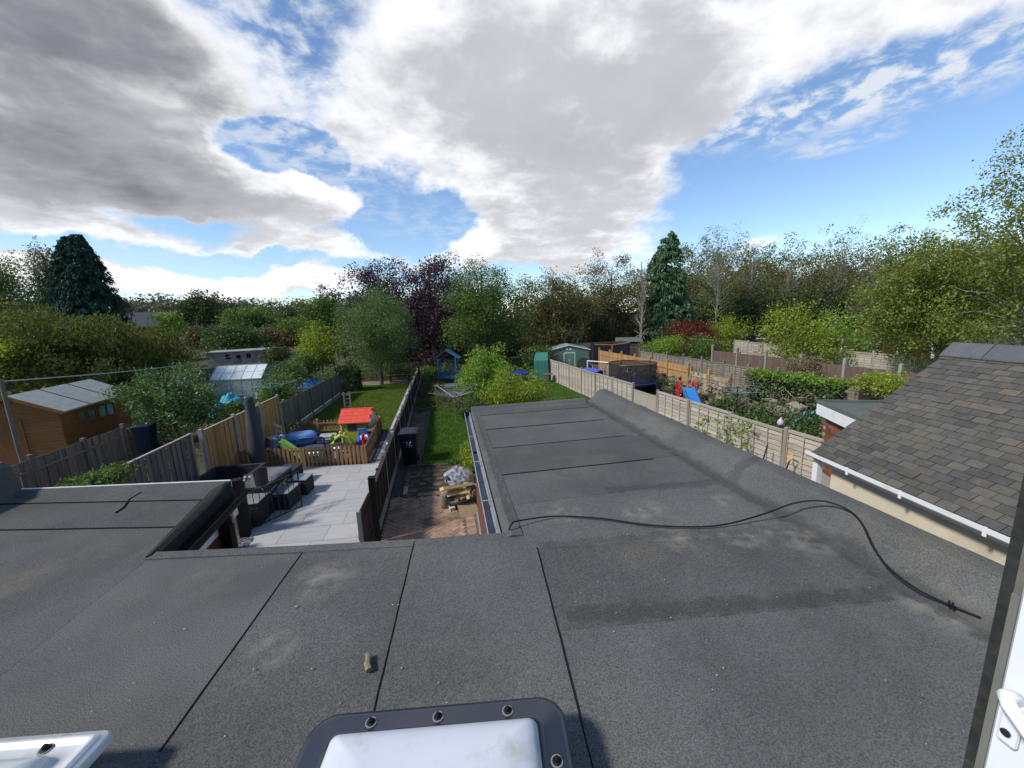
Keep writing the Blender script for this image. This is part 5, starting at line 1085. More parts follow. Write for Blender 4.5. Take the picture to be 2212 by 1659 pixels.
gnet = netting('white_netting', .30, (.55,.55,.55))
t = thing('football_goal', 'white framed football goal behind the lap fence', 'goal', (10.9,25.6,0), radians(-62))
part('frame', MB().tube([(-.95,0,0),(-.95,0,1.2)],.035,7).tube([(-.95,0,1.2),(.95,0,1.2)],.035,7).tube([(.95,0,1.2),(.95,0,0)],.035,7).tube([(.95,0,1.18),(.95,.5,.9),(.95,.8,0)],.025,6).tube([(-.95,0,1.18),(-.95,.5,.9),(-.95,.8,0)],.025,6), white_pvc, t)['kind']='thing'
part('net', MB().add([(x,y,z) for x in (-.95,.95) for y, z in ((0,1.2),(.5,.9),(.8,.0))],[(0,3,4,1),(1,4,5,2)]), gnet, t)
solo('cover_sheet', crumple(1.5,.7,.14,12,20), mat('bright_blue_tarpaulin',(.07,.11,.48),(.05,.08,.38),.6,5,.2), 'violet blue cover sheet draped below the football goal', 'cover', smooth=True, loc=(9.6,23.6,.95), rot=(0,0,-1.2))
solo('cover_stand', MB().box(-.35,.35,-.7,.7,0,.95), wood_dark, 'low dark crate under the violet blue cover', 'crate', loc=(9.6,23.6,0), rot=(0,0,.37))
t = thing('parabolic_rebounder', 'round black mesh disc leaning against the green shed', 'mesh disc', (11.15,29.0,.62), radians(-20))
part('rim', MB().tube([(.48*cos(2*pi*k/24),.1*sin(2*pi*k/24),.48*sin(2*pi*k/24)) for k in range(25)],.03,6), blackm, t); part('mesh_net', MB().add([(0,0,0)]+[(.48*cos(2*pi*k/24),.1*sin(2*pi*k/24),.48*sin(2*pi*k/24)) for k in range(24)],[(0,1+k,1+(k+1)%24) for k in range(24)]), netting('disc_net',.75), t)
t = thing('garden_slide', 'red and blue plastic garden slide on the neighbouring lawn', 'slide', (11.35,15.9,0), radians(-14))
sbl = plain('sky_blue_plastic', (.035,.20,.55), .3, .5)
part('chute', MB().extr([(-.27,0),(.27,0),(.27,.13),(.22,.13),(.20,.03),(-.20,.03),(-.22,.13),(-.27,.13)], [(0,.35,.88),(0,.1,.86),(0,-.45,.45),(0,-1.0,.14),(0,-1.3,.08)]), sbl, t)
for s_ in (-1,1): part('side_panel', MB().extr([(-.04,-.0),(.04,0),(.04,1),(-.04,1)],[(0,0,0),(0,.001,0)],caps=True) if False else MB().prism([(.0+.32*0,0),(.32,0),(.36,.5),(.40,1.0),(.34,1.2),(.2,1.28),(.06,1.2),(.0,1.0),(.05,.5)],-.035,.035), redp, t, bevel=.015, loc=(s_*.36,.25,0), rot=(pi/2,0,pi/2)); 
for s_ in (-1,1):
    for k in range(2): part('red_hole', MB().lathe([(.09,0),(.09,.004),(0,.004)],12), plain('dark_red_recess',(.22,.01,.008)) if (s_,k)==(-1,0) else bpy.data.materials['dark_red_recess'], t, loc=(s_*.36-.036,.45,.55+k*.45), rot=(0,-pi/2,0))
for k in range(3): part('step', MB().box(-.32,.32,.32,.42,.2+k*.24,.24+k*.24), redp, t)
t = thing('garden_chair', 'black slatted wooden chair left of the red and blue slide', 'chair', (11.0,17.3,0), radians(40))
bkw = plain('black_stained_wood', (.025,.026,.03), .7)
for k in range(5): part('seat_slat', MB().box(-.3,.3,-.3+k*.12,-.2+k*.12,.40,.43), bkw, t)
for k in range(4): part('back_slat', MB().rbox((-.22+k*.15,.34,.75),(.11,.025,.75),tilt=(-.3,0,0)), bkw, t)
for x in (-.32,.32): part('arm', MB().box(x-.06,x+.06,-.35,.3,.60,.63), bkw, t); part('leg', MB().box(x-.04,x+.04,-.32,-.24,0,.599).box(x-.04,x+.04,.24,.32,0,.599), bkw, t)
stm = mat('rockery_stone', (.28,.235,.19), (.20,.15,.115), .95, 5, .6, rnd=.3, c3=(.13,.11,.085), c3amt=.08)
rock = thing('rockery', 'rockery bank of rough stones below the honey fence', 'rockery', (12.6,16.5,0))
lump = []
for q in range(5):
    mb = MB(); rr = random.Random(q); mb.lathe([(.0,-.1),(.14,-.08),(.19,.0),(.15,.08),(.04,.12),(.0,.12)],7)
    mb.v = [(x*rr.uniform(.7,1.3),y*rr.uniform(.7,1.3),z*rr.uniform(.7,1.2)) for x,y,z in mb.v]; lump.append(mb.mesh('stone', stm))
for k in range(280):
    y = random.uniform(-5.0,9.5); lv_ = random.randint(0,4); s = random.uniform(.5,1.0)
    link('stone', random.choice(lump), rock, (-.25+lv_*.16+random.uniform(-.1,.1)+.02*y*0, y, .12+lv_*.19), (random.random()*6,random.random()*.6,random.random()*6), (s,s*random.uniform(.6,1),s*.75))
mb = MB().prism([(-.2,-5.2),(.55,-5.2),(.55,9.6),(-.2,9.6)],0,.5); part('earth_bank', mb, soil, rock, loc=(.25,0,0))
for (x, y, h_, hn, lb, cc, nm) in ((8.47,7.75,.95,0,'yellow handled spade leaning on the lap fence',plain('yellow_handle',(.62,.34,.03),.4),'garden_spade'),(8.38,8.35,1.15,1,'dark thin shafted rake leaning by a lap fence post',blackm,'garden_rake')):
    t = thing(nm, lb, nm.split('_')[1], (x,y,0), radians(-87))
    part('shaft', MB().tube([(0,-.25,.28),(0,-.05,h_-.12)],.018,7), blackm if hn == 0 else cc, t)
    if hn == 0:
        part('handle', MB().tube([(0,-.055,h_-.14),(-.07,-.03,h_-.04),(-.07,-.02,h_+.03),(.07,-.02,h_+.03),(.07,-.03,h_-.04),(0,-.055,h_-.14)],.017,7), cc, t); part('grip_sleeve', MB().tube([(0,-.23,.32),(0,-.15,.55)],.026,7), cc, t)
    part('blade', MB().rbox((0,-.28,.14),(.18,.012,.28),tilt=(-.15,0,0)), fm, t)
t = thing('plastic_pinwheel', 'pink flower shaped pinwheel on a stick in the ivy', 'pinwheel', (12.2,9.2,0))
pc_ = P(1758,912,1.0); t.location = (11.6,9.6,0); 
part('stick', MB().tube([(0,0,0),(0,0,.92)],.012,5), blackm, t)
for k in range(8): part('petal', MB().add([(0,-.02,.95),(cos(k*pi/4-.3)*.15,-.03,.95+sin(k*pi/4-.3)*.15),(cos(k*pi/4)*.19,-.02,.95+sin(k*pi/4)*.19),(cos(k*pi/4+.3)*.15,-.03,.95+sin(k*pi/4+.3)*.15)],[(0,1,2,3)]), plain('pink_plastic',(.62,.20,.22),.5) if k==0 else bpy.data.materials['pink_plastic'], t)
z6 = lambda x, y: (1591+x*.1984, 685.8+y*.1984)
for k, (px, lb) in enumerate(((( 590,1005),'pale blue butterfly ornament highest in the ivy'),((710,1045),'pale blue butterfly ornament between two others in the ivy'),((805,1035),'pale blue butterfly ornament on the black post in the ivy'),((630,1115),'pale blue butterfly ornament lowest in the ivy'))):
    p = PY(*z6(*px), 10.8); t = thing('butterfly_ornament', lb, 'ornament', (p.x,p.y,p.z), 0, 'butterfly ornaments in the ivy')
    for s_ in (-1,1): part('wing', MB().add([(0,0,0),(s_*.09,-.03,.07),(s_*.10,-.03,0),(s_*.06,-.02,-.06)],[(0,1,2,3)]), plain('pale_blue_plastic',(.35,.62,.75),.4) if (k,s_)==(0,-1) else bpy.data.materials['pale_blue_plastic'], t)
    part('stake', MB().tube([(0,0,0),(0,0,-p.z)],.006,4), blackm, t)
solo('ornament_post', MB().box(-.03,.03,-.03,.03,0,1.1), plain('dark_green_post',(.02,.05,.05)), 'slim dark post among the butterfly ornaments', 'post', loc=(PY(*z6(805,1100),10.9).x,10.9,0))
t = thing('hanging_pot', 'black pot hanging in the ivy hedge', 'plant pot', PY(*z6(695,940), 12.6)); part('pot', MB().lathe([(.08,-.12),(.13,.05),(.14,.08),(.1,.08)],12), black_pvc, t); part('label', MB().box(-.12,-.06,-.13,-.1,-.02,.04), white_pvc, t)
solo('garden_gnome_ball', MB().lathe([(0,0),(.06,.01),(.09,.08),(.07,.16),(.03,.2),(.02,.24),(0,.25)],12), plain('pale_lilac',(.55,.45,.50),.4), 'pale lilac bird ornament behind the lap fence', 'ornament', smooth=True, loc=(9.35,9.0,1.28))
solo('ornament_stand', MB().tube([(0,0,0),(0,0,1.28)],.02,6), wood_dark, 'thin dark stake carrying the pale lilac bird', 'stake', loc=(9.35,9.0,0))
solo('chimney_pot', MB().lathe([(.14,0),(.12,.2),(.12,.36),(.16,.4),(.15,.46),(.1,.46)],14), plain('terracotta',(.19,.08,.055),.85), 'dark terracotta chimney pot standing behind the grey brown lap fence', 'chimney pot', loc=(PY(1610,848,18.5).x,18.5,PY(1610,862,18.5).z), smooth=False)
for x in (PY(1610,848,18.5).x,): solo('pot_plinth', MB().box(-.18,.18,-.18,.18,0,PY(1610,862,18.5).z-.001), conc, 'grey plinth under the terracotta chimney pot', 'plinth', loc=(x,18.5,0))
# dark canopy and swing beyond, back sheds
t = thing('swing_frame', 'orange tubular swing frame in front of the black canopy', 'swing', (14.6,31.2,0), radians(-14)); orm = plain('orange_tube', (.35,.13,.035), .5)
part('top_bar', MB().tube([(-1.5,0,1.9),(0,0,1.82),(1.5,0,1.98)],.05,7), orm, t); part('leg', MB().tube([(0,-.0,1.8),(-.15,-.5,0)],.04,6), orm, t); part('leg', MB().tube([(0,-.0,1.8),(.15,.5,0)],.04,6), orm, t)
for s_ in (-1,1): part('rope', MB().tube([(s_*1.1,0,1.9),(s_*.8,0,.4)],.012,5), blackm, t)
t = thing('canopy', 'black fabric sided canopy beyond the honey fence', 'canopy', (15.2,33.0,0), radians(-14)); bkc = plain('black_canvas', (.012,.013,.018), .9)
part('curtain', MB().box(-1.6,1.6,-1.0,-.97,0,1.85).box(-1.6,-1.57,-.9699,1.0,0,1.85).box(1.57,1.6,-.9699,1.0,0,1.85), bkc, t); part('roof', MB().box(-1.62,1.62,-1.02,1.02,1.86,1.9), bkc, t)
def shed(name, label, loc, rz, w, dd, h, roofm, wallm, pitch=.3, cat='shed'):
    t = thing(name, label, cat, loc, rz)
    part('wall', MB().box(-w/2,w/2,-dd/2,dd/2,0,h).add([(-w/2,-dd/2,h+.001),(w/2,-dd/2,h+.001),(0,-dd/2,h+pitch),(-w/2,dd/2,h+.001),(w/2,dd/2,h+.001),(0,dd/2,h+pitch)],[(0,1,2),(5,4,3)]), wallm, t)
    for s_ in (-1,1): part('roof_slope', MB().add([(0,-dd/2-.1,h+pitch+.06),(s_*(w/2+.12),-dd/2-.1,h+.02),(s_*(w/2+.12),dd/2+.1,h+.02),(0,dd/2+.1,h+pitch+.06),(0,-dd/2-.1,h+pitch+.02),(s_*(w/2+.12),-dd/2-.1,h-.02),(s_*(w/2+.12),dd/2+.1,h-.02),(0,dd/2+.1,h+pitch+.02)],[(0,1,2,3),(7,6,5,4),(0,4,5,1),(1,5,6,2),(2,6,7,3)]), roofm, t)
    return t
shed('garden_shed', 'grey roofed dark shed beside the black canopy', (18.3,35.5,0), radians(60), 1.8, 2.2, 1.75, felt_g, wood_dark)
shed('garden_shed', 'dark shed under the trees behind the green metal shed', (13.5,36.0,0), radians(75), 2.4, 4.0, 1.4, plain('old_dark_roof',(.05,.045,.04),.9), wood_dark)
t = shed('garden_shed', 'black flat fronted shed with pale lettering beyond the purple brown fence', PY(1650,752,32.0).xy.to_3d(), radians(-30), 3.4, 2.0, 1.95, black_pvc, mat('dark_plum_boards',(.03,.018,.022),(.02,.012,.015),.7), .05)
for k, x in enumerate((-.9,-.76,-.62,-.48,-.34,-.2,-.06,.2,.34,.48)): part('lettering', MB().box(x,x+.085,-1.012,-1.0005,1.62,1.70+(.04 if k in (0,5,8) else 0)), white_pvc, t)
# ---------------------------------------------------------------- left gardens
z1 = lambda x, y: (x*.248, 740.6+y*.248)
cab_ = thing('garden_cabin', 'orange stained timber cabin with a pale grey felt roof and side windows', 'cabin', (-12.95,15.45,0), radians(8))
# local: +y along the window wall, -x across the gable
cw, cl, ce, cr = 2.35, 3.75, 2.0, 2.60
part('wall', MB().box(-cw,0,0,cl,0,ce).add([(-cw,0,ce+.001),(0,0,ce+.001),(-cw/2,0,cr),(-cw,cl,ce+.001),(0,cl,ce+.001),(-cw/2,cl,cr)],[(0,1,2),(5,4,3)]), wood_cabin, cab_)
for k in range(17):
    z = .03+k*.118
    part('wall_board', MB().box(0.0005,.014,.06,cl-.02,z,z+.108), wood_cabin, cab_)
    part('wall_board', MB().box(-cw+.02,-.02,-.014,-.0005,z,z+.108), wood_cabin, cab_)
for k in range(4):
    z = 2.03+k*.13; hw_ = (cw/2)*(1-(z+.11-ce)/(cr-ce)); part('wall_board', MB().box(-cw/2-hw_,-cw/2+hw_,-.014,-.0005,z,z+.118), wood_cabin, cab_)
drr = part('door', MB().box(-1.95,-1.05,-.03,-.0145,.05,1.82), mat('door_stain',(.20,.075,.02),(.16,.06,.016),.65,3,.1,stretch=(8,1,1)), cab_)
part('door_frame', MB().box(-2.0,-1.955,-.034,-.0145,0,1.87).box(-1.045,-1.0,-.034,-.0145,0,1.87).box(-1.9549,-1.0451,-.034,-.0145,1.825,1.87), wood_cabin, cab_)
cfm = mat('pale_shed_felt', (.30,.315,.30), (.25,.265,.25), .93, 3, .2, fine=60, rnd=.03)
for s_ in (0,1):
    for k in range(3):
        y0, y1 = -.12+k*(cl+.24)/3, -.12+(k+1)*(cl+.24)/3-.012; x1 = .16 if s_ == 0 else -cw-.16; zz = cr+.05; ze = ce-.02
        part('roof_felt', MB().add([(-cw/2,y0,zz),(x1,y0,ze),(x1,y1,ze),(-cw/2,y1,zz),(-cw/2,y0,zz-.05),(x1,y0,ze-.05),(x1,y1,ze-.05),(-cw/2,y1,zz-.05)],[(0,1,2,3),(7,6,5,4),(0,4,5,1),(1,5,6,2),(2,6,7,3),(3,7,4,0)]), cfm, cab_)
for k in (1,2): 
    y = -.12+k*(cl+.24)/3; part('felt_lap', MB().beam((-cw/2,y,cr+.057),(.16,y,ce-.012),.035,.012), bitumen, cab_)
for s_, x1 in ((0,.17),(1,-cw-.17)): part('barge_board', MB().beam((-cw/2,-.135,cr+.0),(x1,-.135,ce-.06),.024,.11), wood_cabin, cab_)
part('finial', MB().rbox((-cw/2,-.15,cr+.02),(.16,.02,.16),tilt=(0,pi/4,0)), wood_cabin, cab_)
gls = mat('shed_glass', (.05,.055,.055), (.09,.095,.09), .12, 4, spec=.7)
for k, y in enumerate((.95,1.42,2.0,2.47)):
    w_ = part('window', MB().box(.0145,.04,y-.22,y-.185,1.28,1.78).box(.0145,.04,y+.185,y+.22,1.28,1.78).box(.0145,.04,y-.1849,y+.1849,1.28,1.315).box(.0145,.04,y-.1849,y+.1849,1.745,1.78), wood_cabin, cab_)
    part('pane', MB().box(.0146,.022,y-.1848,y+.1848,1.3151,1.7449), gls, w_)
glassm = mat('greenhouse_glass', (.55,.66,.64), (.48,.60,.58), .10, 3, spec=.6, alpha=.30); glassr = mat('greenhouse_roof_glass', (.66,.70,.69), (.58,.63,.62), .15, 3, spec=.8, alpha=.92)
gf = plain('grey_green_alloy', (.30,.36,.34), .4, .5, .4)
gh = thing('greenhouse', 'glass greenhouse with a pale reflecting pitched roof', 'greenhouse', (-12.6,27.4,0), radians(-6))
gw_, gd_, ge, gr = 3.1, 1.95, 1.35, 2.15
for k in range(6):
    x = -gw_/2+k*gw_/5
    for y in (-gd_/2, gd_/2): part('glazing_bar', MB().box(x-.018,x+.018,y-.018,y+.018,0,ge), gf, gh)
    for s_ in (-1,1): part('glazing_bar', MB().beam((x,s_*gd_/2,ge),(x,0,gr),.03,.03), gf, gh)
for k in range(5):
    x0, x1 = -gw_/2+k*gw_/5+.02, -gw_/2+(k+1)*gw_/5-.02
    for s_ in (-1,1):
        part('pane', MB().box(x0,x1,s_*gd_/2-.003,s_*gd_/2+.003,.03,ge-.02), glassm, gh)
        for (a, b) in ((.02,.5),(.515,.98)): part('roof_pane', MB().add([(x0,s_*gd_/2*(1-a),ge+(gr-ge)*a),(x1,s_*gd_/2*(1-a),ge+(gr-ge)*a),(x1,s_*gd_/2*(1-b),ge+(gr-ge)*b),(x0,s_*gd_/2*(1-b),ge+(gr-ge)*b)],[(0,1,2,3)]), glassr, gh)
for x in (-gw_/2,gw_/2):
    part('gable_pane', MB().add([(x,-gd_/2,.02),(x,gd_/2,.02),(x,gd_/2,ge),(x,0,gr-.03),(x,-gd_/2,ge)],[(0,1,2,3,4)]), glassm, gh)
part('ridge', MB().box(-gw_/2,gw_/2,-.03,.03,gr-.01,gr+.03), gf, gh); part('eaves_rail', MB().box(-gw_/2,gw_/2,-gd_/2-.03,-gd_/2-.0181,ge-.04,ge+.02).box(-gw_/2,gw_/2,gd_/2+.0181,gd_/2+.03,ge-.04,ge+.02), gf, gh)
for s_ in (-1,1): part('brace', MB().beam((-.4,-gd_/2+.03,.1),(-.4+s_*.6,-gd_/2+.03,ge-.05),.02), gf, gh)
ob = thing('concrete_outbuilding', 'grey concrete outbuilding with three small dark openings and a white roof edge', 'outbuilding', (PY(520,780,44).x,44.5,0), radians(8))
ct = mat('stained_concrete_wall', (.29,.26,.22), (.22,.19,.16), .95, 2, .3, c3=(.14,.11,.09), c3amt=.1)
part('wall', MB().box(-2.7,2.9,-1.2,2,0,2.05), ct, ob); part('roof', MB().box(-2.85,3.05,-1.35,2.15,2.051,2.13), plain('pale_roof_slab',(.30,.30,.285),.85), ob)
for x in (-.9,.0,.9): part('opening', MB().box(x-.2,x+.2,-1.206,-1.2005,1.35,1.8), bpy.data.materials['black_opening'], ob)
rh = thing('brick_house', 'distant red brick house with a dark slate roof among the trees', 'house', (PY(312,705,62).x,62,0), radians(35))
part('wall', MB().box(-3.2,3.2,-2.6,2.6,0,5.0).add([(3.2,-2.6,5.001),(3.2,2.6,5.001),(3.2,0,6.7),(-3.2,-2.6,5.001),(-3.2,2.6,5.001),(-3.2,0,6.7)],[(0,1,2),(5,4,3)]), mat('far_red_brick',(.25,.06,.035),(.20,.05,.03),.9), rh)
for s_ in (-1,1): part('roof_slope', MB().add([(-3.5,s_*3.0,4.85),(3.5,s_*3.0,4.85),(3.5,0,6.9),(-3.5,0,6.9)],[(0,1,2,3)]), mat('far_slate',(.075,.08,.09),(.06,.065,.075),.8), rh)
for x in (-1.8,1.2): 
    w_ = part('window', MB().box(x-.6,x+.6,-2.66,-2.6005,3.4,4.5), white_pvc, rh); part('pane', MB().box(x-.5,x+.5,-2.668,-2.6605,3.5,4.4), gls, w_)
w_ = part('window', MB().box(3.2005,3.26,-.7,.7,3.4,4.5), white_pvc, rh); part('pane', MB().box(3.2605,3.268,-.6,.6,3.5,4.4), gls, w_)
tarp = mat('turquoise_tarpaulin', (.05,.36,.46), (.04,.28,.38), .45, 4, .3); tarpb = mat('royal_blue_tarpaulin', (.03,.13,.45), (.025,.09,.30), .45, 5, .3, c3=(.2,.45,.6), c3amt=.06, c3scale=4)
solo('tarpaulin', crumple(2.1,1.6,1.0,4,34), tarp, 'turquoise tarpaulin over a mound behind the golden fence', 'tarpaulin', smooth=True, loc=(P(506,892,0).x,P(506,892,0).y,0))
solo('tarpaulin', crumple(3.6,2.0,.7,8,34), tarpb, 'royal blue tarpaulin heap behind the far end of the grey green fence', 'tarpaulin', smooth=True, loc=(P(688,832,0).x,P(688,832,0).y,0), rot=(0,0,.3))
for k in range(4): solo('plank', MB().rbox((0,0,0),(.9,.1,.05)), pine, ('pale stick poking up from the blue tarpaulin, leftmost of four','pale stick on the blue tarpaulin, second from left','pale stick on the blue tarpaulin, third from left','pale stick on the blue tarpaulin, rightmost of four')[k], 'stick', 'sticks on the blue tarpaulin', loc=(P(682+k*9,822,.7).x,P(688,832,0).y+.1*k,.72), rot=(.3,-.7+.35*k,.4*k))
# washing line on two posts
lp0, lp1 = PY(2,824,12.2), P(590,783,0)
pl0 = solo('washing_line_post', MB().tube([(0,0,0),(-.02,0,lp0.z*.5),(0,0,lp0.z+.05)],.045,8), wood_grey, 'thin grey washing line post at the left edge of the view', 'post', loc=(lp0.x,lp0.y,0))
tp = PY(583,741,lp1.y); solo('washing_line_post', MB().tube([(0,0,0),(tp.x-lp1.x,0,tp.z)],.05,7), wood_grey, 'leaning far washing line post near the concrete outbuilding', 'post', loc=lp1)
lpts = [lp0+(tp-lp0)*(k/30)-Vector((0,0,1.1*(1-(2*k/30-1)**2)*.55)) for k in range(31)]
solo('washing_line', MB().tube(lpts, .018, 5), linem, 'pale washing line strung across the left gardens', 'washing line')
t = thing('bird_table', 'small white hanging bird table in front of the green dryer', 'bird table', P(520.4,864,0))
part('tray', MB().lathe([(.30,.30),(.36,.36),(.34,.36),(.28,.32),(0,.32)],16), white_pvc, t); part('pole', MB().tube([(0,0,0),(0,0,.30)],.03,6), white_pvc, t)
for k in range(3): part('wire', MB().tube([(.33*cos(k*2.1),.33*sin(k*2.1),.36),(0,0,.95)],.01,4), white_pvc, t)
part('finial', MB().lathe([(.05,0),(.05,.12),(.0,.18)],8), white_pvc, t, loc=(0,0,.93))
t = thing('upturned_boat', 'white upturned boat shape on a low trestle beyond the blue tarpaulin', 'boat', P(672,800,0), .5)
part('hull', MB().lathe([(.0,.62),(.9,.60),(1.0,.72),(.75,1.0),(.3,1.15),(.0,1.18)],16,(0,0,0),1.1,.55), mat('chalky_white',(.60,.60,.58),(.5,.5,.48),.6), t, smooth=True); part('trestle', MB().box(-.9,.9,-.25,.25,.52,.58).box(-.8,-.7,-.2,.2,0,.5199).box(.7,.8,-.2,.2,0,.5199), wood_grey, t)
for k in range(3): solo('garden_ornament', MB().lathe([(.08,0),(.1,.1),(.05,.2),(.07,.3),(0,.38)],10), white_pvc if k else plain('grey_stone',(.3,.3,.3),.8), ('grey stone garden ornament near the green dryer','small white garden ornament near the green dryer','white garden ornament furthest right by the green dryer')[k], 'ornament', 'garden ornaments by the green dryer', loc=P(545+k*12,866-k*3,0))
# ---------------------------------------------------------------- vegetation
bark_m = mat('bark', (.14,.115,.09), (.08,.065,.05), .95, 9, .6); birch_b = mat('birch_bark', (.46,.43,.38), (.10,.085,.07), .85, 3.5, .2, stretch=(3,3,.9)); deadb = mat('dead_bark', (.24,.21,.18), (.16,.14,.12), .9, 6)
BR = lambda c: tuple(min(.6, q*1.7) for q in c)
LM = {k: leaf_mat('leaves_'+k, BR(v[0]), BR(v[1]), BR(v[2]) if k != 'silver' else v[2], *v[3:]) for k, v in dict(
    olive=((.038,.055,.014),(.088,.10,.026),(.13,.10,.03),.35,.15), willow=((.040,.068,.022),(.092,.128,.042),(.14,.165,.07),.32,.2), purple=((.022,.014,.022),(.058,.034,.045),(.10,.06,.06),.25,.15),
    green=((.035,.065,.018),(.085,.125,.030),(.14,.17,.05),.35,.2), brown=((.050,.055,.022),(.108,.102,.042),(.14,.11,.05),.33,.2), cypress=((.008,.024,.018),(.020,.046,.030),(.03,.06,.04),.12,.2),
    spruce=((.016,.040,.020),(.055,.10,.045),(.10,.15,.07),.15,.3), birch=((.055,.065,.026),(.115,.115,.045),(.17,.15,.06),.4,.2), near=((.062,.085,.016),(.135,.16,.034),(.20,.20,.055),.42,.2),
    wood=((.055,.060,.024),(.11,.108,.044),(.145,.125,.056),.35,.2), far=((.050,.058,.034),(.088,.092,.055),(.12,.105,.065),.3,.2), lime=((.085,.125,.016),(.175,.215,.028),(.26,.24,.05),.42,.2),
    bright=((.065,.12,.018),(.15,.22,.035),(.23,.27,.06),.42,.2), red=((.055,.014,.010),(.115,.028,.018),(.14,.05,.02),.35,.2), silver=((.032,.060,.016),(.088,.135,.038),(.46,.48,.42),.25,.11,.03), ivy=((.018,.040,.014),(.055,.085,.026),(.13,.16,.05),.2,.2),  # silver: glints on the glossy leaves put into the colour as near-white leaves
    dark=((.020,.032,.012),(.046,.064,.022),(.07,.08,.028),.2,.2), tan=((.16,.125,.085),(.30,.24,.17),(.40,.34,.26),.2,.2), weed=((.085,.07,.035),(.15,.115,.06),(.10,.12,.04),.3,.25)).items()}
def leaves(c, n, spread, size, asp=.55, droop=0.0, rng=RNG, up=.0):
    """n leaves about each centre c (k,3); spread = (horizontal, vertical) sigma -> quad corners"""
    k = len(c); p = np.repeat(c, n, 0); m = len(p)
    p = p + np.clip(rng.normal(0, 1, (m, 3)), -1.7, 1.7)*np.array([spread[0], spread[0], spread[1]])
    a = rng.normal(0, 1, (m, 3)); a[:, 2] = a[:, 2]*(1-.5*droop) - droop*1.6; a /= np.linalg.norm(a, axis=1)[:, None]
    b = np.cross(a, rng.normal(0, 1, (m, 3)) + np.array([0, 0, up])); b /= np.linalg.norm(b, axis=1)[:, None]+1e-6
    s = size*rng.uniform(.4, 1.0, m)[:, None]**1.3*1.35
    V = np.stack([p-a*s*.5, p+b*s*asp*.5+a*s*.05, p+a*s*.5, p-b*s*asp*.5+a*s*.05], 1)
    return V.reshape(-1, 3)
def cloud_pts(n, ctr, rad, rng, pw=.42, rough=.28, flat=-.85):
    d = rng.normal(0, 1, (n, 3)); d /= np.linalg.norm(d, axis=1)[:, None]
    ph = rng.uniform(0, 6.28, 6); az = np.arctan2(d[:,1], d[:,0]); el = np.arcsin(d[:,2])
    mod = 1 + rough*(np.sin(az*3+ph[0])*np.cos(el*2+ph[1])*.5 + np.sin(az*5+ph[2]+el*4)*.35 + np.sin(el*7+ph[3]+az*2)*.25)
    r = rng.uniform(0, 1, n)**pw; d[:,2] = np.maximum(d[:,2], flat)
    return np.array(ctr) + d*(r*mod)[:,None]*np.array(rad)
def span(px0, px1, pt, pb, Y):
    xm = (px0+px1)/2; ym = (pt+pb)/2
    L_, R_ = PY(px0, ym, Y), PY(px1, ym, Y); return L_.x, R_.x, PY(xm, pb, Y).z, PY(xm, pt, Y).z
def wood_mesh(base, top, tips, rt, rng, m, kink=.12, nb=None, rmin=.012, sides=6, split=(.25,.95)):
    mb = MB(); base, top = Vector(base), Vector(top); n = 7; H_ = (top-base).length
    tr = [base+(top-base)*(i/n)+Vector((rng.normal(0,kink*H_*.05),rng.normal(0,kink*H_*.05),0))*(0 if i in (0,) else 1) for i in range(n+1)]
    mb.tube(tr, rt, sides+2, rt*.25)
    for tp_ in tips:
        tp_ = Vector(tp_); f_ = min(split[1], max(split[0], (tp_.z-base.z)/H_*.72)); i = min(n-1, int(f_*n)); st = tr[i]+(tr[i+1]-tr[i])*(f_*n-i)
        md = (st+tp_)/2 + Vector((rng.normal(0,.08),rng.normal(0,.08),.12))*(tp_-st).length
        r0 = rt*(1-.75*f_)*.5; mb.tube([st, (st*.55+md*.45)+Vector((0,0,.03*(tp_-st).length)), md, (md*.4+tp_*.6)+Vector(tuple(rng.normal(0,.04,3)))*(tp_-st).length, tp_], max(rmin, r0), 5, rmin*.5, cap=False)
    return mb
def tree(name, label, box, Y, lm, nclu=90, per=90, size=.2, cat='tree', group=None, pw=.42, rough=.28, spread=None, droop=.25, asp=.55, bk=None, trunk_px=None, rt=None, depth=None, nb=44, base=None, crown_z0=None, seed=0, flat=-.85):
    px0, px1, pt, pb = box; x0, x1, z0, z1 = span(px0, px1, pt, pb, Y); rng = np.random.default_rng(seed*101+int(px0*7+pt+1e4))
    rx, rz = (x1-x0)/2, (z1-z0)/2; ry = depth or min(rx, 3.2); cx_ = (x0+x1)/2; cz = (z0+z1)/2; bx = cx_ if trunk_px is None else PY(trunk_px, pb, Y).x
    if base is not None: bx = base
    t = thing(name, label, cat, (bx, Y, 0), 0, group); o = np.array([bx, Y, 0.])
    sp = spread or (rx*.13+size*.5, rz*.10+size*.5)
    c = cloud_pts(nclu, (cx_, Y, cz), (rx*.92, ry, rz*.92), rng, pw, rough, flat); c[:,2] = np.maximum(c[:,2], .15)
    rt = rt or max(.05, .022*(z1)); tips = c[rng.choice(len(c), min(nb, len(c)), False)]
    part('trunk', wood_mesh((0,0,-.1), (cx_-bx, 0, z0+(z1-z0)*.86), [tuple(p-o) for p in tips], rt, rng, bk), bk or bark_m, t) if False else part('trunk', wood_mesh((0,0,-.1), (cx_-bx, 0, max(.4, z0+(z1-z0)*.86)), [tuple(p-o) for p in tips], rt, rng, bk), bk or bark_m, t)
    V = leaves(c, per, sp, size, asp, droop, rng); V[:,2] = np.maximum(V[:,2], .02)
    link('crown', np_mesh('crown', V-o, 4, LM[lm]), t)
    return t
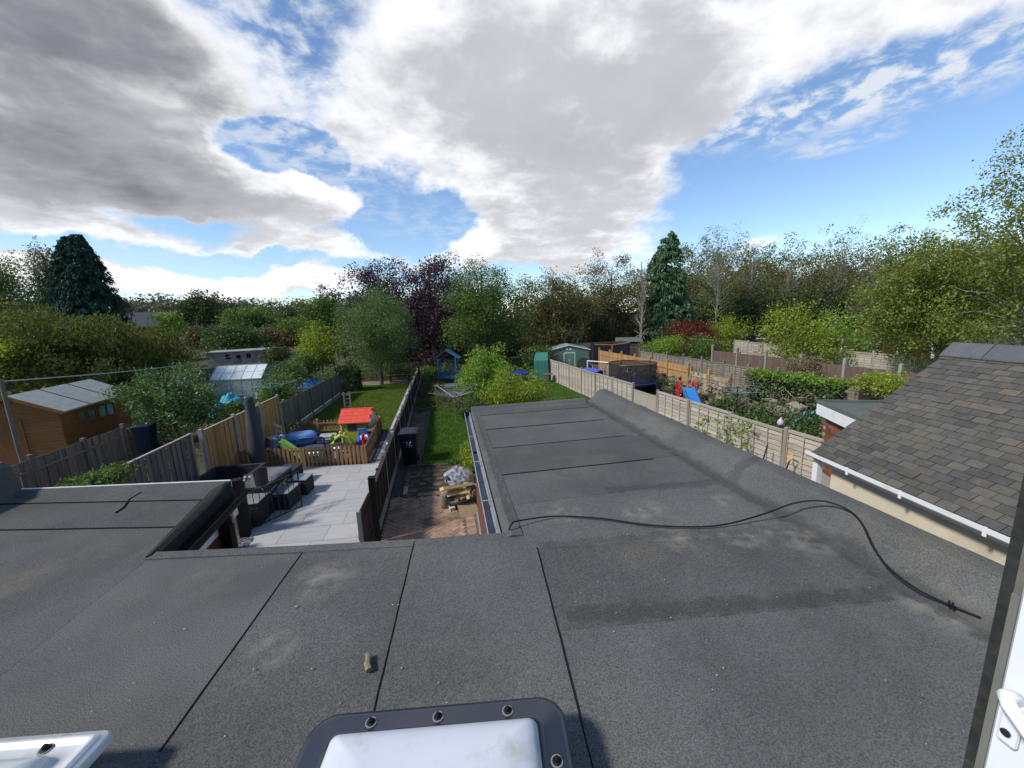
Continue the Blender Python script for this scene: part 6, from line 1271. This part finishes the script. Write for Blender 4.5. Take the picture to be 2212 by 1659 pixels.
def birch(name, label, box, Y, lm='birch', nclu=70, per=26, size=.16, strand=1.1, lean=0, group=None, rt=None, seed=0, base_px=None, sparse=1.0, bk=None, nb=40, depth=None, sig=.05, rough=.3, pw=.5):
    """airy tree with hanging twigs"""
    px0, px1, pt, pb = box; x0, x1, z0, z1 = span(px0, px1, pt, pb, Y); rng = np.random.default_rng(seed*77+int(px0*3+pt+1e4))
    rx, rz = (x1-x0)/2, (z1-z0)/2; cx_, cz = (x0+x1)/2, (z0+z1)/2; bx = cx_ if base_px is None else PY(base_px, pb, Y).x
    t = thing(name, label, 'tree', (bx, Y, 0), 0, group); o = np.array([bx, Y, 0.])
    c = cloud_pts(nclu, (cx_, Y, cz+strand*.25), (rx*.9, depth or min(rx,3), rz*.95), rng, pw, rough)
    tips = c[rng.choice(len(c), min(nb, len(c)), False)]
    mb = wood_mesh((0,0,-.1), (cx_-bx+lean, 0, z0+(z1-z0)*.84), [tuple(p-o) for p in tips], rt or .018*z1, rng, None, .3, rmin=.014, split=(.2,.97))
    part('trunk', mb, bk or birch_b, t)
    u = rng.uniform(0, 1, (nclu, per)); sw_ = rng.normal(0, .12, (nclu, 1, 2))
    L_ = strand*rng.uniform(.5, 1.4, (nclu, 1)); pts = np.repeat(c[:,None,:], per, 1)
    spr = rng.normal(0, strand*.22, (nclu, per, 2))
    pts[:,:,2] -= u*L_; pts[:,:,0] += u*sw_[:,:,0]*2+spr[:,:,0]; pts[:,:,1] += u*sw_[:,:,1]*2+spr[:,:,1]
    V = leaves(pts.reshape(-1,3), 1, (sig, sig), size, .6, .5, rng); V[:,2] = np.maximum(V[:,2], .02)
    link('crown', np_mesh('crown', V-o, 4, LM[lm]), t); return t
def conifer(name, label, box, Y, lm, n=9000, size=.5, layers=16, seed=0, tops=((0,1.0),), fat=1.0, pwr=.8):
    px0, px1, pt, pb = box; x0, x1, z0, z1 = span(px0, px1, pt, pb, Y); rng = np.random.default_rng(seed+5)
    t = thing(name, label, 'tree', ((x0+x1)/2, Y, 0)); R_ = (x1-x0)/2; z0 = max(.2, z0); allV = []
    mb = MB().tube([(0,0,-.1),(0,0,z1*.9)], .02*z1+.08, 8, .03)
    for (ox, hs) in tops:
        top = z0+(z1-z0)*hs; nbough = int(n/64/len(tops))
        for q in range(nbough):
            hgt = rng.uniform(0, 1)**.75; a_ = rng.uniform(0, 6.28); r_ = R_*((1-hgt)**pwr)*fat*(1 if len(tops) == 1 else .8)*rng.uniform(.72, 1.16)+.32*min(1,R_/3); zb = z0+(top-z0)*hgt
            dr = rng.uniform(.10, .34); m_ = 64; u = rng.uniform(.15, 1, m_)**.6; sid = rng.normal(0, .14+.06*r_, m_)*(1.15-u*.75)
            px_ = ox*R_*(1-hgt*.3)+np.cos(a_)*r_*u-np.sin(a_)*sid; py_ = np.sin(a_)*r_*u+np.cos(a_)*sid; pz = zb+.12*r_*u-dr*r_*u*u-rng.uniform(0, 1, m_)*(.12+.22*u)*min(1.2, .4+r_*.4)
            a = np.c_[np.full(m_, cos(a_))*.45, np.full(m_, sin(a_))*.45, -np.ones(m_)]+rng.normal(0, .35, (m_, 3)); a /= np.linalg.norm(a, axis=1)[:, None]
            b = np.cross(a, rng.normal(0, 1, (m_, 3))); b /= np.linalg.norm(b, axis=1)[:, None]; s = size*rng.uniform(.45, 1.15, m_)[:, None]; p = np.c_[px_, py_, pz]
            V = np.stack([p-a*s*.4, p+b*s*.17, p+a*s*.7, p-b*s*.17], 1).reshape(-1, 3); V[:, 2] = np.maximum(V[:, 2], .02); allV.append(V)
            if q % 12 == 0: mb.tube([(ox*R_*(1-hgt*.3)*.6, 0, zb), (ox*R_*(1-hgt*.3)+cos(a_)*r_*.8, sin(a_)*r_*.8, zb-.05*r_)], .05, 5, .015, cap=False)
    part('trunk', mb, bark_m, t); link('crown', np_mesh('crown', np.concatenate(allV), 4, LM[lm]), t); return t
def mass(name, specs, lm, per, size, seed=0, trunks=None, droop=.3, spread=.5):
    """a far wood or thicket that reads as one mass: specs of (px0, px1, top, bottom, Y, clusters)"""
    rng = np.random.default_rng(seed); out = []
    for px0, px1, pt, pb, Y, n in specs:
        x0, x1, z0, z1 = span(px0, px1, pt, pb, Y)
        c = cloud_pts(n, ((x0+x1)/2, Y, (z0+z1)/2), ((x1-x0)/2, min(4,(x1-x0)/2), (z1-z0)/2), rng, .5, .3); c[:,2] = np.maximum(c[:,2], .1)
        V = leaves(c, per, (spread, spread), size, .6, droop, rng); V[:,2] = np.maximum(V[:,2], .02); out.append(V)
    o = link(name, np_mesh(name, np.concatenate(out), 4, LM[lm])); o['kind'] = 'stuff'; return o
# far woods
rs = random.Random(3); sp_ = []
for k in range(60):
    x = 225+k*12; top = 640+rs.uniform(-9,12)+max(0,(k-17))*.6; sp_.append((x-22, x+30, top, 716, 125+rs.uniform(-12,12), 34))
mass('far_wood', sp_, 'far', 36, .72, 2, spread=1.0)
sp_ = [(-120+k*30, -60+k*30, 640+rs.uniform(-30,20), 730, 70, 36) for k in range(10)]; mass('far_wood', sp_, 'wood', 50, .40, 4, spread=.8)
sp_ = []
for k in range(46):
    x = 1470+k*19; top = 522+rs.uniform(-22,22)-(max(0,k-24)*1.6); sp_.append((x-28, x+32, top, 722, 62+rs.uniform(-7,7)-k*.3, 64))
mass('woodland', sp_, 'wood', 46, .32, 6, spread=.55)
sp_ = [(1450+k*30, 1520+k*30, 570+rs.uniform(-22,22)-max(0,k-15)*2, 735, 70, 70) for k in range(27)]; mass('woodland', sp_, 'wood', 30, .62, 61, spread=.6)
sp_ = [(1470+k*34, 1530+k*34, 620+rs.uniform(-20,20), 750, 50-k*.5, 60) for k in range(24)]; mass('undergrowth', sp_, 'dark', 36, .36, 7, spread=.6)
sp_ = [(735+k*26, 800+k*26, 640+rs.uniform(-25,25), 800, 45, 70) for k in range(29)]; mass('undergrowth', sp_, 'dark', 36, .40, 8, spread=.5)
sp_ = [(400+k*16, 430+k*16, 712+rs.uniform(-4,4), 752, 58, 22) for k in range(16)]; mass('tall_weeds', sp_, 'weed', 50, .34, 9, droop=-.9, spread=.35)
sp_ = [(-140+k*44, -70+k*44, 765+rs.uniform(-14,10), 850, 26.5, 26) for k in range(10)]; mass('undergrowth', sp_, 'olive', 46, .22, 10, spread=.35)
# single trees, left
conifer('cypress_tree', 'huge dense dark green cypress on the left skyline', (84,268,505,730), 38, 'cypress', 76000, .29, seed=1, tops=((-.18,.97),(.17,1.0),(0,.86)), fat=1.12, pwr=.86)
tree('tree', 'grey green broad tree cut off by the left edge behind the cypress', (-90,95,545,735), 46, 'willow', 150, 130, .20, rough=.35, seed=2)
tree('tree', 'thin topped grey tree just left of the cypress', (70,140,520,700), 49, 'far', 90, 90, .2, rough=.4, seed=3)
tree('cherry_tree', 'broad olive cherry tree with drooping leaves behind the orange cabin', (-60,330,655,850), 23.5, 'olive', 170, 170, .19, rough=.5, droop=.9, asp=.38, spread=(.36,.30), seed=4, depth=3, pw=.5)
tree('cherry_tree', 'taller shoots of a drooping olive tree left of the concrete outbuilding', (150,430,705,845), 26.5, 'olive', 150, 150, .19, rough=.42, droop=.9, asp=.38, spread=(.30,.32), seed=5, depth=2.6, pw=.5)
tree('shrub', 'yellowish shrub at the left edge above the cabin roof', (-40,60,735,835), 21.5, 'lime', 40, 90, .16, cat='shrub', seed=6)
tree('shrub', 'pale leaved glossy shrub beside the orange cabin', (258,480,785,955), 17.6, 'silver', 150, 150, .105, cat='shrub', rough=.32, spread=(.20,.17), seed=7, depth=1.7, droop=.1, asp=.5)
tree('tree', 'dark rounded tree beyond the far brick house', (385,478,632,722), 78, 'dark', 70, 130, .40, seed=8)
tree('shrub', 'bright round bush in front of the far brick house', (340,394,672,730), 52, 'bright', 40, 80, .28, cat='shrub', seed=9)
tree('shrub', 'wide mid green bush beyond the concrete outbuilding', (468,612,662,728), 66, 'green', 90, 130, .34, cat='shrub', seed=10, depth=3)
tree('shrub', 'low green bush beside the small far birch', (590,690,682,735), 60, 'green', 60, 110, .32, cat='shrub', seed=11)
tree('ivy_mound', 'dark ivy covered mound behind the concrete outbuilding', (430,575,698,775), 48.5, 'ivy', 80, 110, .26, cat='shrub', seed=12, depth=2)
birch('birch_tree', 'small airy birch left of the purple tree', (680,752,603,720), 52, 'far', 46, 34, .3, 1.4, seed=13)
tree('tree', 'grey green bushy tree below the small far birch', (645,745,640,735), 47, 'green', 90, 110, .24, seed=14)
tree('shrub', 'bright yellow green shrub left of the grey green tree', (640,742,698,808), 33.5, 'lime', 70, 110, .17, cat='shrub', seed=15, rough=.35)
tree('willow_tree', 'round grey green tree with a bare trunk at the end of the left lawn', (725,905,620,812), 28.9, 'willow', 230, 200, .125, trunk_px=823, seed=16, rough=.24, depth=3.0, spread=(.34,.32), droop=.5, asp=.42, rt=.13)
solo('hedge', MB().box(-.5,.5,-.5,.5,0,1.4), LM['dark'], 'dark clipped hedge block at the corner of the left lawn', 'hedge', loc=(-6.25,27.3,0))
V = leaves(np.c_[RNG.uniform(-.72,.72,900), RNG.uniform(-.6,.6,900), RNG.uniform(0,1.7,900)], 16, (.06,.06), .11, .55, .2); link('leaves', np_mesh('leaves', V, 4, LM['dark']), bpy.data.objects['hedge'])['kind'] = 'stuff'
tree('purple_plum_tree', 'dark purple leaved tree, the lower left one of two', (745,900,545,800), 39, 'purple', 170, 150, .20, seed=17, rough=.36, pw=.42, spread=(.42,.40))
tree('purple_plum_tree', 'taller dark purple leaved tree in the centre', (838,1022,538,800), 37.5, 'purple', 190, 150, .20, seed=18, rough=.36, pw=.42, spread=(.42,.40))
tree('tree', 'mid green bushy tree above the blue arbour', (942,1140,560,780), 33.5, 'green', 230, 180, .155, seed=19, rough=.34, spread=(.40,.38), depth=2.8)
tree('tree', 'wide brown green tree behind the green metal shed, its left half', (1095,1290,572,770), 39, 'brown', 230, 160, .18, seed=20, rough=.32, pw=.45, spread=(.45,.40))
tree('tree', 'wide brown green tree above the swing frame', (1225,1412,555,765), 41, 'brown', 230, 160, .18, seed=21, rough=.32, pw=.45, spread=(.45,.40))
birch('birch_tree', 'airy birch behind the drooping dark conifer', (1340,1425,540,700), 50, 'birch', 60, 34, .26, 1.3, seed=22)
conifer('conifer_tree', 'dark conifer with hanging sprays right of the centre', (1392,1484,500,725), 40, 'spruce', 60000, .32, seed=4, tops=((-.30,.86),(.14,1.0),(.30,.66),(-.1,.6)), fat=1.3, pwr=.55)
t = thing('dead_tree', 'bare dead tree standing left of the hanging conifer', 'tree', (PY(1385,700,37).x,37,0)); rg = np.random.default_rng(5)
tips = [(rg.uniform(-1.1,1.1)*(1-z/9.5)+.0,rg.uniform(-.8,.8),z) for z in np.linspace(1,8.6,60)]
part('trunk', wood_mesh((0,0,-.1),(.3,0,8.9),tips,.13,rg,None,.3,rmin=.022), deadb, t)
for i, (b_, Y, lb) in enumerate((((1484,1622,468,690),46,'tallest birch right of the conifer with two pale stems'),((1580,1668,515,700),49,'slender birch between two taller birches'),((1665,1745,520,700),50,'short birch in front of the wood, right of the slender one'),((1735,1895,472,700),48,'wide topped birch standing in the middle of the wood'),((1840,1930,505,690),47,'birch left of the yellow leaved near birch'),((1500,1580,540,700),52,'faint birch behind the tallest birch'))):
    birch('birch_tree', lb, b_, Y, 'birch', 150, 46, .15, 1.5, seed=30+i, sig=.10, rt=.11, nb=60, group='birches at the edge of the wood')
birch('birch_tree', 'yellow green near birch with big leaves above the slate roof', (1875,2120,462,800), 15.0, 'near', 330, 150, .11, .9, seed=40, sig=.09, base_px=2030, rt=.11, nb=60, depth=2.0, pw=.55)
birch('birch_tree', 'tall near birch cut off by the right edge', (2050,2420,225,810), 11.5, 'near', 290, 120, .10, .85, seed=41, sig=.08, base_px=2210, rt=.13, nb=70, depth=2.0, pw=.5)
tree('japanese_maple', 'dark red maple in front of the wood', (1440,1548,686,768), 34.5, 'red', 70, 110, .17, seed=42, depth=2)
for i, (b_, Y, lm, lb) in enumerate((((1535,1612,668,775),33,'lime','feathery yellow green young tree right of the red maple'),((1640,1765,655,800),22,'lime','yellow green young tree in front of the black shed'),((1735,1870,655,805),21.5,'bright','bright green young tree hiding the pale lap fence'),((1470,1560,728,780),31,'green','low green shrub below the red maple'),((1398,1470,728,768),32,'bright','flat topped green hedge bush behind the lap fence'),((1850,1925,600,760),24,'birch','thin olive tree left of the near birch'))):
    tree('young_tree' if i not in (3,4) else 'shrub', lb, b_, Y, lm, 74, 90, .15, cat='tree' if i not in (3,4) else 'shrub', seed=50+i, rough=.4, pw=.5, spread=(.32,.30), rt=.06)
tree('wisteria', 'rampant green climber mounded over an arch in the middle garden', (978,1112,752,885), 20.6, 'bright', 120, 130, .13, cat='shrub', seed=60, rough=.34, spread=(.22,.20), droop=.6, asp=.42, depth=1.3)
tree('wisteria', 'yellower leafy shrub sprawling in front of the climber', (1040,1178,805,900), 18.4, 'lime', 90, 120, .12, cat='shrub', seed=61, rough=.36, spread=(.20,.16), droop=.4, asp=.42, depth=1.2)
tree('shrub', 'dark small leaved plant under the rotary dryer', (985,1062,858,905), 17.9, 'ivy', 40, 70, .09, cat='shrub', seed=62, spread=(.14,.10), depth=.6)
tree('holly_bush', 'dark holly bush between the grow house and the metal shed', (1128,1196,740,795), 30.5, 'ivy', 44, 90, .15, cat='shrub', seed=63)
t = thing('flower_spike', 'cream flower spike rising from the climber', 'flower', (PY(1032,760,20.6).x,20.6,PY(1032,768,20.6).z-1)); V = leaves(np.c_[np.zeros(30),np.zeros(30),np.linspace(.9,1.6,30)], 5, (.04,.03), .06, .7, 0); link('petals', np_mesh('petals', V, 4, LM['tan']), t)['kind'] = 'stuff'; part('stem', MB().tube([(0,0,0),(0,0,1.6)],.012,5), bark_m, t)
for i, (b_, Y, lm, lb, s) in enumerate((((560,640,808,885),23.5,'green','leafy currant bush right of the greenhouse',.13),((590,660,775,842),27,'willow','pale bean plants beyond the currant bush',.15),((630,690,760,815),31,'green','tall vegetable plants beside the upturned boat',.16),((470,560,870,900),22,'ivy','low dark plants around the garden ornaments',.12),((575,625,750,790),40,'dark','dark shrub by the far washing line post',.2),((690,745,800,850),28,'green','green shrub against the end of the grey green fence',.14),
    ((1880,1960,812,850),10.5,'lime','yellow green shrub against the slate roof verge',.09),((1700,1770,770,830),17.2,'weed','brown seeding shrub in front of the purple brown fence',.10),((170,235,1030,1062),8.6,'green','nettles growing at the foot of the old grey fence',.07),((1000,1035,968,1000),11.6,'lime','small yellow green plant at the corner of the wing gutter',.07),((1040,1070,890,1000),12.2,'green','leafy weeds behind the silver sheeting',.07))):
    tree('shrub', lb, b_, Y, lm, 46, 80, s, cat='shrub', seed=70+i, rough=.36, spread=(s*1.8,s*1.5), depth=.9 if Y < 24 else 1.5, rt=.03)
# ivy over the rockery, the clipped ivy hedge, dead vines, weeds on the fence
h0, h1 = Vector((14.3,15.3,0)), Vector((14.9,11.9,0)); hd_ = (h1-h0); hg = thing('ivy_hedge', 'thick ivy hedge with a bright green top behind the rockery', 'hedge', h0, atan2(hd_.y, hd_.x)); LN = hd_.length
part('woody_core', MB().box(0,LN,-.28,.28,0,1.35), soil, hg)
c = np.c_[RNG.uniform(-.1,LN+.1,700), RNG.uniform(-.48,.48,700), RNG.uniform(0,1.62,700)]; V = leaves(c, 26, (.13,.12), .11, .7, .3); V[:,2] = np.maximum(V[:,2], .02); link('leaves', np_mesh('leaves', V, 4, LM['ivy']), hg)['kind'] = 'stuff'
c = np.c_[RNG.uniform(-.1,LN+.1,260), RNG.uniform(-.5,.5,260), RNG.uniform(1.5,1.72,260)]; V = leaves(c, 20, (.12,.08), .10, .7, .1); link('leaves', np_mesh('leaves', V, 4, LM['bright']), hg)['kind'] = 'stuff'
def strands(name, pts, m, r=.012, parent=None):
    mb = MB()
    for q in pts: mb.tube(q, r, 4, r*.5, cap=False)
    o = part(name, mb, m, parent); o['kind'] = 'stuff'; return o
twm = mat('dead_vine', (.27,.225,.17), (.19,.155,.115), .95, 6)
def rnd_vines(n, f): 
    out = []
    for k in range(n):
        p = Vector(f()); q = [p]; d = Vector((random.gauss(0,1),random.gauss(0,1),random.gauss(0,.8))).normalized()
        for i in range(5): d = (d+Vector((random.gauss(0,.5),random.gauss(0,.5),random.gauss(0,.5)-.12))).normalized(); q.append(q[-1]+d*.14)
        out.append(q)
    return out
strands('dead_vines', rnd_vines(100, lambda: (13.0+random.uniform(-.35,.3), random.uniform(14.2,18.4), random.uniform(.75,1.75))), twm)
strands('woody_stems', rnd_vines(160, lambda: (random.uniform(0,LN), -.5*random.choice((-1,1))-.05, random.uniform(.2,1.3))), twm, .014, hg)
strands('dead_vines', rnd_vines(50, lambda: (12.2+random.uniform(-.3,.3), random.uniform(11.0,20), random.uniform(.5,1.1))), twm)
def patch(name, boxes, lm, n, size, seed, hmax):
    rng = np.random.default_rng(seed); out = []
    for x0, x1, y0, y1, k in boxes:
        c = np.c_[rng.uniform(x0,x1,k), rng.uniform(y0,y1,k), rng.uniform(0,1,k)**1.5*hmax*rng.uniform(.3,1,k)]; V = leaves(c, n, (.18,.1), size, .6, .1, rng); V[:,2] = np.maximum(V[:,2], .02); out.append(V)
    o = link(name, np_mesh(name, np.concatenate(out), 4, LM[lm])); o['kind'] = 'stuff'
patch('ivy', [(11.9,12.8,11.4,15.2,330),(11.2,12.2,8.6,12.2,330),(12.0,12.6,18.5,21.5,120),(9.6,11.6,7.2,9.4,220),(12.2,13.6,9.0,12.0,250)], 'ivy', 22, .10, 21, 1.05)
patch('undergrowth', [(-24,-13.2,20,33,420),(-11,-7,19,22,90),(13.4,16,19,31,260),(17,19.4,12,26,300),(20.2,25,14,30,380),(-7,-1.5,32,38,260),(-1.6,9,29,38,420),(9,20,37,42,300),(26,33,18,34,300)], 'green', 24, .20, 22, .7)
patch('ground_cover', [(-1.55,.0,19.5,27.5,260),(.2,3.6,19.6,21.5,160),(-24,-7.4,28,40,420),(1.8,3.0,12,15.5,60)], 'olive', 18, .12, 23, .25)
patch('weeds', [(-1.2,.7,9.9,12.0,46),(-1.56,-1.35,12,24,70),(.55,.8,9.6,12,40)], 'weed', 8, .06, 24, .12)
patch('weeds', [(-11.0,-8.2,7.5,11.0,50),(3.4,8.0,7.0,14.5,160),(-10.5,-9.0,13.5,15.5,50)], 'green', 20, .10, 25, .35)
for i, (px, py, hh_, lb) in enumerate(((1532,918,.9,'leftmost thin weed climbing the lap fence'),(1578,925,1.0,'tallest thin weed climbing the lap fence'),(1612,938,1.05,'thick leafy weed climbing the lap fence near the spade'))):
    p = P(px, py, 1.1); t = thing('climbing_weed', lb, 'weed', (p.x-.12,p.y,0), 0, 'weeds climbing the lap fence'); rg = np.random.default_rng(90+i)
    stx = [(rg.normal(0,.05), rg.normal(0,.1), z) for z in np.linspace(0,1.3+.1*i,8)]; part('stem', MB().tube(stx,.012,5), bark_m, t)
    c = np.array([s_ for s_ in stx[2:] for _ in range(3)])+rg.normal(0,.09,((len(stx)-2)*3,3)); link('leaves', np_mesh('leaves', leaves(c, 7, (.06,.07), .10, .7, .4, rg), 4, LM['bright']), t)['kind'] = 'stuff'
